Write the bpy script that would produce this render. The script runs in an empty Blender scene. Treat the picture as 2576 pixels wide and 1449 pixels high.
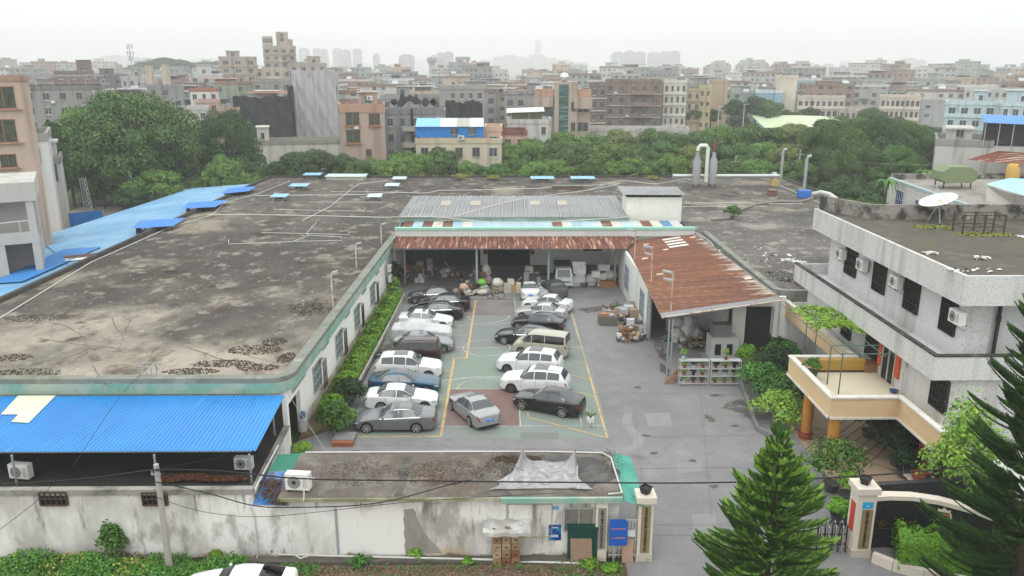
HAZE=.0005; CLOUD=16; ZEN=1.3; SUN=.6; EXPO=0.12
import bpy, math, random
import numpy as np
from mathutils import Vector, Matrix, Euler
R=math.radians; PI=math.pi
rng=random.Random(7)
S=bpy.context.scene; COL=S.collection
# ---------------------------------------------------------------- survey: camera of the photograph (2576 px wide frame)
FPX=28/36*2576; CX,CY,CAMH=1288.0,724.5,20.7
PIT=math.atan(550/FPX); YAW=math.atan(19/FPX*math.cos(PIT))
def ray(px,py):
    x=(px-CX)/FPX; y=-(py-CY)/FPX
    d=(x,math.cos(PIT)+y*math.sin(PIT),-math.sin(PIT)+y*math.cos(PIT))
    c,s=math.cos(YAW),math.sin(YAW)
    return (d[0]*c+d[1]*s,-d[0]*s+d[1]*c,d[2])
def G(px,py,z=0.0):
    d=ray(px,py); t=(z-CAMH)/d[2]; return (d[0]*t,d[1]*t,z)
def A(px,py,Y):
    d=ray(px,py); t=Y/d[1]; return (d[0]*t,Y,CAMH+d[2]*t)
def AX(px,py,X):
    d=ray(px,py); t=X/d[0]; return (X,d[1]*t,CAMH+d[2]*t)
def Z6(x,y): return ((900+x/2.4156)*.94706,(600+y/2.4156)*.94706)
def G6(x,y,z=0.0): return G(*Z6(x,y),z)
# ---------------------------------------------------------------- materials
MATS={}
def lin(h):
    if isinstance(h,str):
        v=[int(h[i:i+2],16)/255 for i in (0,2,4)]
        return tuple(c/12.92 if c<=.04045 else ((c+.055)/1.055)**2.4 for c in v)+(1,)
    if isinstance(h,(int,float)): return (h,h,h,1)
    return tuple(h)[:3]+(1,)
def M(name,base,layers=(),rough=.8,metal=0.,spec=.3,bump=None,obj=False,rnd=None,coat=0.,streak=None):
    """layers: (colour, scale, (sx,sy,sz), lo, hi, strength) noise masks over base; rnd: (colour2, amount) per island"""
    if name in MATS: return MATS[name]
    m=bpy.data.materials.new(name); m.use_nodes=True; nt=m.node_tree; N=nt.nodes; L=nt.links
    b=N['Principled BSDF']; b.inputs['Roughness'].default_value=rough; b.inputs['Metallic'].default_value=metal
    b.inputs['Specular IOR Level'].default_value=spec; b.inputs['Coat Weight'].default_value=coat
    if coat: b.inputs['Coat Roughness'].default_value=.06
    if obj: src=N.new('ShaderNodeTexCoord').outputs['Object']
    else: src=N.new('ShaderNodeNewGeometry').outputs['Position']
    rv=N.new('ShaderNodeRGB'); rv.outputs[0].default_value=lin(base); cur=rv.outputs[0]
    if rnd:
        g=N.new('ShaderNodeNewGeometry'); mx=N.new('ShaderNodeMix'); mx.data_type='RGBA'
        L.new(g.outputs['Random Per Island'],mx.inputs[0]); L.new(cur,mx.inputs[6]); mx.inputs[7].default_value=lin(rnd[0]); cur=mx.outputs[2]
        if len(rnd)>1:
            oi=N.new('ShaderNodeObjectInfo'); hs=N.new('ShaderNodeHueSaturation'); mr=N.new('ShaderNodeMapRange')
            mr.inputs[3].default_value=1-rnd[1]; mr.inputs[4].default_value=1+rnd[1]; L.new(oi.outputs['Random'],mr.inputs[0]); L.new(mr.outputs[0],hs.inputs['Value'])
            m2=N.new('ShaderNodeMapRange'); m2.inputs[3].default_value=.485; m2.inputs[4].default_value=.51; L.new(oi.outputs['Random'],m2.inputs[0]); L.new(m2.outputs[0],hs.inputs['Hue'])
            L.new(cur,hs.inputs['Color']); cur=hs.outputs[0]
    for i,(c,sc,st,lo,hi,am,*gd) in enumerate(layers):
        mp=N.new('ShaderNodeMapping'); mp.inputs['Scale'].default_value=st; mp.inputs['Location'].default_value=(i*17.3,i*5.1,i*9.7); L.new(src,mp.inputs[0])
        n=N.new('ShaderNodeTexNoise'); n.inputs['Scale'].default_value=sc; n.inputs['Detail'].default_value=5; n.inputs['Roughness'].default_value=.62; L.new(mp.outputs[0],n.inputs['Vector'])
        r=N.new('ShaderNodeMapRange'); r.inputs[1].default_value=lo; r.inputs[2].default_value=hi; r.inputs[3].default_value=0; r.inputs[4].default_value=am; L.new(n.outputs[0],r.inputs[0])
        if gd:
            sx=N.new('ShaderNodeSeparateXYZ'); L.new(src,sx.inputs[0]); gr=N.new('ShaderNodeMapRange'); gr.inputs[1].default_value=gd[0][1]; gr.inputs[2].default_value=gd[0][2]; gr.inputs[3].default_value=gd[0][3]; gr.inputs[4].default_value=gd[0][4]; L.new(sx.outputs[gd[0][0]],gr.inputs[0]); ad=N.new('ShaderNodeMath'); L.new(n.outputs[0],ad.inputs[0]); L.new(gr.outputs[0],ad.inputs[1]); L.new(ad.outputs[0],r.inputs[0])
        mx=N.new('ShaderNodeMix'); mx.data_type='RGBA'; L.new(r.outputs[0],mx.inputs[0]); L.new(cur,mx.inputs[6]); mx.inputs[7].default_value=lin(c); cur=mx.outputs[2]
    L.new(cur,b.inputs['Base Color'])
    if streak:
        mp=N.new('ShaderNodeMapping'); mp.inputs['Scale'].default_value=(1,1,.08); L.new(src,mp.inputs[0]); n=N.new('ShaderNodeTexNoise'); n.inputs['Scale'].default_value=streak[1]; n.inputs['Detail'].default_value=4; L.new(mp.outputs[0],n.inputs['Vector']); r=N.new('ShaderNodeMapRange'); r.inputs[1].default_value=.52; r.inputs[2].default_value=.68; r.inputs[4].default_value=streak[2]; L.new(n.outputs[0],r.inputs[0]); mx=N.new('ShaderNodeMix'); mx.data_type='RGBA'; L.new(r.outputs[0],mx.inputs[0]); L.new(cur,mx.inputs[6]); mx.inputs[7].default_value=lin(streak[0]); L.new(mx.outputs[2],b.inputs['Base Color'])
    if bump:
        n=N.new('ShaderNodeTexNoise'); n.inputs['Scale'].default_value=bump[0]; n.inputs['Detail'].default_value=4; L.new(src,n.inputs['Vector'])
        bp=N.new('ShaderNodeBump'); bp.inputs['Strength'].default_value=bump[1]; bp.inputs['Distance'].default_value=bump[2] if len(bump)>2 else .05; L.new(n.outputs[0],bp.inputs['Height']); L.new(bp.outputs[0],b.inputs['Normal'])
    MATS[name]=m; return m
def Mfacade(name,wall,glass,uw=3.2,vh=3.1,mort=.24,band=None):
    """far facades: window grid belongs to the wall surface (UV in metres)"""
    if name in MATS: return MATS[name]
    m=bpy.data.materials.new(name); m.use_nodes=True; nt=m.node_tree; N=nt.nodes; L=nt.links
    b=N['Principled BSDF']; b.inputs['Roughness'].default_value=.85; b.inputs['Specular IOR Level'].default_value=.2
    uv=N.new('ShaderNodeUVMap'); mp=N.new('ShaderNodeMapping'); mp.inputs['Scale'].default_value=(1/uw,1/vh,1); L.new(uv.outputs[0],mp.inputs[0])
    br=N.new('ShaderNodeTexBrick'); br.offset=0; br.squash=1; br.inputs['Scale'].default_value=1; br.inputs['Brick Width'].default_value=1; br.inputs['Row Height'].default_value=1
    br.inputs['Mortar Size'].default_value=mort; br.inputs['Mortar Smooth'].default_value=0; br.inputs['Bias'].default_value=0
    g=lin(glass); br.inputs['Color1'].default_value=g; br.inputs['Color2'].default_value=tuple(min(1,c*2.2) for c in g[:3])+(1,); L.new(mp.outputs[0],br.inputs['Vector'])
    src=N.new('ShaderNodeNewGeometry').outputs['Position']; n=N.new('ShaderNodeTexNoise'); n.inputs['Scale'].default_value=.12; n.inputs['Detail'].default_value=6; L.new(src,n.inputs['Vector'])
    mx=N.new('ShaderNodeMix'); mx.data_type='RGBA'; w=lin(wall); mx.inputs[6].default_value=tuple(c*.75 for c in w[:3])+(1,); mx.inputs[7].default_value=tuple(min(1,c*1.2) for c in w[:3])+(1,)
    L.new(n.outputs[0],mx.inputs[0]); L.new(mx.outputs[2],br.inputs['Mortar'])
    wn=N.new('ShaderNodeTexWhiteNoise'); wn.noise_dimensions='3D'; fl=N.new('ShaderNodeVectorMath'); fl.operation='FLOOR'; L.new(mp.outputs[0],fl.inputs[0]); L.new(fl.outputs[0],wn.inputs['Vector']); gt=N.new('ShaderNodeMath'); gt.operation='GREATER_THAN'; gt.inputs[1].default_value=.82; L.new(wn.outputs['Value'],gt.inputs[0])
    m2=N.new('ShaderNodeMix'); m2.data_type='RGBA'; L.new(gt.outputs[0],m2.inputs[0]); L.new(br.outputs[0],m2.inputs[6]); L.new(mx.outputs[2],m2.inputs[7])
    ms=N.new('ShaderNodeMapping'); ms.inputs['Scale'].default_value=(.5,.5,.05); L.new(src,ms.inputs[0]); n2=N.new('ShaderNodeTexNoise'); n2.inputs['Scale'].default_value=1; n2.inputs['Detail'].default_value=4; L.new(ms.outputs[0],n2.inputs['Vector']); r2=N.new('ShaderNodeMapRange'); r2.inputs[1].default_value=.5; r2.inputs[2].default_value=.7; r2.inputs[4].default_value=.55; L.new(n2.outputs[0],r2.inputs[0])
    m3=N.new('ShaderNodeMix'); m3.data_type='RGBA'; L.new(r2.outputs[0],m3.inputs[0]); L.new(m2.outputs[2],m3.inputs[6]); m3.inputs[7].default_value=tuple(c*.55 for c in w[:3])+(1,); L.new(m3.outputs[2],b.inputs['Base Color'])
    MATS[name]=m; return m
# ---------------------------------------------------------------- mesh builder
class MB:
    def __init__(s,o=None):
        s.v=[];s.f=[];s.m=[];s.o=Vector(o.location) if o is not None else Vector((0,0,0)); s.par=o; s.cm=0; s.uv=None
    def mat(s,i): s.cm=i; return s
    def add(s,vs,fs):
        n=len(s.v); s.v+= [tuple(v) for v in vs]; s.f+=[tuple(n+i for i in f) for f in fs]; s.m+=[s.cm]*len(fs); return s
    def box(s,x0,y0,z0,x1,y1,z1):
        if x0>x1:x0,x1=x1,x0
        if y0>y1:y0,y1=y1,y0
        if z0>z1:z0,z1=z1,z0
        return s.add([(x0,y0,z0),(x1,y0,z0),(x1,y1,z0),(x0,y1,z0),(x0,y0,z1),(x1,y0,z1),(x1,y1,z1),(x0,y1,z1)],
            [(3,2,1,0),(4,5,6,7),(0,1,5,4),(1,2,6,5),(2,3,7,6),(3,0,4,7)])
    def obox(s,c,ax,ay,az):
        c=Vector(c);ax=Vector(ax);ay=Vector(ay);az=Vector(az)
        P=[c+i*ax+j*ay+k*az for k in(-1,1) for j in(-1,1) for i in(-1,1)]
        return s.add(P,[(0,2,3,1),(4,5,7,6),(0,1,5,4),(1,3,7,5),(3,2,6,7),(2,0,4,6)])
    def quad(s,*p): return s.add(p,[tuple(range(len(p)))])
    def prism(s,poly,z0,z1):
        n=len(poly); a=sum(poly[i][0]*poly[(i+1)%n][1]-poly[(i+1)%n][0]*poly[i][1] for i in range(n))
        if a<0: poly=poly[::-1]
        vs=[(p[0],p[1],z0) for p in poly]+[(p[0],p[1],z1) for p in poly]
        return s.add(vs,[tuple(range(n))[::-1],tuple(range(n,2*n))]+[(i,(i+1)%n,n+(i+1)%n,n+i) for i in range(n)])
    def xprism(s,poly,a,b,ax='x'):
        """poly in the other two axes extruded from a to b"""
        n=len(poly); mk=(lambda t,p:(t,p[0],p[1])) if ax=='x' else (lambda t,p:(p[0],t,p[1]))
        vs=[mk(a,p) for p in poly]+[mk(b,p) for p in poly]
        return s.add(vs,[tuple(range(n)),tuple(range(n,2*n))[::-1]]+[(i,n+i,n+(i+1)%n,(i+1)%n) for i in range(n)])
    def tube(s,pts,r,n=6,cap=True):
        pts=[Vector(p) for p in pts]; K=len(pts); rr=r if isinstance(r,(list,tuple)) else [r]*K; vs=[];fs=[]
        up=Vector((.13,.31,.94)); 
        for i,p in enumerate(pts):
            d=(pts[min(i+1,K-1)]-pts[max(i-1,0)]).normalized(); u=d.cross(up)
            if u.length<.05:u=d.cross(Vector((1,0,0)))
            u.normalize(); w=d.cross(u)
            for k in range(n): a=2*PI*k/n; vs.append(p+rr[i]*(math.cos(a)*u+math.sin(a)*w))
        for i in range(K-1):
            for k in range(n): fs.append((i*n+k,i*n+(k+1)%n,(i+1)*n+(k+1)%n,(i+1)*n+k))
        if cap: fs+=[tuple(range(n))[::-1],tuple((K-1)*n+k for k in range(n))]
        return s.add(vs,fs)
    def cyl(s,x,y,z0,z1,r0,r1=None,n=14): return s.tube([(x,y,z0),(x,y,z1)],[r0,r1 if r1 is not None else r0],n)
    def lathe(s,x,y,prof,n=16):
        vs=[(x+r*math.cos(2*PI*k/n),y+r*math.sin(2*PI*k/n),z) for r,z in prof for k in range(n)]; K=len(prof)
        return s.add(vs,[(i*n+k,i*n+(k+1)%n,(i+1)*n+(k+1)%n,(i+1)*n+k) for i in range(K-1) for k in range(n)]+[tuple(range(n))[::-1],tuple((K-1)*n+k for k in range(n))])
    def sphere(s,c,r,n=10,sc=(1,1,1)):
        pr=[];
        vs=[];fs=[]
        for i in range(n+1):
            t=PI*i/n
            for k in range(2*n): a=PI*k/n; vs.append((c[0]+r*sc[0]*math.sin(t)*math.cos(a),c[1]+r*sc[1]*math.sin(t)*math.sin(a),c[2]+r*sc[2]*math.cos(t)))
        for i in range(n):
            for k in range(2*n): fs.append((i*2*n+k,(i+1)*2*n+k,(i+1)*2*n+(k+1)%(2*n),i*2*n+(k+1)%(2*n)))
        return s.add(vs,fs)
    def grid(s,fn,nu,nv):
        vs=[fn(i/nu,j/nv) for j in range(nv+1) for i in range(nu+1)]
        return s.add(vs,[(j*(nu+1)+i,j*(nu+1)+i+1,(j+1)*(nu+1)+i+1,(j+1)*(nu+1)+i) for j in range(nv) for i in range(nu)])
    def corr(s,a,b,c,d,pitch=.25,h=.035,wave=False,nv=1,sag=0.):
        """corrugated sheet: ribs run from edge a-b to edge d-c"""
        a,b,c,d=map(Vector,(a,b,c,d)); n=max(3,int((b-a).length/pitch)); nrm=(b-a).cross(d-a).normalized()
        if nrm.z<0:nrm=-nrm
        prof=[(0,0),(.25,1),(.5,1),(.62,0)] if not wave else [(0,0),(.17,.5),(.33,1),(.5,1),(.67,.5),(.83,0)]
        us=[((i+p)/n,q*h) for i in range(n) for p,q in prof]+[(1,0)]; vs=[]
        for j in range(nv+1):
            v=j/nv
            for u,q in us: vs.append(a.lerp(b,u).lerp(d.lerp(c,u),v)+nrm*(q-sag*math.sin(PI*v)))
        K=len(us)
        return s.add(vs,[(j*K+i,j*K+i+1,(j+1)*K+i+1,(j+1)*K+i) for j in range(nv) for i in range(K-1)])
    def build(s,name,mat,parent='par',smooth=False,angle=.6):
        par=s.par if parent=='par' else parent
        me=bpy.data.meshes.new(name); o=s.o
        me.from_pydata([(v[0]-o.x,v[1]-o.y,v[2]-o.z) for v in s.v],[],s.f)
        for m in (mat if isinstance(mat,(list,tuple)) else [mat]): me.materials.append(m)
        if any(s.m): me.polygons.foreach_set('material_index',s.m)
        if smooth:
            me.polygons.foreach_set('use_smooth',[True]*len(s.f)); me.set_sharp_from_angle(angle=angle)
        if s.uv:
            ul=me.uv_layers.new(name='UVMap'); ul.data.foreach_set('uv',s.uv)
        me.update()
        ob=bpy.data.objects.new(name,me); COL.objects.link(ob); ob.parent=par
        if par is None: ob.location=o
        return ob
LABELS=set()
def tag(o,label,cat,group=None,kind=None):
    o['label']=label; o['category']=cat
    if group:o['group']=group
    if kind:o['kind']=kind
    return o
def thing(name,label,cat,loc=(0,0,0),rz=0,group=None):
    o=bpy.data.objects.new(name,None); COL.objects.link(o); o.location=loc; o.rotation_euler=(0,0,rz); o.empty_display_size=.3
    return tag(o,label,cat,group)
def struct(o,kind='structure'): o['kind']=kind; return o
def copy_tree(o,parent=None):
    c=o.copy(); COL.objects.link(c); c.parent=parent
    for ch in list(o.children): copy_tree(ch,c)
    return c
ORD=['first','second','third','fourth','fifth','sixth','seventh','eighth','ninth','tenth','eleventh','twelfth','thirteenth','fourteenth','fifteenth','sixteenth','seventeenth','eighteenth','nineteenth','twentieth']
def nm(n): return ORD[n] if n<20 else str(n+1)+'th'
def curve(p0,p1,sag,n=14):
    return [(p0[0]+(p1[0]-p0[0])*t,p0[1]+(p1[1]-p0[1])*t,p0[2]+(p1[2]-p0[2])*t-sag*4*t*(1-t)) for t in [i/n for i in range(n+1)]]
def interp(keys,t):
    if t<=keys[0][0]: return keys[0][1]
    for i in range(len(keys)-1):
        a,b=keys[i],keys[i+1]
        if t<=b[0]:
            h=b[0]-a[0]; d=(b[1]-a[1])/h
            def sl(k):
                if k<=0 or k>=len(keys)-1: return d if True else 0
                d0=(keys[k][1]-keys[k-1][1])/(keys[k][0]-keys[k-1][0]); d1=(keys[k+1][1]-keys[k][1])/(keys[k+1][0]-keys[k][0])
                return 0 if d0*d1<=0 else 2*d0*d1/(d0+d1)
            m0,m1=sl(i),sl(i+1); s=(t-a[0])/h
            return (2*s**3-3*s*s+1)*a[1]+(s**3-2*s*s+s)*h*m0+(-2*s**3+3*s*s)*b[1]+(s**3-s*s)*h*m1
    return keys[-1][1]
# leaf meshes ------------------------------------------------------
def leafmesh(name,cen,nrm,size,mat,aspect=1.6,seed=1):
    """cen,nrm: arrays (n,3); one folded leaf quad each"""
    g=np.random.default_rng(seed); n=len(cen); nrm=nrm/np.linalg.norm(nrm,axis=1,keepdims=True)
    r=g.normal(size=(n,3)); u=np.cross(nrm,r); u/=np.linalg.norm(u,axis=1,keepdims=True)+1e-9; w=np.cross(nrm,u)
    s=(size*g.uniform(.6,1.3,n))[:,None] if np.isscalar(size) else (size*g.uniform(.7,1.2,n))[:,None]
    a=u*s*aspect*.5; b=w*s*.5
    V=np.stack([cen-a,cen-b*.9+nrm*s*.12,cen+a-nrm*s*.15,cen+b*.9+nrm*s*.12],1).reshape(-1,3)
    me=bpy.data.meshes.new(name); me.vertices.add(4*n); me.vertices.foreach_set('co',V.ravel().astype(np.float32))
    me.loops.add(4*n); me.loops.foreach_set('vertex_index',np.arange(4*n)); me.polygons.add(n); me.polygons.foreach_set('loop_start',np.arange(n)*4)
    me.materials.append(mat); me.update(calc_edges=True); me.validate(); return me
def crownpts(seed,nl,per,sq=.8,lr=(.28,.42),inner=.25,flat=.35):
    """unit crown centred at 0: lobes over an ellipsoid, leaves over each lobe's upper shell"""
    g=np.random.default_rng(seed); C=[];N=[]
    for i in range(nl):
        t=i/nl; ph=2.39996*i+g.uniform(-.4,.4); zc=1-1.35*t+g.uniform(-.2,.16); zc=max(-.5,min(.95,zc)); rr=math.sqrt(max(.05,1-zc*zc))*.72*g.uniform(.62,1.2)
        c=np.array([rr*math.cos(ph),rr*math.sin(ph),zc*sq*.72]); lrad=g.uniform(*lr); pr=per; per=int(pr*g.uniform(.7,1.3))
        d=g.normal(size=(per,3)); d/=np.linalg.norm(d,axis=1,keepdims=True); d[:,2]=np.where(d[:,2]<-flat,-d[:,2],d[:,2])
        k=g.uniform(.82,1.06,(per,1)); k=np.where(g.random((per,1))<inner,g.uniform(.3,.8,(per,1)),k); k=np.where(g.random((per,1))<.07,g.uniform(1.05,1.4,(per,1)),k)
        p=c+d*k*lrad*np.array([1,1,.8]); C.append(p); N.append(d*1.0+g.normal(size=(per,3))*.33+np.array([0,0,.3])); per=pr
    return np.concatenate(C),np.concatenate(N)
def bush(name,label,cat,loc,rx,ry,h,mat,n=900,leaf=.16,seed=3,group=None,par=None,stem=True,nl=None):
    n=int(n*2.3); leaf*=.66
    if par is None: t=thing(name,label,cat,loc,0,group)
    else: t=par
    C,N=crownpts(seed,nl or 12,max(20,n//12),lr=(.35,.55))
    z0=0. if par is None else loc[2]-par.location.z
    C=C*np.array([rx,ry,h*.62])+np.array([0 if par is None else loc[0]-par.location.x,0 if par is None else loc[1]-par.location.y,z0+h*.5]); C[:,2]=np.maximum(C[:,2],z0+.02)
    o=bpy.data.objects.new('foliage',leafmesh('foliage',C,N,leaf,mat,seed=seed)); COL.objects.link(o); o.parent=t
    if stem and par is None:
        b=MB(); rr=random.Random(seed)
        for k in range(4): a=rr.uniform(0,6.28); b.tube([(0,0,0),(.3*rx*math.cos(a),.3*ry*math.sin(a),h*.4),(.5*rx*math.cos(a),.5*ry*math.sin(a),h*.75)],[.035,.025,.01],5)
        b.build('stem',M('bark_thin','4a3c2c'),t)
    return t
# ================================================================= materials used widely
concrete=M('yard_concrete',.205,[(.15,.12,(1,1,1),.42,.66,.8),(.27,.5,(1,1,1),.5,.72,.5),(.15,1.4,(1,1,1),.56,.7,.5),(.1,.3,(1,1,1),.62,.74,.6),(.36,3.5,(1,.4,1),.64,.74,.4)],rough=.85,bump=(6,.15,.02))
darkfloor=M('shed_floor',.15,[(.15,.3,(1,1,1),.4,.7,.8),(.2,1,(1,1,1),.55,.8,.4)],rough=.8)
courtgreen=M('court_green','78877c',[(.2,.16,(1,1,1),.36,.6,.75),('6c8a78',.9,(1,1,1),.5,.75,.5),(.35,3,(1,1,1),.6,.8,.4)],rough=.8)
courtfade=M('court_faded','6f7a74',[(.19,.16,(1,1,1),.3,.62,.9),('7b9484',.9,(1,1,1),.55,.8,.4),(.37,2,(1,1,1),.6,.8,.4)],rough=.8)
courtred=M('court_red','735953',[(.2,.3,(1,1,1),.4,.72,.6),('7d5b54',1.5,(1,1,1),.55,.8,.5)],rough=.8)
courtredf=M('court_red_faded','6a5f5d',[(.2,.3,(1,1,1),.35,.65,.8)],rough=.8)
yline=M('yellow_paint','c2a26a',[(.22,1.8,(1,1,1),.48,.62,.75)],rough=.7)
wline=M('white_paint','c2c5c0',[(.22,1.2,(1,1,1),.42,.62,.85)],rough=.7)
whitewall=M('white_wall','ecebe7',[('b5b1a8',.5,(1,1,.18),.58,.8,.45),('6a665e',2.2,(1,1,.12),.66,.85,.6)],rough=.85,bump=(5,.1,.02))
oldwall=M('stained_white_wall','dcdbd7',[('a19d96',.3,(1,1,.6),.45,.62,.8),('8b8880',.8,(1,1,.5),.54,.64,.7),('6b6962',1.3,(1,1,.16),.58,.66,.8),('b7a284',.4,(1,1,1),.56,.66,.7,(2,0,1.2,.12,-.15)),('45443f',2.2,(1,1,.1),.62,.69,.8,(2,1.8,3.2,-.08,.04)),('6d5f4c',.9,(1,1,1.5),.5,.62,.85,(2,0,.55,.2,-.3))],rough=.9,bump=(4,.15,.03))
roofmat=M('weathered_roof','5e5a54',[('383531',.09,(1,1,1),.42,.6,.75,(1,42,58,-.06,.04)),('8d8474',.09,(1,1,1),.56,.66,.8),('9c9485',.1,(1,1,1),.44,.64,.95,(1,42,66,.13,-.26)),('43372d',.2,(1,1,1),.56,.66,.75),('8f897d',.55,(1.2,.8,1),.55,.64,.7),('35322e',.9,(1.2,.8,1),.55,.68,.55),('201e1b',.33,(1,1,1),.62,.68,.8),('aaa498',2.0,(1.2,.8,1),.62,.7,.6),('2f2c29',2.4,(1.2,.8,1),.6,.7,.4),('c3bcae',6,(1,1,1),.67,.73,.45)],rough=.95,bump=(2,.3,.05))
roofpale=M('weathered_roof_tan','9c9280',[('5a5248',.12,(1,1,1),.48,.64,.85),('3a342d',.3,(1,1,1),.56,.68,.8),('c4b9a4',.4,(1,1,1),.55,.75,.6),('4a4138',1.3,(1,1.3,1),.6,.72,.7)],rough=.95,bump=(2,.3,.05))
greentrim=M('green_trim','78a493',[('a5ada2',.6,(1,1,1),.44,.6,.8),('5d655a',1.4,(1,1,.4),.6,.76,.8),('c8cabd',2.5,(1,1,1),.64,.8,.6)],rough=.85)
mossconc=M('mossy_concrete','7d8078',[('5a6449',.7,(1,1,1),.5,.7,.7),('a9aca2',1.1,(1,1,1),.55,.75,.6),('3d3f3a',2,(1,1,1),.62,.8,.6)],rough=.95)
bluesheet=M('blue_sheet','1a79be',[('2a8fcf',.15,(1,1,1),.4,.7,.7),('1566a5',.8,(3,.2,1),.56,.7,.45),('6fa9cf',.9,(4,.15,1),.62,.72,.35)],rough=.42,spec=.45)
paleblue=M('pale_blue_sheet','6598bd',[('84aecb',.2,(1,1,1),.42,.6,.8),('8b9aa0',.5,(1,1,1),.56,.7,.6),('6f6a62',.35,(3,.3,1),.6,.72,.6),('5f8fb5',.9,(3,.3,1),.55,.65,.6)],rough=.55)
rust=M('rusty_sheet','6d4b3c',[('8a5e44',.5,(.25,3.5,1),.5,.62,.8),('96583d',.8,(.2,5,1),.56,.66,.7),('b59c88',1.2,(.12,7,1),.6,.68,.6,(1,58,70,.03,-.06)),('4b3029',.6,(.4,3,1),.55,.7,.55),('b5aca0',.6,(.25,2.6,1),.5,.62,.95,(0,16.5,20.5,-.32,.22))],rough=.85)
rustv=M('rusty_canopy_sheet','5e382c',[('8a5a45',.9,(4,.3,1),.5,.6,.8),('b79c86',1.3,(4,.2,1),.54,.62,.85),('3c241e',1.1,(4,.3,1),.55,.65,.7)],rough=.85)
greymetal=M('grey_metal','8b8d8e',[('6f7274',.3,(1,1,1),.45,.7,.6),('a5a7a6',.9,(2,.3,1),.58,.75,.5)],rough=.55,metal=.25)
galv=M('galvanised','a9adaf',[('7f8386',2,(1,1,1),.5,.75,.5)],rough=.45,metal=.5)
pvc=M('white_pvc','c3c3be',[('a8a79f',1,(1,1,1),.55,.8,.5)],rough=.5)
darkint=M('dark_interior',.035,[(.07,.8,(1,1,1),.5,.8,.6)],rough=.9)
glassd=M('dark_glass','2b3235',rough=.12,spec=.6)
bars=M('dark_bars','2c2a29',rough=.6)
alu=M('aluminium_frame','b8bcbd',rough=.4,metal=.3)
steel=M('painted_steel','8f989c',[('6f6a63',3,(1,1,.3),.6,.8,.6)],rough=.6)
rustpole=M('rusty_pole','c3b8ac',[('9a5f42',1.5,(1,1,.6),.5,.65,.9)],rough=.7)
black=M('black_plastic','1b1b1c',rough=.5)
creamwall=M('cream_tile','d3cbbd',[('b8ab98',.4,(1,1,.3),.55,.8,.5)],rough=.7)
acw=M('ac_white','d6d6d1',[('a9a69c',1.2,(1,1,1),.55,.8,.5)],rough=.55)
wood=M('old_wood','8d6b4c',[('5b4330',3,(1,1,.3),.5,.7,.7)],rough=.85)
leafA=M('leaf_hedge','7ba62c',rnd=('45721c',.1),rough=.6); leafB=M('leaf_shrub','4b802c',rnd=('2c531c',.12),rough=.6)
leafC=M('leaf_light','8ab03e',rnd=('5f9030',.1),rough=.6); leafD=M('leaf_dark','26431f',rnd=('1a3116',.12),rough=.6)
brownleaf=M('dry_leaf','5b4632',rnd=('2f261e',.1),rough=.9)
# ================================================================= ground
def sheet(name,pts,z,m,kind='structure',label=None,cat=None):
    o=MB().quad(*[(p[0],p[1],z) for p in pts]).build(name,m,None); o['kind']=kind; return o
gm=M('far_ground','39462c',[('2f3d24',.03,(1,1,1),.4,.65,.8),('6f6c60',.006,(1,1,1),.52,.6,.9,(1,200,330,-.4,.1)),('2b3820',.2,(1,1,1),.5,.75,.6)],rough=.95)
sheet('ground',[(-4000,-60),(4000,-60),(4000,6500),(-4000,6500)],-.05,gm)
yard=MB()
yard.quad((-12.3,30.9,0),(40,30.9,0),(40,56.4,0),(19.9,56.4,0),(19.9,78,0),(-11,78,0)); yard.quad((5.2,8,-.002),(40,8,-.002),(40,30.9,-.002),(5.2,30.9,-.002))
struct(yard.build('yard_pavement',concrete,None))
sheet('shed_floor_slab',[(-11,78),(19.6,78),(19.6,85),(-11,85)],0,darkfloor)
sheet('back_lot',[(-66,60),(-36.4,60),(-36.4,124),(-66,124)],-.02,M('lot_ground','8c857a',[('5d5a4a',.2,(1,1,1),.45,.7,.8)],rough=.95))
soil=M('verge_soil','6d5b48',[('4b3f31',.5,(1,1,1),.45,.7,.8),('8e8270',1.5,(1,1,1),.55,.75,.6),('4a5a2c',.35,(1,1,1),.5,.68,.7)],rough=.95,bump=(5,.6,.08))
vg=MB(); vg.grid(lambda u,v:(-45+50.2*u,8+22.1*v,.02+.09*math.sin(u*97+v*31)*math.sin(v*57+u*13)*min(1,(1-v)*9)),120,40); struct(vg.build('verge',soil,None,True))
kb=MB().box(-12.0,30.15,0,3.95,30.55,.16); struct(kb.build('wall_apron',M('wet_concrete','5e5a52',[('2e2c29',.8,(1,3,1),.5,.7,.7)],rough=.9),None))
oil=MB(); r_=random.Random(3)
for k in range(26): cx,cy=((r_.uniform(-8,-3.5) if k%2 else r_.uniform(.5,5)),r_.uniform(44,71)) if k<18 else (r_.uniform(7,14),r_.uniform(34,58)); oil.quad(*[(cx+.22*r_.uniform(.5,1.4)*math.cos(a)*(1+.3*math.sin(3*a+k)),cy+.16*math.sin(a)*(1+.3*math.sin(2*a+k)),.0172+.0002*k) for a in [i*PI/8 for i in range(16)]])
struct(oil.build('oil_spots',M('oil_stain','4a4a46',[('6c6d68',2,(1,1,1),.45,.65,.8)],rough=.6),None))
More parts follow.
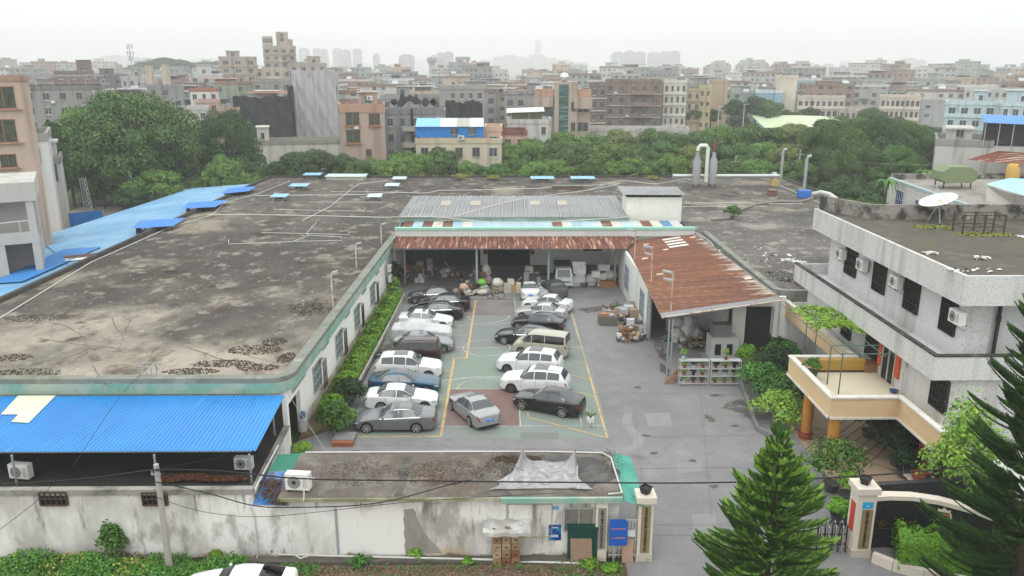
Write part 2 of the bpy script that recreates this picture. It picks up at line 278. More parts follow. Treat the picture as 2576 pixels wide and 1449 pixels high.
# yard: cracks, wet stains, patches
def blob(cx,cy,rx,ry,seed,n=40,z=.006):
    r=random.Random(seed); ph=[r.uniform(0,6.28) for _ in range(5)]
    return [(cx+(rx)*(1+.18*math.sin(2*a+ph[0])+.12*math.sin(3*a+ph[1])+.09*math.sin(5*a+ph[2])+.05*math.sin(9*a+ph[3]))*math.cos(a),cy+ry*(1+.18*math.sin(2*a+ph[1])+.12*math.sin(4*a+ph[2])+.07*math.sin(7*a+ph[4]))*math.sin(a),z) for a in [2*PI*i/n for i in range(n)]]
wet=M('wet_concrete_stain','56544f',[('403e3b',1.5,(1,1,1),.4,.7,.7),(.22,1.6,(1,1,1),.5,.62,.9)],rough=.5)
st=MB()
for i,(px,py,rx,ry) in enumerate([(1875,1022,1.5,.9),(1905,1045,.9,.6),(1660,880,.35,2.2),(1672,930,.3,1.1),(1800,995,.35,.2),(1785,1052,.3,.5),(1640,850,.9,.8),(1485,780,.9,.9),(1510,775,.7,.6),(1700,955,.5,.35),(910,1135,.7,.12)]):
    c=G(px,py); st.quad(*blob(c[0],c[1],rx,ry,i,z=.006+i*.0006))
struct(st.build('yard_stains',wet,None))
pt=MB(); pale=M('pale_concrete_patch',.235,[(.2,.8,(1,1,1),.45,.7,.8)],rough=.9); i=0
for q in [[(1620,1040),(1685,1038),(1692,1072),(1632,1073)],[(1700,1165),(1760,1160),(1772,1185),(1705,1190)],[(1740,1295),(1800,1290),(1800,1330),(1745,1335)]]:
    pt.quad(*[G(*p,.005+.0005*i) for p in q]); i+=1
path=[(1580,1040),(1575,1065),(1590,1085),(1610,1105),(1600,1125),(1560,1135),(1500,1137)]
for a,b in zip(path,path[1:]):
    i+=1; A0,B0=Vector(G(*a)),Vector(G(*b)); d=(B0-A0); nn=Vector((-d.y,d.x,0)).normalized()*.28; z=Vector((0,0,.007+.0004*i)); e=d.normalized()*.15
    pt.quad(A0-nn-e+z,B0-nn+e+z,B0+nn+e+z,A0+nn-e+z)
struct(pt.build('yard_patches',pale,None))
jm=M('joint_dark','6f6d68',rough=.9); jt=MB()
for a,b in [((1560,1320),(2140,1322)),((1560,1345),(2110,1350)),((1560,1180),(1900,1175)),((1590,1000),(1640,1400)),((1760,960),(1790,1300)),((730,1115),(1580,1135)),((1440,745),(1560,748)),((1000,742),(1440,745)),((1640,1100),(1900,1095)),((1500,990),(1850,992))]:
    A0,B0=Vector(G(*a)),Vector(G(*b)); d=B0-A0; nn=Vector((-d.y,d.x,0)).normalized()*.011; pts=[]
    n=24
    for k in range(n):
        p=A0+d*(k/n)+nn*rng.uniform(-1.2,1.2); q=A0+d*((k+1)/n); z=Vector((0,0,.0125+.0002*len(jt.f)%.004)); jt.quad(p-nn+z,q-nn+z,q+nn+z,p+nn+z)
struct(jt.build('pavement_joints',jm,None))
# ================================================================= court
X0,X1,CXc=-9.0,6.05,-1.42
sheet('court',[(-9.35,42.35),(6.05,42.35),(6.3,58.2),(-9.4,58.2)],.004,courtgreen); sheet('court_far_half',[(-9.4,58.2),(6.3,58.2),(6.0,72.3),(-9.4,72.3)],.0042,courtfade)
sheet('court_key',[(-3.72,44.02),(.9,44.02),(.9,49.8),(-3.72,49.8)],.008,courtred); sheet('court_far_key',[(-3.7,66.2),(.9,66.2),(.9,71.95),(-3.7,71.95)],.008,courtredf)
sheet('court_tarmac_patch',[G6(1165,1325)[:2],G6(1410,1325)[:2],G6(1410,1368)[:2],G6(1165,1368)[:2]],.007,M('tar_patch','6f766f',[(.16,.8,(1,1,1),.45,.7,.7)]))
def strip(mb,pts,w,z):
    for k in range(len(pts)-1):
        a=Vector((pts[k][0],pts[k][1],z)); b=Vector((pts[k+1][0],pts[k+1][1],z)); d=(b-a).normalized(); n=Vector((-d.y,d.x,0))*w/2
        mb.quad(a-n,b-n,b+n,a+n)
wl=MB(); w=.06
strip(wl,[(-8.9,44),(6.0,44)],w,.012); strip(wl,[(-8.9,71.95),(5.9,71.95)],w,.012); strip(wl,[(-8.95,58.02),(6.0,58.02)],w,.0121)
strip(wl,[(5.15,44),(5.15,46.5)],w,.0125); strip(wl,[(5.85,60),(5.8,72)],w,.0125)
for x in (-3.72,.9): strip(wl,[(x,44.03),(x,49.8)],w,.0127); strip(wl,[(x,66.2),(x,71.9)],w,.0127)
strip(wl,[(-3.72,49.8),(.9,49.8)],w,.0131); strip(wl,[(-3.7,66.2),(.9,66.2)],w,.0131); strip(wl,[(4.62,44.03),(4.62,45.6)],w,.0128)
def arc(cx,cy,r,a0,a1,z,n=40): strip(wl,[(cx+r*math.cos(R(a0+(a1-a0)*k/n)),cy+r*math.sin(R(a0+(a1-a0)*k/n))) for k in range(n+1)],w,z)
arc(CXc,58,1.82,0,360,.0135); arc(CXc,49.8,1.8,0,180,.0138); arc(CXc,66.2,1.8,180,360,.0138)
arc(CXc,45.5,6.5,15,165,.0141); arc(CXc,70.4,6.5,195,345,.0141); arc(CXc,45.5,6.3,60,120,.0144)
struct(wl.build('court_lines',wline,None))
yl=MB(); P=lambda *q:[G6(*p)[:2] for p in q]
strip(yl,P((655,1350),(740,850)),.16,.0152); strip(yl,P((820,848),(878,480)),.15,.0152); strip(yl,P((680,850),(826,849)),.12,.0156)
strip(yl,P((70,1353),(655,1352)),.1,.0156); strip(yl,P((1722,1362),(1588,885)),.13,.0152); strip(yl,P((1588,885),(1500,560)),.07,.0152)
strip(yl,P((1212,1198),(1216,1230),(1718,1360)),.1,.0156); strip(yl,P((840,482),(1130,484)),.05,.0156)
for y,a,b in [(1117,640,680),(1015,610,705),(930,640,722),(775,745,820),(705,730,835),(640,735,850),(585,790,862),(1350,640,650)]: strip(yl,P((a-40,y),(b,y)),.08,.016)
for a,b in [((1590,1195),(1672,1216)),((1440,1048),(1640,1095)),((1430,945),(1602,985)),((1420,852),(1582,886)),((1400,745),(1555,775))]: strip(yl,P(a,b),.08,.016)
struct(yl.build('parking_lines',yline,None))
# ================================================================= generic window / unit builders (world coordinates, parent at rot 0)
def window(par,o,u,n,w,h,nx=2,nz=3,fr=bars,gl=glassd,t=.05,name='window',sill=None,label=None):
    """o: lower corner on the wall, u: unit along wall, n: outward normal; frame, bars, pane as sub-part"""
    o=Vector(o);u=Vector(u);n=Vector(n);z=Vector((0,0,1)); b=MB(par)
    def bar(c0,c1,th,d0,d1): 
        c=(c0+c1)/2; e=(c1-c0)/2; ax=e if e.length>1e-6 else u
        perp=ax.cross(n).normalized(); b.obox(c+n*(d0+d1)/2,ax,perp*th/2,n*(d1-d0)/2)
    f=max(.03,min(.06,w*.05))
    bar(o,o+z*h,f,.0,t+.02); bar(o+u*w,o+u*w+z*h,f,.0,t+.02); bar(o+u*f/2,o+u*(w-f/2),f,.0,t+.018); bar(o+z*h+u*f/2,o+z*h+u*(w-f/2),f,.0,t+.018)
    for i in range(1,nx): bar(o+u*w*i/nx+z*f/2,o+u*w*i/nx+z*(h-f/2),f*.6,.012,t+.01)
    for j in range(1,nz): bar(o+z*h*j/nz+u*f/2,o+z*h*j/nz+u*(w-f/2),f*.6,.014,t+.012)
    ob=b.build(name,fr,par)
    p=MB(par); p.obox(o+u*w/2+z*h/2+n*.012,u*(w/2-.01),z*(h/2-.01),n*.008); p.build('pane',gl,ob)
    if sill:
        q=MB(par); q.obox(o+u*w/2+n*.09-z*.06,u*(w/2+.1),z*.05,n*.09); q.build('sill',sill,ob)
    if label: ob['label']=label
    return ob
def ac_unit(loc,rz,label,group='air conditioner units',bracket=True,s=1.0,two=False):
    t=thing('air_conditioner',label,'air conditioner',loc,rz,group)
    b=MB(); b.box(-.42*s,-.15*s,0,.42*s,.16*s,.6*s); b.build('casing',acw,t)
    f=MB(); f.tube([(-.1*s,-.152*s,.3*s),(-.1*s,-.172*s,.3*s)],.23*s,20); f.build('fan_grille',M('grille_grey','7e8182',rough=.5),t)
    h=MB(); h.tube([(-.1*s,-.173*s,.3*s),(-.1*s,-.182*s,.3*s)],.07*s,10); h.build('fan_hub',black,t)
    p=MB(); p.box(.2*s,-.158*s,.1*s,.36*s,-.151*s,.5*s); p.build('service_panel',M('panel_grey','b3b3ad',rough=.5),t)
    if bracket:
        for x in (-.3,.3):
            k=MB(); k.box((x-.02)*s,-.2*s,-.04,(x+.02)*s,.3*s,0); k.tube([(x*s,-.18*s,-.03),(x*s,.3*s,-.35)],.012,5); k.build('bracket',bars,t)
    else:
        for x in (-.3,.3): MB().box((x-.04)*s,-.17*s,-.07,(x+.04)*s,.18*s,0).build('foot',black,t)
    return t
# ================================================================= factory (U-shaped, one building)
def xw(y): return -12.05+.0232*(y-40.6)
FT=thing('factory_building','large U-shaped flat-roofed factory with weathered dark roof wrapping the car-filled yard','factory',(0,60,0))
zr=4.5
rf=MB(FT)
rf.prism([(-36.3,40.6),(xw(41.2)-.7,40.6),(xw(42)-.1,41.4),(xw(78),78),(xw(78),93),(-36.3,93)],zr-.25,zr)
rf.prism([(-36.3,93.002),(43,93.002),(42.6,124),(-36.3,124)],zr-.25,zr-.003)
rf.build('roof',roofmat)
rf=MB(FT); rf.prism([(20.1,56.9),(23,56.9),(44.5,56.9),(43,93),(19.3,93),(19.4,80)],zr-.25,zr+.002); rf.build('roof',M('weathered_roof_grey','5f5c58',[('3a3835',.12,(1,1,1),.46,.64,.7),('8b867e',.1,(1,1,1),.56,.66,.8),('8f8b83',.6,(1,1,1),.56,.64,.7),('383633',1.0,(1,1,1),.55,.68,.55),('b5b0a8',1.8,(1.1,.9,1),.61,.68,.7),('2a2927',3,(1,1,1),.6,.68,.6)],rough=.95,bump=(2,.3,.05)))
pp=MB(FT); 0 and pp.quad((-36.2,41.3,zr+.004),(xw(41.3)-.6,41.3,zr+.004),(xw(50)-.3,50,zr+.004),(xw(54),54,zr+.004),(-16,50.5,zr+.004),(-21,47.5,zr+.004),(-27,48.5,zr+.004),(-33,56,zr+.004),(-36.2,62,zr+.004)); 
# eave band: front edge, rounded corner, yard edge
edge=[(-36.6,40.1)]+[(-16+0*k,40.1) for k in range(1)]
edge=[(-36.6,39.95),(-12.7,39.95)]+[(-12.7+1.2*math.sin(a),41.15-1.2*math.cos(a)) for a in [PI/2*k/8 for k in range(1,9)]]+[(xw(60)+.42,60),(xw(78)+.4,79.6)]
def band(mb,e,w,z0,z1):
    n=len(e)
    def off(i,d):
        a=Vector(e[max(i-1,0)]);b=Vector(e[min(i+1,n-1)]); t=(b-a).normalized(); return Vector(e[i])+Vector((-t.y,t.x))*d
    I=[off(i,w) for i in range(n)]
    vs=[(p[0],p[1],z0) for p in e]+[(p[0],p[1],z1) for p in e]+[(p.x,p.y,z1) for p in I]+[(p.x,p.y,z0) for p in I]
    mb.add(vs,[(k*n+i,k*n+i+1,((k+1)%4)*n+i+1,((k+1)%4)*n+i) for k in range(4) for i in range(n-1)]+[(0,n,2*n,3*n),(n-1,2*n-1,3*n-1,4*n-1)])
eb=MB(FT); band(eb,edge,.32,3.86,4.46); eb.build('eave_band',greentrim)
eb=MB(FT); band(eb,edge,.6,4.462,4.74); eb.build('eave_kerb',mossconc)
e2=[(20.05,79.5),(20.05,57.9)]+[(21.25-1.2*math.cos(a),57.9-1.2*math.sin(a)) for a in [PI/2*k/7 for k in range(1,8)]]+[(30,56.7)]
eb=MB(FT); band(eb,e2,.55,4.0,4.86); eb.build('eave_kerb',mossconc)
eb=MB(FT); eb.box(-36.55,41,zr,-36.2,124,zr+.35); eb.box(-36.2,123.7,zr,42.6,124,zr+.3); eb.tube([(42.7,124,zr+.12),(44.4,57,zr+.12)],.16,4); eb.build('parapet',M('dark_parapet','43413d',[('6c6a62',.8,(1,1,1),.5,.75,.6)],rough=.95))
# walls
wb=MB(FT); wb.prism([(-36.2,40.6),(xw(40.6),40.6),(xw(40.6),40.85),(-36.2,40.85)],0,3.9); wb.build('front_wall',whitewall)
ys=[40.85,45.2,50,85]
wb=MB(FT); dz=2.75; d0,d1=40.95,43.3
for a,b,z0,z1 in [(40.68,d0,0,4.3),(d0,d1,dz,4.3),(d1,82,0,4.3)]:
    wb.prism([(xw(a),a),(xw(b),b),(xw(b)-.25,b),(xw(a)-.25,a)],z0,z1)
wb.build('yard_wall',whitewall)
wb=MB(FT); wb.box(-12.3,40.36,0,-11.93,40.68,3.85); wb.build('corner_pier',whitewall)
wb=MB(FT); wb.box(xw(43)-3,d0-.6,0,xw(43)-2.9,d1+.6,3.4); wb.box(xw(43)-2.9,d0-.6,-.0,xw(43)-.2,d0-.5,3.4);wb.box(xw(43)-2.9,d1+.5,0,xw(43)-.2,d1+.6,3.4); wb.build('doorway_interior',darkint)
wb=MB(FT); wb.box(-36.2,40.85,0,-35.9,123.9,4.25); wb.box(-35.9,123.5,0,42.5,123.8,4.25); wb.box(42.5,57,0,42.8,123.5,4.25); wb.box(20.6,57.3,0,42.5,57.55,4.25); wb.build('outer_wall',oldwall)
dd=MB(FT); dd.prism([(xw(70)+.004,40.9),(xw(70)+.004,41)],0,.01) if False else None
stainw=M('wall_base_stain','b5a98f',[('e4e3df',1.2,(1,1,1),.4,.6,.8)],rough=.9)
# yard wall windows, read off the photo on the wall plane
def wallwin(px0,px1,pyt,pyb,nx,nz,fr,gl,t=.05,lab=None):
    x=-11.78
    y0=AX(px0,(pyt+pyb)/2+12,x)[1]; y1=AX(px1,(pyt+pyb)/2-12,x)[1]; zt=AX((px0+px1)/2,pyt+ (0),x)[2]; zb=AX((px0+px1)/2,pyb,x)[2]
    zt=AX((px0+px1)/2,(pyt),x)[2]; return y0,y1,zb,zt
uW=Vector((.0232,1,0)).normalized(); nW=Vector((1,-.0232,0)).normalized()
for y,w,z0,h in [(46.2,1.9,1.15,1.75),(52.3,2.0,1.15,1.75),(58.6,2.0,1.15,1.75),(65.2,2.0,1.15,1.75)]:
    window(FT,(xw(y),y,z0),uW,nW,w,h,3,3,alu,M('sky_glass','7d878c',rough=.15,spec=.6))
    b=MB(FT)
    for k in range(9): yy=y+.95+k*.12; b.tube([(xw(yy)+.1,yy,z0-.05),(xw(yy)+.42,yy,z0-.05),(xw(yy)+.42,yy,z0+h),(xw(yy)+.1,yy,z0+h)],.014,4)
    for zz in (z0,z0+h/2,z0+h-.05): b.tube([(xw(y)+.42,y+.9,zz),(xw(y)+.42,y+2.0,zz)],.016,4)
    b.build('window_cage',M('rusty_bars','4a3b34',rough=.8))
for y,w,h in [(41.8,1.6,.75),(43.6,.9,.75),(48.9,1.5,.6),(55.6,1.5,.6),(62,1.5,.6),(68.2,1.4,.6)]: window(FT,(xw(y),y,3.12),uW,nW,w,h,3,1,alu,M('vent_glass','8b9192',rough=.3))
sb=MB(FT); sb.prism([(xw(44)+.004,44),(xw(78)+.004,78),(xw(78)-.01,78),(xw(44)-.01,44)],0,.75); sb.build('stained_base',stainw)
# shed (open front) inside the U
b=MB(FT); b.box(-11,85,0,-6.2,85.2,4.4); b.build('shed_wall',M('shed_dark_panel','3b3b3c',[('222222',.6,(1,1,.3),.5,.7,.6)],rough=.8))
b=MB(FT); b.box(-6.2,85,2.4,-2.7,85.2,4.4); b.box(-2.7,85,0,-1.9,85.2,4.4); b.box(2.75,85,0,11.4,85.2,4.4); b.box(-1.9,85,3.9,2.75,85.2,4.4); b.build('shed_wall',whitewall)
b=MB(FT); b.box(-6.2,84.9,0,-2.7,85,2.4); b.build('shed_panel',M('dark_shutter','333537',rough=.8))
b=MB(FT)
for k in range(8): b.box(-1.9,85.02+.03*(k%2),3.0+k*.112,2.75,85.08+.03*(k%2),3.0+(k+1)*.112)
b.build('roller_door',greymetal)
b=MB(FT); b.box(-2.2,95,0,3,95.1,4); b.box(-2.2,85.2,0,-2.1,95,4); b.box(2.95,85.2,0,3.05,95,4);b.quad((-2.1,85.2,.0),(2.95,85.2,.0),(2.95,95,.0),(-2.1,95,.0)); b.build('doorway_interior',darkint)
for q in ((-11.25,78.2,-11,85),(19.4,78,19.6,84.9),(11.4,84,11.6,85.2),(11.6,85,19.4,85.2)): b=MB(FT); b.box(q[0],q[1],0,q[2],q[3],4.4); b.build('shed_side_wall',whitewall)
for x in (-2.35,2.8): MB(FT).box(x,84.93,1.2,x+.42,84.995,3.9).build('door_couplet',M('red_paper','8e2b25',[('3a1512',3,(1,1,1),.6,.75,.8)],rough=.8))
window(FT,(8.6,85,1.6),(1,0,0),(0,-1,0),2.0,1.7,4,3,bars,glassd)
for x,y in ((-9.9,76.7),(-2.69,74),(4.2,74.6),(10.9,76.5)):
    b=MB(FT); b.box(x-.1,y-.1,0,x+.1,y+.1,4.3); b.build('post',steel)
b=MB(FT); b.box(-10.9,78,4.62,18.95,78.35,5.28); b.build('fascia_beam',M('fascia_white','c9cbc8',[('a4a7a2',.3,(1,1,1),.5,.75,.5)],rough=.8))
b=MB(FT); b.box(-10.95,77.9,5.282,19.0,78.45,5.52); b.build('fascia_cap',M('fascia_green','8cc4b0',[('b6c9bd',.5,(1,1,1),.5,.7,.6)],rough=.8))
# striped roof panels behind the fascia
cols=['6b453d','9fb9c6','66423a','c9c6bb','6b4840','97b3c2','c9c6bb','9fb9c6','a6bdc9','a9c0cb','a3bac6','9fb9c6','a6bdc9','a3bac6','a9c0cb','77503f','c4c5bf','97b3c2','a9c0cb','bcc4c6','77503f','c9c6bb','aec6cd','c2c4c1','77503f','c9c6bb','5b87a8','bcc0c2']
x=-10.6
for i,c in enumerate(cols):
    w=29.0/len(cols); b=MB(FT); b.corr((x,78.5,4.98),(x+w-.01,78.5,4.98),(x+w-.01,83.3,5.2),(x,83.3,5.2),.24,.03); b.build('roof_panel',M('panel_'+c,c,[('9a9a92',.8,(1,1,1),.55,.75,.5)],rough=.6)); x+=w
b=MB(FT); b.box(-11.3,83.2,5.1,13.2,83.5,5.6); b.build('gutter_board',M('gutter_green','8aa394',[('b7bdb2',.5,(1,1,1),.5,.7,.7),('5d6a5c',1,(1,1,1),.6,.8,.6)],rough=.8))
b=MB(FT); b.corr((-11.3,83.0,5.62),(13.1,83.0,5.62),(13.0,92.8,6.4),(-10.7,92.8,6.4),.42,.06); b.build('metal_roof',greymetal)
for i in range(19):
    x=-10.2+i*1.24; b=MB(FT); b.tube([(x,83.0,5.7),(x+.05,92.7,6.48)],.035,4); b.build('roof_seam',M('seam_pale','b5b7b5',rough=.5))
for x in (-6.6,-3.3,3.4,6.5): b=MB(FT); b.obox((x,89.2,6.16),(.55,0,0),(0,.9,.085),(0,0,.03)); b.build('roof_light',M('roof_light_tan','a9a291',rough=.6))
b=MB(FT); b.box(-11,92.6,4.5,13.2,92.8,6.35); b.build('roof_gable',mossconc)
# rusty awning over the shed front
aw=thing('rusty_awning','long rusty corrugated awning over the open shed at the back of the yard','awning',(0,75,4.5))
MB(aw).corr((-10.6,73.4,4.42),(11.5,73.2,4.38),(13.4,77.88,4.62),(-10.7,77.88,4.64),.3,.05,True).build('sheet',rustv)
MB(aw).box(-10.5,73.6,4.28,11.3,73.68,4.36).build('purlin',steel)
# stair loft box on the roof
lf=thing('roof_loft','white windowless box loft with grey tin roof standing on the factory roof','rooftop shed',(16,86,4.5))
MB(lf).corr((13.0,84.2,4.9),(18.9,84.2,4.9),(18.9,84.2,7.55),(13.0,84.2,7.55),.3,.02).box(13.0,84.3,4.9,18.9,87.4,7.55).build('wall',M('loft_white','e3e3da',[('c9c9bd',.5,(1,1,.3),.5,.8,.5)],rough=.7))
MB(lf).corr((12.5,83.7,7.9),(19.2,83.7,7.85),(19.2,88.2,8.1),(12.5,88.2,8.15),.3,.05,True).build('roof',greymetal)
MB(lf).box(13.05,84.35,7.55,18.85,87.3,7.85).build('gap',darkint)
# ================================================================= annex with rusty roof
an=thing('rusty_roof_annex','lean-to workshop with sloping rust-brown roof on the right side of the yard','workshop',(15,65,0))
rp=[(10.75,52.0,4.3),(19.95,54.6,4.75),(19.15,79.2,4.8),(11.9,77.4,4.1)]
MB(an).corr(rp[3],rp[0],rp[1],rp[2],.26,.045,True).build('roof',rust)
b=MB(an); P4=[Vector(p) for p in rp]
def onroof(u,v,dz=0): return P4[0].lerp(P4[1],u).lerp(P4[3].lerp(P4[2],u),v)+Vector((0,0,dz))
MB(an).corr(onroof(.985,1,.03),onroof(.985,0,.03),onroof(.999,0,.04),onroof(.999,1,.04),.26,.045).corr(onroof(0,.035,.05),onroof(0,.0,.05),onroof(.985,.0,.05),onroof(.985,.035,.05),.3,.03).build('roof_edge',greymetal)
for v in (.80,.845,.89,.935):
    b=MB(an); b.quad(onroof(.5,v-.012,.07),onroof(.75,v-.012,.07),onroof(.75,v+.012,.07),onroof(.5,v+.012,.07)); b.build('skylight_strip',M('skylight_pale','d8d6cd',rough=.4))
for u,v in ((.86,.9),(.4,.77),(.9,.25),(.15,.44),(.1,.68),(.22,.9)):
    b=MB(an); b.quad(onroof(u,v-.008,.075),onroof(u+.07,v-.008,.075),onroof(u+.07,v+.012,.075),onroof(u,v+.012,.075)); b.build('roof_patch',M('patch_tan','b99f83',[('d8d2c4',2,(1,1,1),.45,.6,.8)],rough=.8))
b=MB(an); b.tube([rp[0],rp[1]],.07,5); b.tube([P4[0]+Vector((.1,.2,-.1)),P4[3]+Vector((.1,-.2,-.1))],.06,5); b.build('eave_pipe',rustpole)
wy0,wy1=60.2,77.3
b=MB(an); b.box(11.35,wy0,0,11.6,wy1,4.1); b.build('side_wall',M('annex_wall','d3d4cf',[('9a988f',.4,(1,1,.3),.5,.75,.6)],rough=.85))
for y0,w in ((62.2,1.9),(70.5,2.2)): window(an,(11.35,y0+w,.9),(0,-1,0),(-1,0,0),w,2.2,3,3,steel,M('sky_glass','7d878c',rough=.15,spec=.6))
for x,y in ((11.3,51.5),(11.35,60.0)):
    b=MB(an); b.cyl(x-.12,y,0,4.3,.05); b.cyl(x+.12,y,0,4.3,.05)
    for k in range(9): b.tube([(x-.12,y,.3+k*.45),(x+.12,y,.5+k*.45)],.015,4)
    b.build('post',steel)
b=MB(an); b.box(16.9,60.3,0,20.4,60.5,4.5); b.box(13.2,62.0,0,16.9,62.2,4.4); b.box(16.75,57.5,0,16.95,62,4.4); b.build('inner_wall',M('annex_inner','c9c9c4',[('77756f',.4,(1,1,.3),.5,.75,.6)],rough=.85))
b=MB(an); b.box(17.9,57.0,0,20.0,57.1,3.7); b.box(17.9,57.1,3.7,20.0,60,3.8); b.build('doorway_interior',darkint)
b=MB(an); b.box(16.95,56.4,0,17.9,56.65,4.5); b.box(20.0,56.4,0,20.8,56.65,4.5); b.box(17.9,56.4,3.75,20.0,56.65,4.5);b.box(20.55,56.65,0,20.8,60,4.4); b.build('door_wall',whitewall)
b=MB(an); b.box(20.8,56.5,0,24.6,56.8,4.0); b.cyl(20.9,57.4,0,4.0,1.0,n=20); b.build('white_corner_wall',whitewall)
b=MB(an); b.cyl(20.35,56.3,0,4.2,.06); b.cyl(23.2,56.4,0,4.2,.05); b.build('drain_pipe',pvc)
# ================================================================= front left building: flat black roof, blue canopy
fb=thing('front_shed','low white-walled lean-to with a flat black roof under the blue canopy','outbuilding',(-20,33,0))
MB(fb).box(-40,30.75,0,-10.9,31.0,3.1).add([(-11.1,31,0),(-10.9,31,0),(-11.9,40.3,0),(-12.1,40.3,0),(-11.1,31,2.78),(-10.9,31,2.78),(-11.9,40.3,1.73),(-12.1,40.3,1.73)],[(0,3,7,4),(1,2,6,5),(2,3,7,6),(4,5,6,7)]).build('front_wall',oldwall)
MB(fb).xprism([(31.0,2.5),(40.5,1.5),(40.5,1.7),(31.0,2.75)],-40,-12.15).add([(-12.15,31,2.5),(-11.1,31,2.5),(-12.1,40.4,1.5),(-12.15,40.4,1.5),(-12.15,31,2.75),(-11.1,31,2.75),(-12.1,40.4,1.7),(-12.15,40.4,1.7)],[(4,5,6,7),(1,2,6,5),(0,1,5,4)]).build('roof',M('black_roof','2e2d2c',[('191918',.4,(1,1,1),.4,.7,.7),('55524c',1.2,(1,1,1),.6,.8,.5)],rough=.95))
MB(fb).box(-40,30.7,3.1,-10.85,31.02,3.36).add([(-11.15,31.02,2.79),(-10.85,31.02,2.79),(-11.85,40.3,1.74),(-12.15,40.3,1.74),(-11.15,31.02,2.95),(-10.85,31.02,2.95),(-11.85,40.3,1.86),(-12.15,40.3,1.86)],[(0,3,7,4),(1,2,6,5),(2,3,7,6),(4,5,6,7)]).build('parapet',M('mould_parapet','8f8d86',[('3f3e3a',.7,(1,1,1),.45,.65,.8),('6b7458',1.1,(1,1,1),.6,.75,.5)],rough=.95))
for px,w,h in ((105,1.15,.62),(362,1.05,.6)):
    o=A(px,1268,30.75); window(fb,(o[0],30.75,o[2]-.02),(1,0,0),(0,-1,0),w,h,5,2,M('rusty_bars','4a3b34',rough=.8),M('window_black','16181a',rough=.5),.1)
can=thing('blue_canopy','bright blue corrugated metal canopy over the flat black roof in front','canopy',(-20,36,3.5))
ca,cb,cc,cd=(-30,32.75,4.12),(-11.25,32.75,4.12),(-11.75,39.5,3.95),(-30,39.5,3.95)
MB(can).corr(ca,cb,cc,cd,.2,.035).build('sheet',bluesheet)
for i,(p,q,r_,s) in enumerate([((2,1043),(75,1043),(112,993),(45,993)),((28,1063),(72,1066),(140,993),(95,993))]):
    b=MB(can); z=4.165+.004*i; b.quad(*[(lambda g:(g[0],g[1],4.12-(g[1]-32.75)*.0252+.05+.006*i))(G(*k,4.05)) for k in (p,q,r_,s)]); b.build('skylight_panel',M('skylight_cream','cfd6b8',[('b5bda0',1,(3,.3,1),.5,.7,.6)],rough=.5))
b=MB(can); b.box(-30,32.9,4.0,-11.5,32.97,4.08); b.box(-30,36,3.95,-11.7,36.07,4.02); b.build('purlin',steel)
for x in (-22.1,-15.75,-11.5): b=MB(can); b.cyl(x,32.6,2.5,4.05,.05); b.build('post',galv)
b=MB(can); b.cyl(-12.3,39,1.7,3.9,.05); b.cyl(-18,39,1.7,3.9,.05); b.cyl(-25,39,1.7,3.9,.05); b.build('rear_post',galv)
ac_unit(G(55,1200,2.63),R(-8),'white air conditioner under the blue canopy at far left edge',bracket=False,s=1.15)
ac_unit(G(615,1178,2.5),R(-4),'white air conditioner half hidden under the canopy corner',bracket=False)
# leaf litter on that roof
def litter(name,label,px,n,z,size,mat,sc=1.0):
    g=np.random.default_rng(len(label)); C=[]
    for (a,b_,rx,ry,m) in px:
        c=G(a,b_,z); k=int(n*m); t=g.uniform(0,6.28,k); q=np.sqrt(g.uniform(0,1,k))
        C.append(np.stack([c[0]+rx*q*np.cos(t),c[1]+ry*q*np.sin(t),z+g.uniform(.008,.035,k)],1))
    C=np.concatenate(C); N=g.normal(size=C.shape)*.28+np.array([0,0,1]); o=bpy.data.objects.new(name,leafmesh(name,C,N,size,mat,seed=5)); COL.objects.link(o); o['label']=label; o['kind']='stuff'; return o
rl=M('red_brown_leaf','7a4a2c',rnd=('3d2a1f',.1),rough=.9)
litter('leaf_litter','red-brown leaf litter on the black roof',[(470,1200,1.2,.3,1),(560,1204,1.3,.3,1),(430,1207,.6,.2,.6)],700,2.66,.09,rl)
# ================================================================= guardhouse strip
gh=thing('guardhouse','long low white gatehouse with gravelly flat roof along the front wall','gatehouse',(-2,32,0))
MB(gh).box(-9.3,30.62,0,4.9,30.85,2.95).box(4.7,30.85,0,4.9,34.3,2.95).box(-9.3,30.85,0,-9.1,34.3,2.95).box(-9.1,34.1,0,4.7,34.3,2.95).build('wall',oldwall)
groof=M('gravel_roof','5f5a54',[('5c4a40',.5,(1,1,1),.48,.68,.7),('7f7a71',.9,(1,1,1),.5,.66,.7),('9b9388',6,(1,1,1),.6,.7,.6),('3a3835',.35,(1,1,1),.6,.72,.8)],rough=.95,bump=(14,.5,.03))
MB(gh).box(-9.7,30.35,2.95,5.05,34.5,3.12).build('roof',groof)
b=MB(gh); b.box(-9.55,30.28,2.98,-.2,30.345,3.13); b.build('eave_edge',M('mossy_edge','7c7f5c',[('b5b6a8',.8,(1,1,1),.45,.65,.8)],rough=.95))
b=MB(gh); b.box(-.2,30.2,2.9,5.0,30.345,3.14); b.build('eave_edge',greentrim)
b=MB(gh); b.tube([(-9.5,34.5,3.16),(-3,34.52,3.16),(2,34.45,3.17),(4.6,34.3,3.17),(4.95,33.8,3.17),(5.0,30.6,3.17),(4.4,30.5,3.17)],.04,6); b.build('roof_pipe',pvc)
for x,w in ((-4.6,.42),(.05,.38)): b=MB(gh); b.add([(x-w/2+.1*math.sin(k*1.9),30.45+k*.4,3.124) for k in range(10)]+[(x+w/2+.12*math.sin(k*2.7+1),30.45+k*.4,3.124) for k in range(10)],[(k,10+k,11+k,k+1) for k in range(9)]).build('tar_strip',M('tar_black','454442',[('5f5c58',1.5,(1,1,1),.45,.6,.8)],rough=.7))
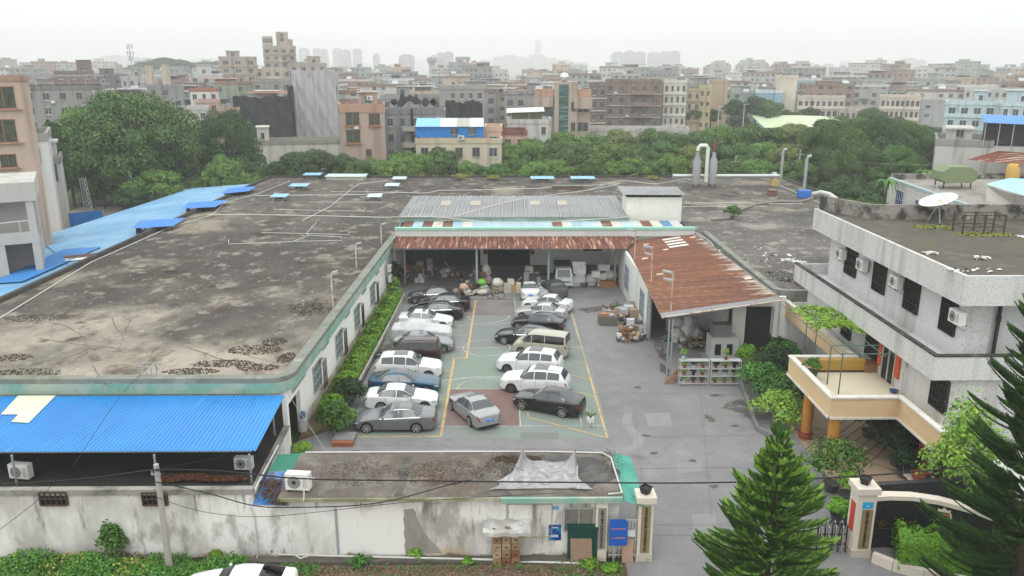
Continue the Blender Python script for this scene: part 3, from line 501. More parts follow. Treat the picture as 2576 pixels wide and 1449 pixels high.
for q_ in ((3.6,32.4,1.2,1.5,4,3.126),(2.0,33.7,1.6,.5,8,3.128)): MB(gh).quad(*blob(*q_[:5],z=q_[5])).build('wet_patch',M('tar_black',''))
b=MB(gh); b.corr((4.95,30.3,3.0),(4.95,34.7,3.0),(6.0,34.7,2.75),(6.0,30.2,2.7),.3,.02); b.build('side_awning',M('teal_sheet','3f8f7f',[('6fb0a0',.8,(1,1,1),.45,.7,.6)],rough=.6))
wo=A(1418,1338,30.62); window(gh,(wo[0],30.62,wo[2]+.05),(1,0,0),(0,-1,0),1.28,1.12,2,1,alu,M('grey_glass','6c6b69',[('8d8a75',.9,(1,1,1),.5,.6,.5)],rough=.15))
b=MB(gh); b.box(A(842,1290,30.6)[0],30.56,.2,A(842,1290,30.6)[0]+.09,30.615,2.5); b.build('drain_pipe',steel)
b=MB(gh); o=A(1040,1335,30.6); 0 and b.quad((o[0]-.35,30.612,2.2),(o[0]+.15,30.612,2.3),(o[0]+.3,30.612,1.2),(o[0]+1.0,30.612,.35),(o[0]-.35,30.612,.25)); b.add([(o[0]-.4+.03*math.sin(k*2.1),30.612,2.4-k*.22) for k in range(11)]+[(o[0]+.05+.12*k*(.4+.06*k)+.03*math.sin(k*1.7),30.612,2.45-k*.22) for k in range(11)],[(k,k+1,12+k,11+k) for k in range(10)]); b.build('render_patch',M('bare_render','8f8c83',[('6c695f',1,(1,1,.3),.5,.65,.7),('b5b2aa',.7,(1,1,.5),.5,.65,.7)],rough=.95))
b=MB(gh); c=[A(1275,1268,30.6),A(1390,1268,30.6),A(1390,1350,30.6)]; b.box(c[0][0],30.59,c[0][2]-.03,c[1][0],30.618,c[0][2]); b.box(c[1][0]-.03,30.59,c[2][2],c[1][0],30.618,c[0][2]-.03); b.box(c[0][0],30.59,c[2][2]-.03,c[1][0],30.618,c[2][2]); b.build('faded_panel_outline',M('rust_line','a58d6a',rough=.9))
ac_unit(G(752,1228,3.2),R(-6),'white air conditioner on the gatehouse roof beside the teal sheet',bracket=False,s=1.25)
dp=thing('white_hose','white drain hose looping from the roof unit down the front wall','hose',A(765,1205,30.4)); b=MB(dp)
b.tube([A(790,1203,30.5),A(772,1208,30.3),A(765,1235,30.25),A(764,1260,30.2)],.035,6); b.tube([A(764,1260,30.2),A(770,1320,30.55),A(778,1375,30.55)],.014,5); b.tube([A(778,1375,30.5),A(775,1398,30.3),A(755,1405,30.2),A(742,1395,30.3),A(738,1380,30.4)],.035,6); b.build('hose',pvc)
# teal/blue sheet between buildings
ts=thing('sheet_lean_to','short teal and blue sheet lean-to roof between black roof and gatehouse roof','lean-to roof',(-10,33,2.6))
MB(ts).corr((-10.85,34.6,3.0),(-10.85,33.0,2.95),(-9.45,33.0,3.05),(-9.45,34.6,3.1),.3,.02).build('green_sheet',M('dark_green_sheet','2e7462',rough=.6))
MB(ts).corr((-10.88,30.7,2.6),(-9.45,30.7,2.6),(-9.45,33.0,3.0),(-10.85,33.0,2.92),.22,.03).build('blue_sheet',M('dirty_blue_sheet','3478b8',[('6a5a4a',1.2,(1,1,1),.5,.62,.95),('8fb3cf',1.5,(1,1,1),.55,.75,.6)],rough=.6))
MB(ts).box(-10.88,30.65,0,-9.3,30.8,2.58).build('infill_wall',oldwall)
litter('roof_debris','dry leaves and debris on the blue sheet lean-to',[(690,1240,.55,.5,1),(680,1215,.5,.4,.7),(705,1262,.5,.25,.7)],350,2.95,.08,brownleaf)
litter('gravel_leaves','scattered dry leaves and chippings on the gatehouse roof',[(900,1190,1.7,1.2,.6),(1110,1190,2.0,1.2,1),(1290,1170,1.3,1.3,1),(1540,1160,.5,1.2,.3),(1300,1155,1.2,.4,1)],900,3.125,.045,brownleaf)
dpi=thing('white_downpipe','thin white drainpipe running down the front wall left of the gatehouse','drainpipe',(-10.9,30.6,0)); b=MB(dpi); b.tube([G(700,1120,3.15),(-10.87,31.2,3.15),(-10.95,30.62,3.0),(-10.95,30.6,2.6),A(640,1300,30.6),A(648,1395,30.55),A(642,1418,30.3)],.035,6); b.build('pipe',pvc)
# tarpaulin on frame
tp=thing('silver_tarpaulin','crumpled silver tarpaulin peaked over two posts on the gatehouse roof','tarpaulin',G(1365,1215,3.12))
def tarp(u,v):
    # u along x, v along y ; peaks at two posts
    w_=.45+.55*abs(2*v-1)**1.2 if v>.5 else .45+.55*(1-2*v)**.3*0+.55*min(1,(1-v)*1.0); x=1.5+(u-.5)*4.5*(1-.35*max(0,v-.25))+.3*math.sin(v*4+u*3); y=30.9+2.7*v*(.65+.35*math.cos((u-.68)*4.2))+.35*math.sin(u*PI)*(.3-v)
    z=3.2+.05*math.sin(u*13+v*7)*math.cos(v*11-u*5)+.035*math.sin(u*27-v*15)
    for (pu,pv,h,wd) in ((.38,.86,1.2,.10),(.97,.78,1.05,.10)):
        d=math.hypot((u-pu)*1.2,v-pv); z+=h*math.exp(-d/wd)
    z+=.1*math.sin(u*PI)*math.sin(v*PI); e=min(u,v,1-u,1-v)
    if e<.02: z=3.14+(z-3.14)*.4
    return (x,y,max(z,3.17))
tb=MB(tp); tb.grid(tarp,64,44); tb.build('sheet',M('silver_tarp','98999a',[('6c6d70',2.5,(1,2.5,1),.48,.66,.8),('b5b6b7',1.4,(2.5,1,1),.55,.66,.6)],rough=.4,metal=.15,bump=(5,.5,.06)),'par' if False else tp,True,1.2)
b=MB(tp)
for (u,v) in ((.38,.86),(.97,.78)): q=tarp(u,v); b.cyl(q[0],q[1],3.1,q[2]-.02,.025)
b.build('post',rustpole)
# ================================================================= lean-to blue roof at the left of the factory, dormers, fence, mast
lt=thing('pale_blue_lean_to','long faded pale-blue corrugated lean-to roof along the factory left side','lean-to roof',(-42,90,3))
MB(lt).corr((-36.65,66,4.35),(-36.65,119,4.35),(-46.9,119.5,3.5),(-49.3,83,3.5),.6,.03).corr((-36.65,40,4.3),(-36.65,66,4.3),(-41.0,66,4.0),(-42.5,40,4.0),.5,.03).corr((-36.66,66.1,4.31),(-36.66,80,4.31),(-48,80,3.4),(-42,66.1,3.9),.5,.03).build('roof',paleblue)
MB(lt).corr((-38.6,62,4.33),(-38.6,75,4.33),(-42.2,75,4.1),(-41.5,62,4.12),.4,.035).build('new_sheet',M('mid_blue_sheet','3a80c0',rough=.5))
MB(lt).box(-46.8,83,0,-46.6,119,3.4).box(-49,119.2,0,-36.8,119.4,3.4).build('wall',oldwall)
MB(lt).quad(G(160,648,4.32),G(235,640,4.32),G(250,649,4.34),G(166,657,4.33)).build('white_panel',M('panel_white','d9d6d0',rough=.6))
MB(lt).quad(G(158,644,4.36),G(268,634,4.36),G(262,642,4.36),G(164,650,4.36)).build('brown_panel',M('panel_brown','5d4039',rough=.7))
dn=[]
for i,(q,w) in enumerate([([(555,488),(625,481),(645,469),(575,473)],'far'),([(457,525),(540,521),(575,503),(475,509)],'mid'),([(328,575),(435,569),(468,548),(352,556)],'near')]):
    c=[G(*p,5.0) for p in q]; t=thing('roof_vent_canopy',['small bright blue raised vent canopy at the far end of the pale blue roof','middle bright blue raised vent canopy between the other two on the lean-to','nearest and largest bright blue raised vent canopy on the pale blue lean-to'][i],'vent canopy',(c[0][0],c[0][1],4.2),0,'blue raised vent canopies')
    MB(t).corr(*c,.3,.03).build('sheet',M('mid_blue_sheet2','2c7bd0',rough=.45))
    b=MB(t)
    for k in range(6): p=Vector(c[0]).lerp(Vector(c[1]),.12+k*.16)+Vector((.1,.35,0)); b.cyl(p.x,p.y,4.2,5.0,.035)
    b.build('leg',bars)
    p,q_=Vector(c[0])+Vector((.3,.5,0)),Vector(c[3])+Vector((.3,-.5,0)); b=MB(t); b.quad((p.x,p.y,4.2),(q_.x,q_.y,4.2),(q_.x,q_.y,4.97),(p.x,p.y,4.97)); b.build('end_board',M('dark_teal_board','3d6d6e',rough=.7))
bf=thing('blue_hoarding','blue corrugated site fence behind the pale blue lean-to at left','fence',G(92,582))
f0,f1,f2=G(92,582),G(185,575),G(262,567); MB(bf).corr((f0[0],f0[1],0),(f1[0],f1[1],0),(f1[0],f1[1],2.1),(f0[0],f0[1],2.1),.35,.05).corr((f1[0],f1[1],0),(f2[0],f2[1],0),(f2[0],f2[1],2.1),(f1[0],f1[1],2.1),.35,.05).build('panel',M('hoarding_blue','1f6db5',[('15558f',.5,(1,1,1),.5,.7,.5)],rough=.5))
MB(bf).box(f0[0],f0[1]+.1,0,f0[0]+.1,f0[1]+.2,2.2).box(f2[0],f2[1]+.1,0,f2[0]+.1,f2[1]+.2,2.2).build('post',steel)
ms=G(229,558); mt=thing('lattice_mast','grey steel lattice mast leaning slightly behind the pale blue roof','mast',ms); b=MB(mt)
for k in range(4):
    sx,sy=(-1,1,1,-1)[k],(-1,-1,1,1)[k]; b.tube([(ms[0]+sx*.42,ms[1]+sy*.42,0),(ms[0]-.35+sx*.28,ms[1]+sy*.28,6.2)],.05,4)
for j in range(10):
    z=j*.62; f=1-z/6.2*.33; s=-.35*z/6.2
    for k in range(4):
        a=[(-1,-1),(1,-1),(1,1),(-1,1)]; p,q=a[k],a[(k+1)%4]; b.tube([(ms[0]+s+p[0]*.42*f,ms[1]+p[1]*.42*f,z),(ms[0]+s+q[0]*.4*f,ms[1]+q[1]*.4*f,z+.6)],.03,4)
b.build('lattice',galv)
# ================================================================= things on the factory roof
def roofvent(px0,px1,py,label,mat,legs=.55,d=1.0,z=4.5):
    a=G(px0,py+4,z+legs); b_=G(px1,py+4,z+legs); t=thing('roof_vent',label,'roof vent',((a[0]+b_[0])/2,a[1]+d/2,z),0,'sheet-capped roof vents')
    w=b_[0]-a[0]; x0,x1,y0,y1=a[0],b_[0],a[1],a[1]+d+1.2
    MB(t).corr((x0,y0,z+legs),(x1,y0,z+legs),(x1,y1,z+legs+.12),(x0,y1,z+legs+.12),.3,.025).build('cap',mat)
    MB(t).box(x0+w*.25,y0+.5,z,x1-w*.25,y1-.4,z+.28).build('kerb',mossconc)
    for sx in (.2,.8):
        q=MB(t); q.cyl(x0+w*sx,y0+.35,z,z+legs,.035,n=5); q.cyl(x0+w*sx,y1-.3,z,z+legs+.08,.035,n=5); q.build('leg',galv)
vb=M('vent_blue','7fb2d6',[('a9c6d6',1,(1,1,1),.5,.7,.6)],rough=.5); vp=M('vent_pale','b9cfcf',[('8d9a9a',1,(1,1,1),.5,.7,.6)],rough=.5)
for q in [(678,718,492,'light blue sheet vent nearest the lean-to on the left roof',vb),(725,771,465,'light blue sheet vent in the middle of the far left roof',vb),(760,805,437,'curved light blue vent at the very back edge of the roof',vb),(921,957,492,'pale greenish tin vent near the grey metal roof',vp),(966,1002,464,'pale crumpled tin vent with a tan stain beside it',vp),(985,1020,447,'small pale tin vent just behind the tan-stained one',vp),(1335,1395,446,'left one of two light blue slabs at the back of the roof',vb),(1437,1498,446,'right one of two light blue slabs at the back of the roof',vb)]: roofvent(*q)
t=thing('roof_box','low beige corrugated roof box at the back edge of the left roof','roof box',G(868,452,4.5)); c=G(820,453,4.5); c1=G(916,453,4.5); MB(t).box(c[0],c[1],4.5,c1[0],c1[1]+2.5,5.0).build('body',M('box_beige','b9bcae',rough=.7)); MB(t).corr((c[0]-.2,c[1]-.2,5.02),(c1[0]+.2,c1[1]-.2,5.02),(c1[0]+.2,c1[1]+2.8,5.1),(c[0]-.2,c[1]+2.8,5.1),.3,.03).build('lid',vp)
pipes=[([(0,800),(230,659),(300,628),(420,575),(535,540),(565,510),(650,487),(730,455)],.05,'white pipe hugging the left edge of the factory roof'),
([(640,488),(645,492),(900,490),(1000,484),(1070,486),(1105,479),(1200,478),(1350,474),(1560,462)],.06,'longest white pipe across the far part of the roof'),
([(520,540),(640,540),(800,543),(980,547),(1005,545)],.06,'white pipe crossing the roof to the corner of the grey metal roof'),
([(975,455),(905,462),(880,478),(830,520),(760,555)],.05,'diagonal white pipe on the left roof'),
([(797,558),(770,588),(778,592),(735,608),(575,614),(575,603)],.04,'kinked white pipe running down the left roof'),
([(660,585),(880,590),(880,583)],.035,'thin white pipe with an upturned end in the middle of the left roof'),
([(780,592),(860,596),(860,605),(740,607)],.035,'U-shaped white pipe on the left roof'),
([(690,527),(690,520),(690,527),(918,531),(918,522)],.035,'thin pipe with two upturned ends on the left roof'),
([(830,482),(1000,483),(1000,470)],.035,'short thin pipe beside the tan-stained vent'),
([(780,508),(960,509),(960,492)],.035,'thin pipe behind the pale greenish vent'),
([(1700,512),(1830,510),(1960,513),(2020,512)],.05,'thin white pipe lying across the right roof'),
([(1700,520),(1850,519),(1930,519)],.04,'second thin pipe on the right roof just nearer than the first'),
([(1950,462),(2040,500),(2080,520)],.05,'white pipe beside the right edge of the factory roof')]
for pts,r,l in pipes:
    P3=[G(x,y,4.56) for x,y in pts]
    t=tag(MB().tube(P3,r*.9,5).build('roof_pipe',pvc,None),l,'pipe','white pipes on the factory roof')
wires=[([(1560,462,5.2),(1480,478,5.2),(1330,498,6.3),(1260,512,6.2),(1180,533,6.0),(1120,555,5.3),(1095,566,5.3)],'white cable curving over the grey metal roof'),
([(1010,545,5.8),(1100,546,5.7),(1200,556,5.5),(1290,562,5.4),(1400,557,5.5),(1580,546,5.7)],'white cable swagging along the grey roof lower edge'),
([(1040,518,5.2),(1012,545,5.0),(1005,570,4.9),(990,600,4.8)],'white cable at the left corner of the grey metal roof'),
([(1480,478,4.7),(1560,455,5.0),(1650,462,5.0),(1720,450,5.0),(1750,455,5.0)],'white cable looping behind the white loft'),
([(1735,578,5.0),(1760,590,4.9),(1790,612,4.7),(1800,640,4.7)],'thin white cable lying beside the green kerb of the right roof')]
for pts,l in wires:
    Q=[Vector(G(*p)) for p in pts]; P3=[]
    for k in range(len(Q)-1):
        for s in range(5):
            a,b_,c,d=Q[max(k-1,0)],Q[k],Q[k+1],Q[min(k+2,len(Q)-1)]; u=s/5; P3.append(.5*((2*b_)+(c-a)*u+(2*a-5*b_+4*c-d)*u*u+(-a+3*b_-3*c+d)*u**3))
    P3.append(Q[-1]); tag(MB().tube(P3,.042,5).build('cable',pvc,None),l,'cable','white cables over the roofs')
hose=[(1790,553),(1830,550),(1852,541),(1862,528),(1900,514),(1960,507),(2010,508),(2035,502),(2050,492)]
t=tag(MB().tube([G(x,y,4.65) for x,y in hose],.17,8).build('duct_hose',M('hose_grey','7d7a74',rough=.7),None,True),'thick grey flexible duct snaking over the right roof','duct')
# dust collectors
dc=thing('dust_collector','pair of grey dust collector cylinders with a white U-pipe on the factory roof','dust collector',G(1768,462,4.5)); c0=G(1750,470,4.5); c1=G(1791,470,4.5)
for c in (c0,c1):
    MB(dc).lathe(c[0],c[1],[(.5,4.9),(.56,4.95),(.56,8.2),(.27,8.8),(.26,9.4),(.0,9.4)]).build('cylinder',M('collector_grey','97999b',[('7b7d80',1,(1,1,.3),.5,.7,.5)],rough=.5,metal=.3),dc,True)
    for sx in (-.4,.4): MB(dc).cyl(c[0]+sx,c[1],4.5,5.0,.06).build('leg',bars)
m_=(c0[0]+c1[0])/2
MB(dc).tube([(c0[0],c0[1],9.6),(c0[0]+.05,c0[1],10.0),(c0[0]+.35,c0[1],10.35),(m_+.0,c0[1],10.35),(m_+.25,c0[1],10.0),(m_+.25,c0[1],5.2)],.26,10).build('u_pipe',M('pipe_white','dcdcd4',rough=.4),dc,True)
MB(dc).cyl(c1[0],c1[1],9.7,10.9,.22).build('rusty_cap',M('rust_cap','7c4a34',rough=.9))
e=G(1945,455,4.5); MB(dc).tube([(c0[0]-3.2,c0[1]+.9,5.9),(e[0]-1,c0[1]+.9,5.9)],.3,8).build('header_pipe',M('pipe_silver','b9bdbd',rough=.3,metal=.5),dc,True)
bl=thing('fan_blower','silver fan blower with a cardboard-coloured box at the end of the silver header pipe','fan',G(1944,466,4.5)); q=G(1944,466,4.5); MB(bl).tube([(q[0]-.3,q[1],5.6),(q[0]+.3,q[1],5.6)],.8,14).build('housing',galv); MB(bl).box(q[0]-.5,q[1]-.9,4.5,q[0]+.6,q[1]+.3,5.5).build('box',M('box_tan','b59b6b',rough=.8))
for px,pyb,pyt,l in ((1963,462,375,'left tall thin silver chimney standing by the roof edge'),(2021,492,392,'right tall thin silver chimney with a blue motor at its foot')):
    q=G(px,pyb,4.5); top=A(px,pyt,q[1])[2]; t=thing('chimney_pipe',l,'chimney',q,0,'two silver roof chimneys')
    MB(t).tube([(q[0],q[1],4.5),(q[0],q[1],top-.5),(q[0]+.1,q[1],top-.15),(q[0]+.55,q[1],top)],.2,10).build('stack',galv,t,True)
q=G(2022,497,4.5); t=thing('blue_motor','blue box motor on the right factory roof at the foot of a chimney','motor',q); MB(t).box(q[0]-.75,q[1]-.6,4.55,q[0]+.75,q[1]+.6,5.45).build('body',M('motor_blue','2f6ec0',rough=.5)); MB(t).box(q[0]-.8,q[1]-.65,4.5,q[0]+.8,q[1]+.65,4.55).build('base',bars); MB(t).tube([(q[0]+.9,q[1],4.9),(q[0]+1.9,q[1]-.6,5.3),(q[0]+2.6,q[1]-1.8,5.2),(q[0]+3.2,q[1]-2.6,4.7)],.28,8).build('duct',pvc)
q=G(1608,480,4.5)
for px,py,l,c in ((1945,487,'small rusty brick-coloured chimney stub on the right roof','7a4f46'),(1428,472,'low brick block littered with scraps on the far roof','6b5a50')):
    q=G(px,py+6,4.5); t=thing('roof_stub',l,'brick stub',q); w=.5 if px>1900 else 2.2; MB(t).box(q[0]-w,q[1],4.5,q[0]+w,q[1]+1,5.2 if w<1 else 5.0).build('bricks',M('stub_'+c,c,[('8b7f72',2,(1,1,1),.5,.7,.6)],rough=.95)); MB(t).box(q[0]-w*.9,q[1]-.1,5.22 if w<1 else 5.02,q[0]+w*.9,q[1]+.9,5.28 if w<1 else 5.1).build('cap',mossconc)
# weeds on the roof
for px,py,rx,h,m,l in ((1842,552,.9,1.5,leafB,'dark green bush growing on the roof beside the white loft'),(1158,452,1.2,.9,M('leaf_olive','6c7a34',rnd=('8a8a48',.1)),'olive weed tuft at the back edge of the roof, left one'),(1242,452,1.0,.7,M('leaf_olive','6c7a34'),'olive weed tuft at the back edge of the roof, right one'),(1640,452,.9,.6,M('leaf_olive','6c7a34'),'low olive weed tuft behind the white loft')):
    q=G(px,py,4.5); bush('roof_bush',l,'bush',q,rx,rx,h,m,500,.2,seed=px)
litter('roof_leaf_litter','brown leaf litter and moss clumps drifted on the big left roof',[(800,770,1.6,2.3,1),(770,775,1.2,1.5,.5),(640,880,1.6,.9,.9),(560,915,1.8,.6,.8),(480,935,1.6,.5,.6),(690,860,.8,.8,.4),(720,900,.5,.9,.4),(60,940,2.0,.8,.8),(30,900,1.2,.6,.4),(90,800,2.2,.9,.5),(650,925,1.2,.6,.6)],520,4.5,.085,M('litter_dark','332c24',rnd=('54493a',.1),rough=.95))
litter('right_roof_litter','dark broken roofing scraps on the right factory roof',[(2000,700,1.6,1.6,1),(1960,690,1.2,1,.6),(2030,720,.8,1,.5)],420,4.51,.2,M('scrap_dark','36332f',rnd=('8d8a85',.1),rough=.95))
litter('white_scraps','white paper scraps dropped on the right factory roof',[(2010,660,.6,.4,1),(1985,655,.8,.5,.4),(1900,640,4,3,.3)],60,4.52,.3,M('scrap_white','d5d4cf',rough=.8))
# roof cracks drawn as tar-filled seams
b=MB(FT)
for k,pts in enumerate([[(95,805),(170,820),(215,850),(218,890),(180,905)],[(280,800),(310,850),(300,870)],[(235,920),(260,960),(270,985)],[(120,960),(125,930),(160,900),(215,885)],[(560,870),(640,900),(690,910)],[(100,850),(190,865),(330,880)],[(400,930),(380,900),(390,860)],[(460,870),(560,905),(620,930)],[(590,860),(680,885),(730,925)],[(300,760),(330,800),(310,840)]]):
    Q=[Vector(G(x,y,4.5145+.0007*k)) for x,y in pts]; P3=[]
    for i in range(len(Q)-1):
        for s in range(6): P3.append(Q[i].lerp(Q[i+1],s/6)+Vector((rng.uniform(-.07,.07),rng.uniform(-.07,.07),0)))
    for i in range(len(P3)-1):
        d=P3[i+1]-P3[i]; nn=Vector((-d.y,d.x,0)).normalized()*.03; b.quad(P3[i]-nn,P3[i+1]-nn,P3[i+1]+nn,P3[i]+nn)
b.build('roof_cracks',M('tar_seam','5b564d',[('8d8370',1.2,(1,1,1),.45,.6,.8)],rough=.9),FT)
# small cage on the front roof edge
q=G(375,950,4.5); t=thing('wire_cage','small white wire cage standing at the near edge of the big roof','cage',q); b=MB(t)
for sx in (-.3,.3):
    for sy in (-.3,.3): b.cyl(q[0]+sx,q[1]+sy,4.5,5.25,.025,n=5)
for z in (4.6,4.9,5.25):
    for s in (-.3,.3): b.tube([(q[0]-.3,q[1]+s,z),(q[0]+.3,q[1]+s,z)],.018,4); b.tube([(q[0]+s,q[1]-.3,z),(q[0]+s,q[1]+.3,z)],.018,4)
b.build('frame',galv)
# ================================================================= lamps
def lamp(name,label,p,h,heads,group,lean=0.,r=.045):
    t=thing(name,label,'street lamp',p,0,group); b=MB(); b.tube([(0,0,0),(lean,0,h)],r,6); b.build('pole',rustpole,t)
    for (hx,hz) in heads:
        a=MB(); a.tube([(lean,0,hz-.1),(lean+hx*.5,-.1,hz+.12)],r*.7,5); a.build('arm',rustpole,t)
        k=MB(); k.obox((lean+hx,-.15,hz+.2),(abs(hx)*.55+.05,0,.06*(-1 if hx<0 else 1)),(0,.16,0),(0,0,.055)); k.build('lamp_head',M('lamp_grey','a3a6a8',rough=.4),t)
for px,py,pt,l in ((838,775,690,'nearest rusty lamp post on the left roof edge'),(897,675,617,'second rusty lamp post along the left roof edge'),(960,617,568,'farthest thin pole on the left roof edge near the rusty awning')):
    q=G(px,py,4.7); h=A(px,pt,q[1])[2]-4.7; lamp('roof_lamp',l,q,h,[(.3,h)],'lamp posts on the left roof edge',r=.06)
for px,py,pt,l in ((1596,652,577,'farthest double-headed lamp on the rusty annex roof'),(1638,708,620,'middle double-headed lamp on the rusty annex roof'),(1688,782,682,'nearest double-headed lamp on the rusty annex roof')):
    q=G(px,py,4.35); h=A(px,pt,q[1])[2]-4.35; lamp('annex_lamp',l,q,h,[(-.45,h-.2),(-.4,h-.75)],'lamps on the annex roof')
# ================================================================= cars
KINDS={
'sedan':dict(L=4.75,W=1.82,top=[(0,.50),(.012,.64),(.05,.74),(.15,.85),(.27,.93),(.315,.98),(.45,1.36),(.52,1.43),(.61,1.455),(.70,1.41),(.835,1.10),(.90,1.06),(.975,1.0),(1,.62)],
  belt=[(0,.46),(.03,.62),(.15,.78),(.3,.89),(.5,.92),(.84,1.0),(.96,.93),(1,.56)],
  hw=[(0,.50),(.012,.66),(.035,.79),(.08,.905),(.15,.965),(.3,.99),(.5,1),(.8,.985),(.91,.935),(.965,.83),(.99,.69),(1,.54)],
  wt=[(0,.62),(.06,.80),(.2,.84),(.31,.82),(.45,.62),(.55,.61),(.66,.60),(.83,.76),(.93,.80),(.98,.72),(1,.66)],
  ws=(.322,.45),rw=(.70,.825),sg=(.345,.80),pil=(.555,),wh=(.175,.765),sun=(.49,.555)),
'fast':dict(L=4.8,W=1.86,top=[(0,.50),(.012,.62),(.05,.72),(.15,.83),(.27,.91),(.315,.96),(.45,1.30),(.53,1.385),(.61,1.40),(.70,1.36),(.90,1.08),(.96,1.03),(.985,.98),(1,.62)],
  belt=[(0,.46),(.03,.62),(.15,.76),(.3,.87),(.5,.90),(.84,.97),(.96,.92),(1,.56)],
  hw=[(0,.50),(.012,.66),(.035,.79),(.08,.905),(.15,.965),(.3,.99),(.5,1),(.8,.985),(.91,.935),(.965,.83),(.99,.69),(1,.54)],
  wt=[(0,.62),(.06,.80),(.2,.84),(.31,.82),(.45,.62),(.55,.60),(.68,.58),(.88,.74),(.95,.78),(1,.66)],
  ws=(.322,.45),rw=(.71,.885),sg=(.345,.83),pil=(.56,),wh=(.18,.775),sun=(.48,.6)),
'suv':dict(L=4.65,W=1.87,top=[(0,.58),(.012,.76),(.05,.88),(.15,.98),(.26,1.05),(.30,1.09),(.42,1.55),(.50,1.66),(.62,1.69),(.80,1.66),(.885,1.60),(.965,1.12),(.985,1.02),(1,.70)],
  belt=[(0,.52),(.03,.72),(.15,.9),(.3,1.0),(.5,1.03),(.85,1.12),(.96,1.0),(1,.62)],
  hw=[(0,.54),(.012,.70),(.035,.82),(.08,.92),(.15,.975),(.3,.99),(.5,1),(.85,.985),(.95,.92),(1,.78)],
  wt=[(0,.64),(.06,.82),(.2,.86),(.30,.84),(.43,.68),(.55,.67),(.80,.65),(.89,.66),(.965,.80),(1,.72)],
  ws=(.305,.425),rw=(.89,.955),sg=(.325,.88),pil=(.52,.70),wh=(.19,.78),sun=(.50,.70)),
'mpv':dict(L=4.8,W=1.85,top=[(0,.58),(.012,.74),(.05,.86),(.13,.97),(.21,1.04),(.24,1.07),(.38,1.57),(.46,1.68),(.6,1.71),(.85,1.68),(.94,1.62),(.975,1.1),(.99,1.0),(1,.68)],
  belt=[(0,.52),(.03,.72),(.13,.88),(.25,.98),(.5,1.0),(.9,1.06),(.97,1.0),(1,.6)],
  hw=[(0,.54),(.012,.70),(.035,.82),(.08,.92),(.15,.975),(.3,.99),(.5,1),(.9,.99),(.97,.94),(1,.85)],
  wt=[(0,.64),(.06,.82),(.18,.86),(.24,.84),(.4,.70),(.55,.69),(.85,.67),(.94,.70),(.975,.82),(1,.76)],
  ws=(.245,.385),rw=(.945,.97),sg=(.27,.93),pil=(.45,.68),wh=(.175,.775),sun=None),
'van':dict(L=4.1,W=1.66,top=[(0,.62),(.015,.86),(.06,1.0),(.13,1.08),(.16,1.12),(.275,1.68),(.33,1.8),(.45,1.86),(.9,1.85),(.965,1.79),(.985,1.2),(.995,1.0),(1,.66)],
  belt=[(0,.56),(.03,.82),(.14,1.0),(.25,1.05),(.5,1.07),(.95,1.08),(.985,1.05),(1,.6)],
  hw=[(0,.78),(.03,.90),(.1,.97),(.3,1),(.9,1),(.98,.97),(1,.93)],
  wt=[(0,.7),(.06,.86),(.16,.88),(.28,.78),(.4,.78),(.9,.78),(.965,.80),(.985,.9),(1,.86)],
  ws=(.165,.28),rw=(.967,.984),sg=(.2,.955),pil=(.36,.60),wh=(.17,.79),sun=None)}
RW=.325
def carsurf(K,off=0.,arch=True):
    L=K['L'];hwm=K['W']/2; xf=lambda t:L/2-L*t
    def sec(t):
        hw=interp(K['hw'],t)*hwm; wt=interp(K['wt'],t)*hwm; zt=interp(K['top'],t); zb=.24+(.12*max(0,1-t/.05) if t<.05 else .12*max(0,(t-.95)/.05)); zbelt=min(interp(K['belt'],t),zt-.03)
        if arch:
            for w in K['wh']:
                dx=(t-w)*L; ra=RW+.055
                if abs(dx)<ra: zb=max(zb,RW+math.sqrt(ra*ra-dx*dx))
        zb=min(zb,zbelt-.08); zm=max(zb+.04,zb*.4+zbelt*.6-.03)
        wt=min(wt,hw-.03); x=xf(t); gh=zt-zbelt
        return [Vector(p) for p in ((x,hw*.975,zb),(x,hw,zm),(x,hw*.985,zbelt),(x,wt+.012,zbelt+gh*.86),(x,wt*.86,zt-.008),(x,wt*.45,zt+.012),(x,0,zt+.018))]
    return sec
def sect(sec,t,s):
    P=sec(t); i=min(int(s),5); return P[i].lerp(P[i+1],s-i)
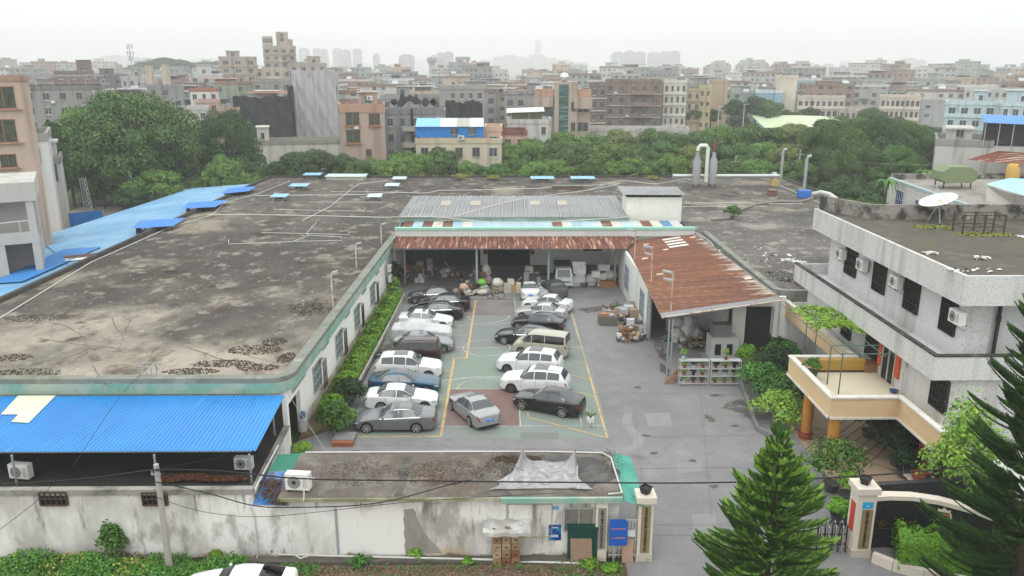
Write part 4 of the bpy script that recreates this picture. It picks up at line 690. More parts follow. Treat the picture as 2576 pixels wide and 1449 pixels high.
def car(kind,label,loc,head,paint,group='cars parked in the yard',cat='car',L=None,name='parked_car',trim=None,sun=None,roofmat_=None,rims=None,plate='3f86d8',glass=None,extra=None,pz=0.):
    K=dict(KINDS[kind]); 
    if L: K['L']=L
    t=thing(name,label,cat,(loc[0],loc[1],pz),head,group); sec=carsurf(K)
    ts=sorted(set([i/64 for i in range(65)]+[.004,.01,.02,.985,.995]+[w+d for w in K['wh'] for d in (-.08,-.075,-.05,.05,.075,.08)]))
    b=MB(); n=7; vs=[];fs=[]
    for q in ts:
        P=sec(q); vs+= [(p.x,p.y,p.z) for p in P]+[(p.x,-p.y,p.z) for p in P[-2::-1]]
    m=13
    for i in range(len(ts)-1):
        for k in range(m-1): fs.append((i*m+k,(i+1)*m+k,(i+1)*m+k+1,i*m+k+1))
    e=(len(ts)-1)*m; fs+=[tuple(range(m)),tuple(e+k for k in range(m))[::-1]]
    b.add(vs,fs); b.build('body',paint,t,True,.75)
    ub=MB(); hw=K['W']/2; L=K['L']; ub.box(-L*.47,-hw+.26,.2,L*.47,hw-.26,.62)
    for w in K['wh']:
        x=L/2-L*w
        for s in (-1,1): ub.tube([(x,s*(hw-.3),RW),(x,s*(hw-.27),RW)],RW+.05,16)
    ub.box(-L*.33,-hw+.1,.2,L*.33,hw-.1,.3); ub.build('underbody',black,t)
    gl=glass or M('car_glass','3f474b',rough=.07,spec=.7)
    def panel(t0,t1,s0,s1,mats,nme,nu=8,ns=3,both=True,off=.009,par=t,taper=0.):
        out=[]
        for sg in (1,-1):
            b=MB()
            def fn(u,v,sg=sg):
                tt=t0+(t1-t0)*u; ss=s0+(s1-s0)*v; p=sect(sec,tt,ss); e=.004
                du=sect(sec,tt+e,ss)-sect(sec,tt-e,ss); dv=sect(sec,tt,min(ss+.05,6))-sect(sec,tt,max(ss-.05,0)); nn=du.cross(dv)
                if nn.length>1e-9: nn.normalize()
                if nn.z<0 and abs(nn.z)>.3 or nn.y<0 and abs(nn.z)<=.3: nn=-nn
                p=p+nn*off; return (p.x,sg*p.y,p.z)
            b.grid(fn,nu,ns); out.append(b.build(nme,mats,par,True,1.2))
        return out
    def cpanel(t0,t1,nme,mats,w0=1.,nu=8,off=.009,smax0=3.12,smax1=3.12):
        b=MB()
        def fn(u,v):
            tt=t0+(t1-t0)*u; a=abs(2*v-1); sm=smax0+(smax1-smax0)*u; ss=6-(6-sm)*a; p=sect(sec,tt,ss); sl=(interp(K['top'],tt+.004)-interp(K['top'],tt-.004))/(.008*L); nn=Vector((sl,0,1)).normalized(); p=p+nn*off+Vector((0,.004*(1 if v>.5 else -1)*a,0)); return (p.x,p.y*(1 if v>.5 else -1),p.z)
        b.grid(fn,nu,12); return b.build(nme,mats,t,True,1.2)
    cpanel(*K['ws'],'windshield',gl); cpanel(*K['rw'],'rear_window',gl,smax0=3.15,smax1=3.2)
    a,c=K['sg']; cuts=[a]+list(K['pil'])+[c]
    for i in range(len(cuts)-1): panel(cuts[i]+(.006 if i else 0),cuts[i+1]-.006,2.12,2.97,gl,'side_window')
    tm=M('chrome_trim','c9cccd',rough=.15,metal=.9) if trim else None
    if tm: panel(a-.01,c+.012,1.98,2.09,tm,'window_trim',14,1,off=.014); panel(a+.06,c-.01,2.99,3.06,tm,'window_trim',14,1,off=.014)
    if K['sun'] and sun: cpanel(*K['sun'],'sunroof',M('sunroof_dark','55595c' if sun==2 else '2a2d2f',rough=.1,spec=.6),smax0=4.15,smax1=4.15)
    hl=M('headlight','cfd6d9',[('8e979b',6,(1,1,1),.4,.6,.7)],rough=.15,obj=True); tl=M('taillight','8e1f1c',rough=.25)
    panel(.012,.075,1.55,2.05,hl,'headlight',5,3,off=.008); panel(.955,.992,1.55,2.0,tl,'taillight',4,3,off=.008)
    b=MB(); z=interp(K['top'],.01); P=sec(.004); b.box(L/2-.02,-hw*.5,.36,L/2+.012,hw*.5,.56); b.build('grille',M('grille_black','1c1d1e',[('3a3c3e',12,(1,.2,5),.5,.6,.7)],rough=.4,obj=True),t)
    if plate:
        b=MB(); b.box(-L/2-.018,-.22,.62,-L/2+.03,.22,.75); b.build('licence_plate',M('plate_'+plate,plate,[('d5e2f0',9,(1,1,1),.58,.66,.7)],rough=.4,obj=True),t)
    for sg in (1,-1):
        q=sec(K['sg'][0]+.025); b=MB(); b.sphere((q[2].x,sg*(q[2].y+.1),q[2].z+.09),.09,6,(.7,1.1,.75)); b.build('mirror',paint,t,True)
        for dt in (.52,.70):
            q=sect(sec,dt,1.72); b=MB(); b.box(q.x-.09,sg*q.y-.012,q.z-.015,q.x+.09,sg*q.y+.014,q.z+.015); b.build('door_handle',tm or paint,t)
        for dt in (.335,.545,.70):
            b=MB(); 
            for s0,s1 in ((.3,1.),(1.,1.95)): p,q=sect(sec,dt,s0),sect(sec,dt,s1); b.quad((p.x-.007,sg*(p.y+.004),p.z),(p.x+.007,sg*(p.y+.004),p.z),(q.x+.007,sg*(q.y+.004),q.z),(q.x-.007,sg*(q.y+.004),q.z))
            b.build('door_seam',black,t)
    rm=rims or M('rim_silver','b7babc',rough=.3,metal=.7)
    for w in K['wh']:
        x=L/2-L*w
        for sg in (1,-1):
            y0=hw*.975-.21; y1=hw*.985
            b=MB(); b.tube([(x,sg*y0,RW),(x,sg*(y0+.02),RW),(x,sg*(y1-.03),RW),(x,sg*y1,RW)],[RW-.03,RW,RW,RW-.04],24); o=b.build('wheel',M('tyre','19191a',rough=.85),t,True)
            b=MB(); b.tube([(x,sg*(y1+.001),RW),(x,sg*(y1+.006),RW)],.235,24); b.build('rim_well',M('rim_dark','3a3c3e',rough=.5,metal=.4),o)
            b=MB(); 
            for k in range(7):
                an=k*2*PI/7; b.obox((x+.12*math.cos(an),sg*(y1+.014),RW+.12*math.sin(an)),(.115*math.cos(an),0,.115*math.sin(an)),(0,.008,0),(-.026*math.sin(an),0,.026*math.cos(an)))
            b.tube([(x,sg*(y1+.004),RW),(x,sg*(y1+.026),RW)],.05,10)
            for k in range(24):
                a0,a1=k*PI/12,(k+1)*PI/12; b.obox((x+.235*math.cos((a0+a1)/2),sg*(y1+.012),RW+.235*math.sin((a0+a1)/2)),(-.032*math.sin((a0+a1)/2),0,.032*math.cos((a0+a1)/2)),(0,.01,0),(.014*math.cos((a0+a1)/2),0,.014*math.sin((a0+a1)/2)))
            b.build('rim',rm,o)
    if extra: extra(t,K,sec)
    return t
def paint(name,c,rough=.28,metal=.0,coat=.7): return M('paint_'+name,c,rough=rough,metal=metal,coat=coat,spec=.4)
white=paint('white','d9dad9'); dgrey=paint('grey','6f7174',.35,.35); silver=paint('silver','9a9d9d',.35,.4); blackp=paint('black','0b0b0d'); navyblack=paint('navy_black','0d0e17'); blue=paint('blue','0f4a63',.3,.35)
brown=paint('brown','2c1a17',.3,.2); beige=paint('beige','a9a798',.4,.1); gunm=paint('gunmetal','4a4b4d',.35,.35); palesil=paint('pale_silver','b9bbba',.3,.3); ltgrey=paint('light_grey','7d8083',.35,.35)
def rails(t,K,sec):
    for sg in (1,-1):
        b=MB(); b.tube([(sect(sec,q,4).x,sg*sect(sec,q,3.6).y,sect(sec,q,4).z+.035+(0 if q in(.48,.86) else .03)) for q in (.48,.52,.65,.8,.86)],.018,5); b.build('roof_rail',M('rail_grey','8a8d8f',rough=.3,metal=.6),t)
def chrome_arch(t,K,sec):
    for w in K['wh']:
        x=K['L']/2-K['L']*w
        for sg in (1,-1):
            b=MB(); b.tube([(x+(RW+.07)*math.cos(a),sg*(K['W']/2+.004),RW+(RW+.07)*math.sin(a)) for a in [R(20+14*k) for k in range(11)]],.016,5); b.build('arch_trim',M('chrome_trim','c9cccd',rough=.15,metal=.9),t)
def opentrunk(t,K,sec):
    b=MB(); b.obox((-K['L']*.37,0,1.38),(.02,0,.36),(0,.62,0),(.03,0,.004)); b.build('open_boot_lid',gunm,t); b=MB(); b.box(-K['L']*.47,-.55,.98,-K['L']*.36,.55,1.09); b.build('boot_load',M('boot_load','7a6a63',[('b8b2aa',4,(1,1,1),.5,.6,.8)],rough=.8,obj=True),t)
hd=PI
car('sedan','grey sedan nearest the front of the left row, nose to the hedge',(-6.55,43.95),R(180),dgrey,L=4.95,trim=True,sun=2,plate=None)
car('sedan','white sedan between the front grey sedan and the blue one',(-6.55,47.0),R(0),white,L=4.6,plate=None)
car('fast','blue-green fastback car between two white cars in the left row',(-6.7,49.65),R(0),blue,plate=None,sun=1)
car('suv','white sport utility vehicle in the left row with dark sunroof',(-6.75,52.35),R(0),white,sun=2,plate=None,L=4.7)
car('mpv','dark brown people carrier in the left row with reddish tail lights',(-7.05,55.45),R(180),brown,extra=rails,glass=M('black_glass','0b0c0d',rough=.05,spec=.7),L=4.75,plate=None)
car('sedan','mid-grey sedan half hidden behind the brown people carrier',(-6.25,57.6),R(1),ltgrey,trim=True,sun=2,plate=None)
car('sedan','white sedan just beyond the silver covered car',(-6.6,63.3),R(-3),white,sun=1,plate=None,L=4.6)
car('sedan','black sedan beyond the white one in the left row',(-6.0,65.75),R(178),blackp,trim=True,L=4.9,plate=None)
car('sedan','long black sedan next to the farthest grey sedan in left row',(-5.55,68.25),R(177),blackp,trim=True,L=5.0,plate=None)
car('sedan','farthest gunmetal sedan in the left row with its boot open',(-6.6,70.7),R(180),gunm,trim=True,extra=opentrunk,sun=1,plate=None)
car('sedan','silver sedan parked askew alone on the red court key',(-1.95,45.45),R(117.5),silver,L=4.6,trim=True,sun=2)
car('sedan','black sedan with chrome wheel arches nearest in the right row',(2.75,46.45),R(154.5),blackp,L=4.6,extra=chrome_arch,plate=None)
car('suv','white sport utility vehicle with long dark sunroof behind the nearest black sedan',(2.0,49.6),R(166),white,sun=2,extra=rails,rims=M('rim_gun','6d7073',rough=.35,metal=.7))
car('suv','white sport utility vehicle beside the beige van in the right row',(1.75,53.15),R(165),white,sun=1,plate=None,rims=M('rim_gun','6d7073'))
car('van','boxy beige minivan in the middle of the right row',(2.75,56.55),R(162),beige,name='minivan',cat='van',L=4.2,glass=M('black_glass','0b0c0d'))
car('fast','black coupe sticking out of the right row beside the beige van',(1.6,59.25),R(167),blackp,trim=True,plate=None,sun=None)
car('sedan','dark navy-black sedan between the black coupe and the silver sedan',(2.75,62.5),R(160),navyblack,L=4.5)
car('sedan','silver sedan between the dark navy one and the far white sedan',(3.1,65.45),R(166),palesil,L=4.55,plate=None)
car('sedan','white sedan at the far end of the angled right row',(3.75,68.0),R(158),white,L=4.6,plate=None)
car('sedan','white sedan seen from behind, parked facing the shed',(2.3,72.6),R(92),white,L=4.4)
car('sedan','dark grey saloon with reddish tail, squeezed beside the white rear-on sedan',(4.75,73.3),R(100),M('paint_darkgrey','4b4c4d',rough=.45),L=4.4,plate=None)
car('fast','white car on the verge at the bottom edge of the picture',(-10.75,27.8),R(180),white,L=4.6,group='cars on the verge',plate=None,glass=M('black_glass','0b0c0d'))
# covered car
K=dict(KINDS['sedan']); K['L']=4.7; cv=thing('covered_car','car hidden under a crumpled silver-white fabric cover in the left row','covered car',(-6.65,60.3,0),R(0),'cars parked in the yard')
sec=carsurf(K,arch=False); b=MB(); g=random.Random(4)
def cf(u,v):
    p=sect(sec,u,6*v); s=.05+.028*math.sin(u*23+v*6)*math.sin(v*11+u*5)+.012*math.sin(u*51-v*9)
    q=p*1.0; q.y=p.y*1.05+.05+s*.5*(1-v); q.x*=1.03; q.z=max(.06,p.z+s*.9-(.16*(1-v)*(1 if v<.2 else 0))); 
    if v<.02: q.z=.1+.05*math.sin(u*60)
    return q
for sg in (1,-1): b.grid(lambda u,v:(cf(u,v).x,sg*(cf(u,v).y if v<.999 else 0),cf(u,v).z),60,22)
for e in (0,1):
    n=22
    for k in range(n):
        p,q=cf(e,k/n),cf(e,(k+1)/n); b.quad((p.x,p.y,p.z),(q.x,q.y if k<n-1 else 0,q.z),(q.x,-q.y if k<n-1 else 0,q.z),(p.x,-p.y,p.z))
b.build('car_cover',M('cover_silver','bfc1c2',[('9b9da0',1.6,(1,1,1),.5,.7,.5)],rough=.45,metal=.05,bump=(2.5,.35,.06)),cv,True,1.4)
b=MB(); b.box(-1.9,-.6,.05,1.9,.6,.4); b.build('underbody',black,cv)
# small truck facing the camera
tk=thing('small_truck','small white flatbed lorry facing the yard at the shed mouth','truck',(5.75,77.1,0),R(-90)); tw=paint('truck_white','c9cac6')
b=MB(); hw=.82; prof=[(2.2,.45),(2.24,.62),(2.2,1.05),(1.95,1.12),(1.55,1.86),(1.35,1.94),(.75,1.92),(.7,.5)]
for i in range(len(prof)-1):
    p,q=prof[i],prof[i+1]; wp=hw*(.9 if p[1]>1.2 else 1); wq=hw*(.9 if q[1]>1.2 else 1); b.quad((p[0],-wp,p[1]),(p[0],wp,p[1]),(q[0],wq,q[1]),(q[0],-wq,q[1]))
for s in (-1,1): b.add([(p[0],s*hw*(.9 if p[1]>1.2 else 1),p[1]) for p in prof],[tuple(range(len(prof)))])
b.build('cab',tw,tk)
b=MB(); b.quad((1.96,-.66,1.16),(1.96,.66,1.16),(1.6,.6,1.8),(1.6,-.6,1.8)); o=b.build('windshield',M('truck_glass','4a5457',rough=.08,spec=.7),tk); o.location=(.02,0,.012)
for s in (-1,1):
    b=MB(); b.quad((1.85,s*.83,1.12),(1.0,s*.83,1.12),(1.0,s*.75,1.78),(1.55,s*.75,1.78)); b.build('side_window',glassd,tk)
    b=MB(); b.tube([(2.19,s*.6,.82),(2.245,s*.6,.82)],.1,12); b.build('headlight',M('headlight','cfd6d9'),tk)
    b=MB(); b.tube([(1.7,s*.8,1.25),(1.85,s*1.0,1.35)],.015,5); b.box(1.8,s*.95,1.2,1.86,s*1.1,1.5); b.build('mirror',black,tk)
    for x in (1.4,-1.3): b=MB(); b.tube([(x,s*.6,.3),(x,s*.8,.3)],.3,18); o=b.build('wheel',M('tyre','19191a'),tk); b=MB(); b.tube([(x,s*.8,.3),(x,s*.81,.3)],.16,12); b.build('rim',steel,o)
b=MB(); b.box(2.2,-.7,.62,2.235,.7,.8); b.build('grille',M('grille_black','1c1d1e'),tk)
b=MB(); b.box(2.18,-.84,.36,2.3,.84,.56); b.build('bumper',tw,tk)
b=MB(); b.box(-2.2,-.84,.55,.65,.84,.68); b.box(-2.2,-.84,.68,.65,-.8,1.05); b.box(-2.2,.8,.68,.65,.84,1.05); b.box(-2.2,-.8,.68,-2.16,.8,1.05); b.build('bed',M('bed_blue','6d7a80',rough=.6),tk)
b=MB()
for x in (.62,-.8,-2.15): b.tube([(x,-.82,1.0),(x,-.82,1.95),(x,-.6,2.12),(x,.6,2.12),(x,.82,1.95),(x,.82,1.0)],.025,5)
b.build('bed_frame',black,tk); b=MB(); b.quad((.6,-.8,1.97),(.6,.8,1.97),(-2.1,.8,1.97),(-2.1,-.8,1.97)); b.build('bed_cover',M('tarp_dark','3a3d3f',rough=.8),tk)
# ================================================================= people
def person(label,loc,rz,joints,rad,cloth,skin,hair,group=None):
    """joints: name -> (co,parent); one skinned body, clothing as children"""
    t=thing('person',label,'person',loc,rz,group); names=list(joints); vs=[joints[n][0] for n in names]; es=[(names.index(joints[n][1]),i) for i,n in enumerate(names) if joints[n][1]]
    def skinm(nme,keep,scale,mat):
        ids=[i for i,n in enumerate(names) if n in keep]; mp={a:k for k,a in enumerate(ids)}
        me=bpy.data.meshes.new(nme); me.from_pydata([vs[i] for i in ids],[(mp[a],mp[b]) for a,b in es if a in mp and b in mp],[]); ob=bpy.data.objects.new(nme,me); COL.objects.link(ob)
        md=ob.modifiers.new('skin','SKIN'); md.use_smooth_shade=True
        for k,i in enumerate(ids): r=rad[names[i]]; me.skin_vertices[0].data[k].radius=(r[0]*scale,r[1]*scale) if isinstance(r,tuple) else (r*scale,r*scale); me.skin_vertices[0].data[k].use_root=(k==0)
        ob.modifiers.new('sub','SUBSURF').levels=1; ob.modifiers['sub'].render_levels=2
        me.materials.append(mat); ob.parent=t; return ob
    skinm('body',names,1,skin)
    for nme,keep,sc,mat in cloth: skinm(nme,keep,sc,mat)
    h=Vector(joints['head'][0]); b=MB(); b.sphere((h.x-.015,h.y,h.z+.045),.112,7,(1,.92,1)); b.build('hair',hair,t,True)
    b=MB(); b.sphere((h.x+.1,h.y,h.z-.01),.02,4); b.build('nose',skin,t)
    for s in (-1,1): b=MB(); b.sphere((h.x+.088,h.y+s*.035,h.z+.025),.012,4); b.build('eye',black,t); b=MB(); b.sphere((h.x,h.y+s*.1,h.z),.025,4); b.build('ear',skin,t)
    b=MB(); b.box(h.x+.086,h.y-.025,h.z-.055,h.x+.097,h.y+.025,h.z-.045); b.build('mouth',M('lips','7a4038'),t)
    return t
def fig(st=.0,armL=(.05,.3,.85),armR=(.05,-.3,.85),elL=(0,.27,1.12),elR=(0,-.27,1.12),fl=(0,.1),fr=(0,-.1),bend=0):
    J={'pelvis':((0,0,.93),None),'waist':((.01+bend*.3,0,1.08),'pelvis'),'chest':((bend*.7,0,1.3),'waist'),'neck':((bend,0,1.48),'chest'),'chin':((bend+.02,0,1.56),'neck'),'head':((bend+.02,0,1.64),'chin'),'crown':((bend+.01,0,1.71),'head')}
    for s,a,e,f in (('L',armL,elL,fl),('R',armR,elR,fr)):
        y=1 if s=='L' else -1
        J['sh'+s]=((bend,y*.17,1.42),'chest'); J['el'+s]=(e,'sh'+s); J['wr'+s]=(a,'el'+s); d=(Vector(a)-Vector(e)).normalized(); p=Vector(a)+d*.07; J['palm'+s]=(tuple(p),'wr'+s)
        for k in range(4): q=p+d*(.075 if k in(1,2) else .06)+Vector((.022*(k-1.5),0,-.005*abs(k-1.5))); J['fing%d%s'%(k,s)]=(tuple(q),'palm'+s)
        J['thumb'+s]=(tuple(Vector(a)+d*.05+Vector((.045,0,0))),'wr'+s)
        J['hip'+s]=((0,y*.09,.88),'pelvis'); J['knee'+s]=((f[0]*.5+.03,f[1]*.95,.48),'hip'+s); J['ank'+s]=((f[0],f[1],.09),'knee'+s); J['toe'+s]=((f[0]+.17,f[1],.035),'ank'+s)
    rad={'pelvis':(.15,.11),'waist':(.135,.1),'chest':(.165,.11),'neck':.055,'chin':.065,'head':.098,'crown':.07}
    for n in J:
        b=n[:-1]
        if b in('sh',):rad[n]=.062
        elif b=='el':rad[n]=.042
        elif b=='wr':rad[n]=.028
        elif b=='palm':rad[n]=.034
        elif b.startswith('fing') or b=='thumb':rad[n]=.0095
        elif b=='hip':rad[n]=.088
        elif b=='knee':rad[n]=.06
        elif b=='ank':rad[n]=.04
        elif b=='toe':rad[n]=.035
    return J,rad
skin=M('skin','b98b6d',rough=.6); hairm=M('black_hair','15120f',rough=.5)
J,rad=fig(armL=(.12,.42,1.02),elL=(.02,.33,1.15),fl=(.2,.09),fr=(-.18,-.09)); q=G(1027,718)
legs=[n for n in J if n[:-1] in('hip','knee','ank')]+['pelvis']
person('person in black trousers and dark top walking at the shed entrance',(q[0],q[1],0),R(200),J,rad,[('trousers',legs,1.16,M('cloth_black','141416')),('shirt',['pelvis','waist','chest','shL','shR','elL','elR'],1.13,M('cloth_dark','2b2b2e'))],skin,hairm)
J,rad=fig(armL=(.2,.2,1.0),elL=(.02,.28,1.14),armR=(.22,-.18,1.0),elR=(.02,-.28,1.14),bend=.08); q=G(1915,935)
person('person in a white shirt and dark shorts bending over the shrubs by the plant shelves',(q[0],q[1],0),R(250),J,rad,[('shorts',['pelvis','hipL','hipR','kneeL','kneeR'],1.15,M('cloth_navy','1b1d26')),('shirt',['waist','chest','shL','shR','elL','elR','pelvis'],1.14,M('cloth_white','d2d3d4'))],skin,hairm)
# ================================================================= bicycles, scooters, clutter in the shed
def bike(label,loc,rz,col,group='bicycles at the shed'):
    t=thing('bicycle',label,'bicycle',loc,rz,group); fm=M('bike_'+col,col,rough=.4)
    for x in (-.52,.52):
        b=MB(); b.tube([(x+.33*math.cos(a),0,.34+.33*math.sin(a)) for a in [2*PI*k/20 for k in range(21)]],.022,5,False); o=b.build('wheel',M('tyre','19191a'),t)
        b=MB(); [b.tube([(x,0,.34),(x+.32*math.cos(k*PI/5),0,.34+.32*math.sin(k*PI/5))],.004,3) for k in range(10)]; b.build('spokes',galv,o)
    b=MB(); b.tube([(-.52,0,.34),(-.12,0,.32),(-.2,0,.82),(-.52,0,.34)],.022,5); b.tube([(-.12,0,.32),(.38,0,.78),(-.18,0,.72)],.024,5); b.tube([(.52,0,.34),(.4,0,.78),(.36,0,.98)],.022,5); b.build('frame',fm,t)
    b=MB(); b.tube([(.3,-.27,1.0),(.37,-.1,1.02),(.37,.1,1.02),(.3,.27,1.0)],.017,5); b.build('handlebar',black,t)
    b=MB(); b.sphere((-.22,0,.88),.12,5,(1.1,.7,.4)); b.build('saddle',black,t,True)
    b=MB(); b.box(.5,-.15,.72,.78,.15,.95); b.build('basket',galv,t); return t
def scooter(label,loc,rz,col,group='scooters at the shed'):
    t=thing('scooter',label,'scooter',loc,rz,group); fm=M('scoot_'+col,col,rough=.3,coat=.5)
    for x in (-.6,.6): b=MB(); b.tube([(x,-.06,.24),(x,.06,.24)],.24,16); b.build('wheel',M('tyre','19191a'),t)
    b=MB(); b.xprism([(.35,.3),(.5,1.0),(.62,.95),(.55,.4),(.3,.22),(-.3,.22),(-.4,.6),(-.95,.7),(-.9,.45),(-.35,.15),(.4,.15)],-.14,.14,'y'); b.build('body',fm,t)
    b=MB(); b.xprism([(-.3,.62),(-.95,.72),(-.9,.82),(-.3,.76)],-.13,.13,'y'); b.build('seat',black,t)
    b=MB(); b.tube([(.45,-.3,1.1),(.52,0,1.05),(.45,.3,1.1)],.02,5); b.tube([(.6,0,.24),(.5,0,1.06)],.03,5); b.build('handlebar',black,t)
    b=MB(); b.box(-1.1,-.18,.85,-.75,.18,1.15); b.build('top_box',black,t); return t
q=G(1240,752); 
bike('pale bicycle leaning by the shed post in front of the bundled goods',G(1246,752),R(175),'c9c3ae')
bike('dark bicycle standing behind the pale one by the bundled goods',G(1225,742),R(170),'3b3f46')
scooter('red and white scooter left of the bundled goods',G(1180,745),R(200),'b9b3ad')
scooter('scooter with blue body parked under the annex front',G(1862,897),R(150),'5f7f86')
def heap(name,label,cat,loc,parts,group=None):
    """parts: (kind, dx,dy,dz, sx,sy,sz, colour, name)"""
    t=thing(name,label,cat,loc,0,group)
    for k,dx,dy,dz,sx,sy,sz,c,nme in parts:
        m=M('heap_'+c,c,[('8a867e',3,(1,1,1),.55,.7,.5)],rough=.8,bump=(6,.4,.05)); b=MB()
        if k=='b': b.obox((dx,dy,dz+sz),(sx,.12*sx*rng.uniform(-1,1),0),(-.12*sy*rng.uniform(-1,1),sy,0),(0,0,sz))
        elif k=='s': b.grid(lambda u,v:(dx+sx*math.cos(2*PI*u)*math.sin(PI*v)*(1+.12*math.sin(9*u*PI+v*7)),dy+sy*math.sin(2*PI*u)*math.sin(PI*v)*(1+.1*math.sin(8*u*PI+v*5)),dz+sz*(1+math.cos(PI*v)*(1+.08*math.sin(6*PI*u)))),18,10)
        elif k=='c': b.cyl(dx,dy,dz,dz+2*sz,sx,sx)
        b.build(nme,m,t,k!='b')
    return t
gx,gy,_=G(1158,742); H=lambda px,py:G(px,py)
for i,(px,py,w,h,cols,l) in enumerate([(1170,745,.55,1.1,('b8b9b4','c4a78f'),'white-wrapped bundle beside the scooter at left of the goods'),(1215,742,.7,1.5,('c5bfb2','a6b59a','6fae3a'),'tall goods bundle topped with bright green bags'),(1222,720,.55,2.0,('b59aa0','c2beb9'),'tallest bundle with pinkish wrapping behind the green bags'),(1252,738,.65,1.4,('b9a58c','c9c6bd'),'brownish bundle of wrapped goods right of the green bags')]):
    q=G(px,py); heap('goods_bundle',l,'bundle',q,[('s',rng.uniform(-.2,.2)*w,rng.uniform(0,.4),k*h/len(cols)*.9,w*(1-.18*k),w*.8,h/len(cols)*.62,c,'sack') for k,c in enumerate(cols)]+[('s',w*.5,.3,0,w*.45,w*.4,h*.3,'a9aaa6','sack'),('b',-w*.6,.2,0,.2,.2,.35,'8d6b4c','box')],'wrapped goods at the shed mouth')
q=G(1290,735); heap('carton_pile','cardboard boxes and a cream chair piled by the right shed post','boxes',q,[('b',-.5,0,0,.35,.3,.45,'b5aea0','box'),('b',.15,.1,0,.3,.3,.35,'a89372','box'),('b',-.2,.2,.75,.3,.3,.25,'c7bea9','box'),('b',.55,-.1,0,.2,.2,.5,'cbbf98','chair')])
q=G(1340,725); heap('machine_parts','grey machine parts and dark scrap behind the white rear-on sedan','machine',q,[('b',-.6,.4,0,.25,.3,.8,'8f9193','cabinet'),('b',.2,1.2,0,.7,.4,.55,'55575a','frame_block'),('b',1.4,1.6,0,.8,.5,.5,'3f4143','frame_block'),('c',.6,.4,0,.2,.2,.5,'a3a5a6','drum'),('b',-.3,1.8,1.1,.4,.3,.35,'b5b5b0','cabinet')])
q=G(1355,745); b=MB(); t=tag(b.grid(lambda u,v:(q[0]-1.2+2.4*u,q[1]-.9+1.9*v,.75*(math.sin(PI*min(max(u,.02),.98))**.4)*(math.sin(PI*min(max(v,.02),.98))**.4)*(1.1+.25*math.sin(u*9)*math.sin(v*7))),26,20).build('striped_tarpaulin',M('stripe_tarp','a7adb3',[('5f666e',2.2,(.25,5,1),.5,.56,.8)],rough=.6,bump=(4,.5,.06)),None,True),'grey striped tarpaulin draped over a load behind the white sedan','tarpaulin')
q=G(1383,747); t=thing('blue_crate','bright blue plastic crate between the striped tarpaulin and the lorry','crate',q); MB(t).box(q[0]-.33,q[1]-.2,.02,q[0]+.33,q[1]+.25,.36).build('body',M('crate_blue','2567b0',rough=.5)); MB(t).box(q[0]-.36,q[1]-.23,.36,q[0]+.36,q[1]+.28,.42).build('rim',M('crate_blue','2567b0'))
q=G(1458,722); heap('foam_stack','tall stack of white foam boards beside the lorry','stack',q,[('b',-.05,.8,k*.41,.62,.45,.205,c,'board') for k,c in enumerate(('cfd0cf','d6d7d6','c7c8c7','dadbda','cccdcc','d4d5d4'))])
q=G(1428,712); heap('white_sacks','bulging white sacks against the shed back wall','sacks',(q[0],q[1]+2,0),[('s',-1.2,0,0,.6,.5,.9,'bdbdb8','sack'),('s',0,.3,0,.65,.5,1.0,'c7c7c2','sack'),('s',.9,0,0,.5,.5,.7,'b5b6b2','sack')])
q=G(1510,718); heap('foam_scrap','jumble of white foam blocks and sacks in the right corner of the shed','scrap',q,[('s',-.9,.2,0,.7,.6,.55,'b3b4b0','sack'),('b',.1,.4,.6,.5,.4,.3,'d2d3d2','block'),('b',.35,.8,1.4,.55,.4,.3,'c9cac9','block'),('s',1.0,.5,.4,.7,.6,.5,'bcbdb9','sack'),('b',-.5,-.1,.9,.4,.25,.3,'d8d9d8','block'),('b',.6,-.3,0,.8,.4,.25,'9a6a45','carton'),('b',-.1,.9,0,.6,.5,.6,'a8a9a6','block')])
q=G(1065,700); heap('machine_bench','metal parts standing on a work table inside the dark shed','bench',q,[('b',0,2,0,1.0,.5,.45,'6b5848','table'),('b',.5,2,.9,.3,.25,.35,'8f8f8d','machine'),('b',-.5,2,.9,.35,.3,.2,'a08770','machine'),('c',.4,1.2,0,.12,.12,.5,'b9babb','pipe'),('c',.8,1.2,0,.1,.1,.6,'a9aaab','pipe'),('c',-.1,1.2,0,.1,.1,.4,'a9aaab','pipe')])
q=G(1030,720); heap('white_tins','stack of small white boxes by the left shed wall','boxes',(q[0]+.6,q[1]+1.5,0),[('b',0,0,0,.2,.2,.22,'c5c6c3','tin'),('b',.5,0,0,.2,.2,.22,'cfd0cd','tin'),('b',.35,.1,.45,.2,.2,.2,'c0c1be','tin')])
t=thing('fire_extinguisher','red fire extinguisher board at the left end of the shed','extinguisher',(-9.7,77.2,0)); MB(t).cyl(-9.7,77.1,.9,1.5,.09).build('cylinder',M('ext_red','a3211d',rough=.4)); MB(t).box(-9.95,77.3,.7,-9.5,77.33,1.9).build('board',M('ext_board','8f3a35',rough=.7))
rj=random.Random(12); SC=['8f9193','a9abad','6f7173','b5b0a6','7d6a55','8c6f55','c9c8c2','55585a','5c6b5a','9a8f80','77502f','3f4a57','b08a6a']
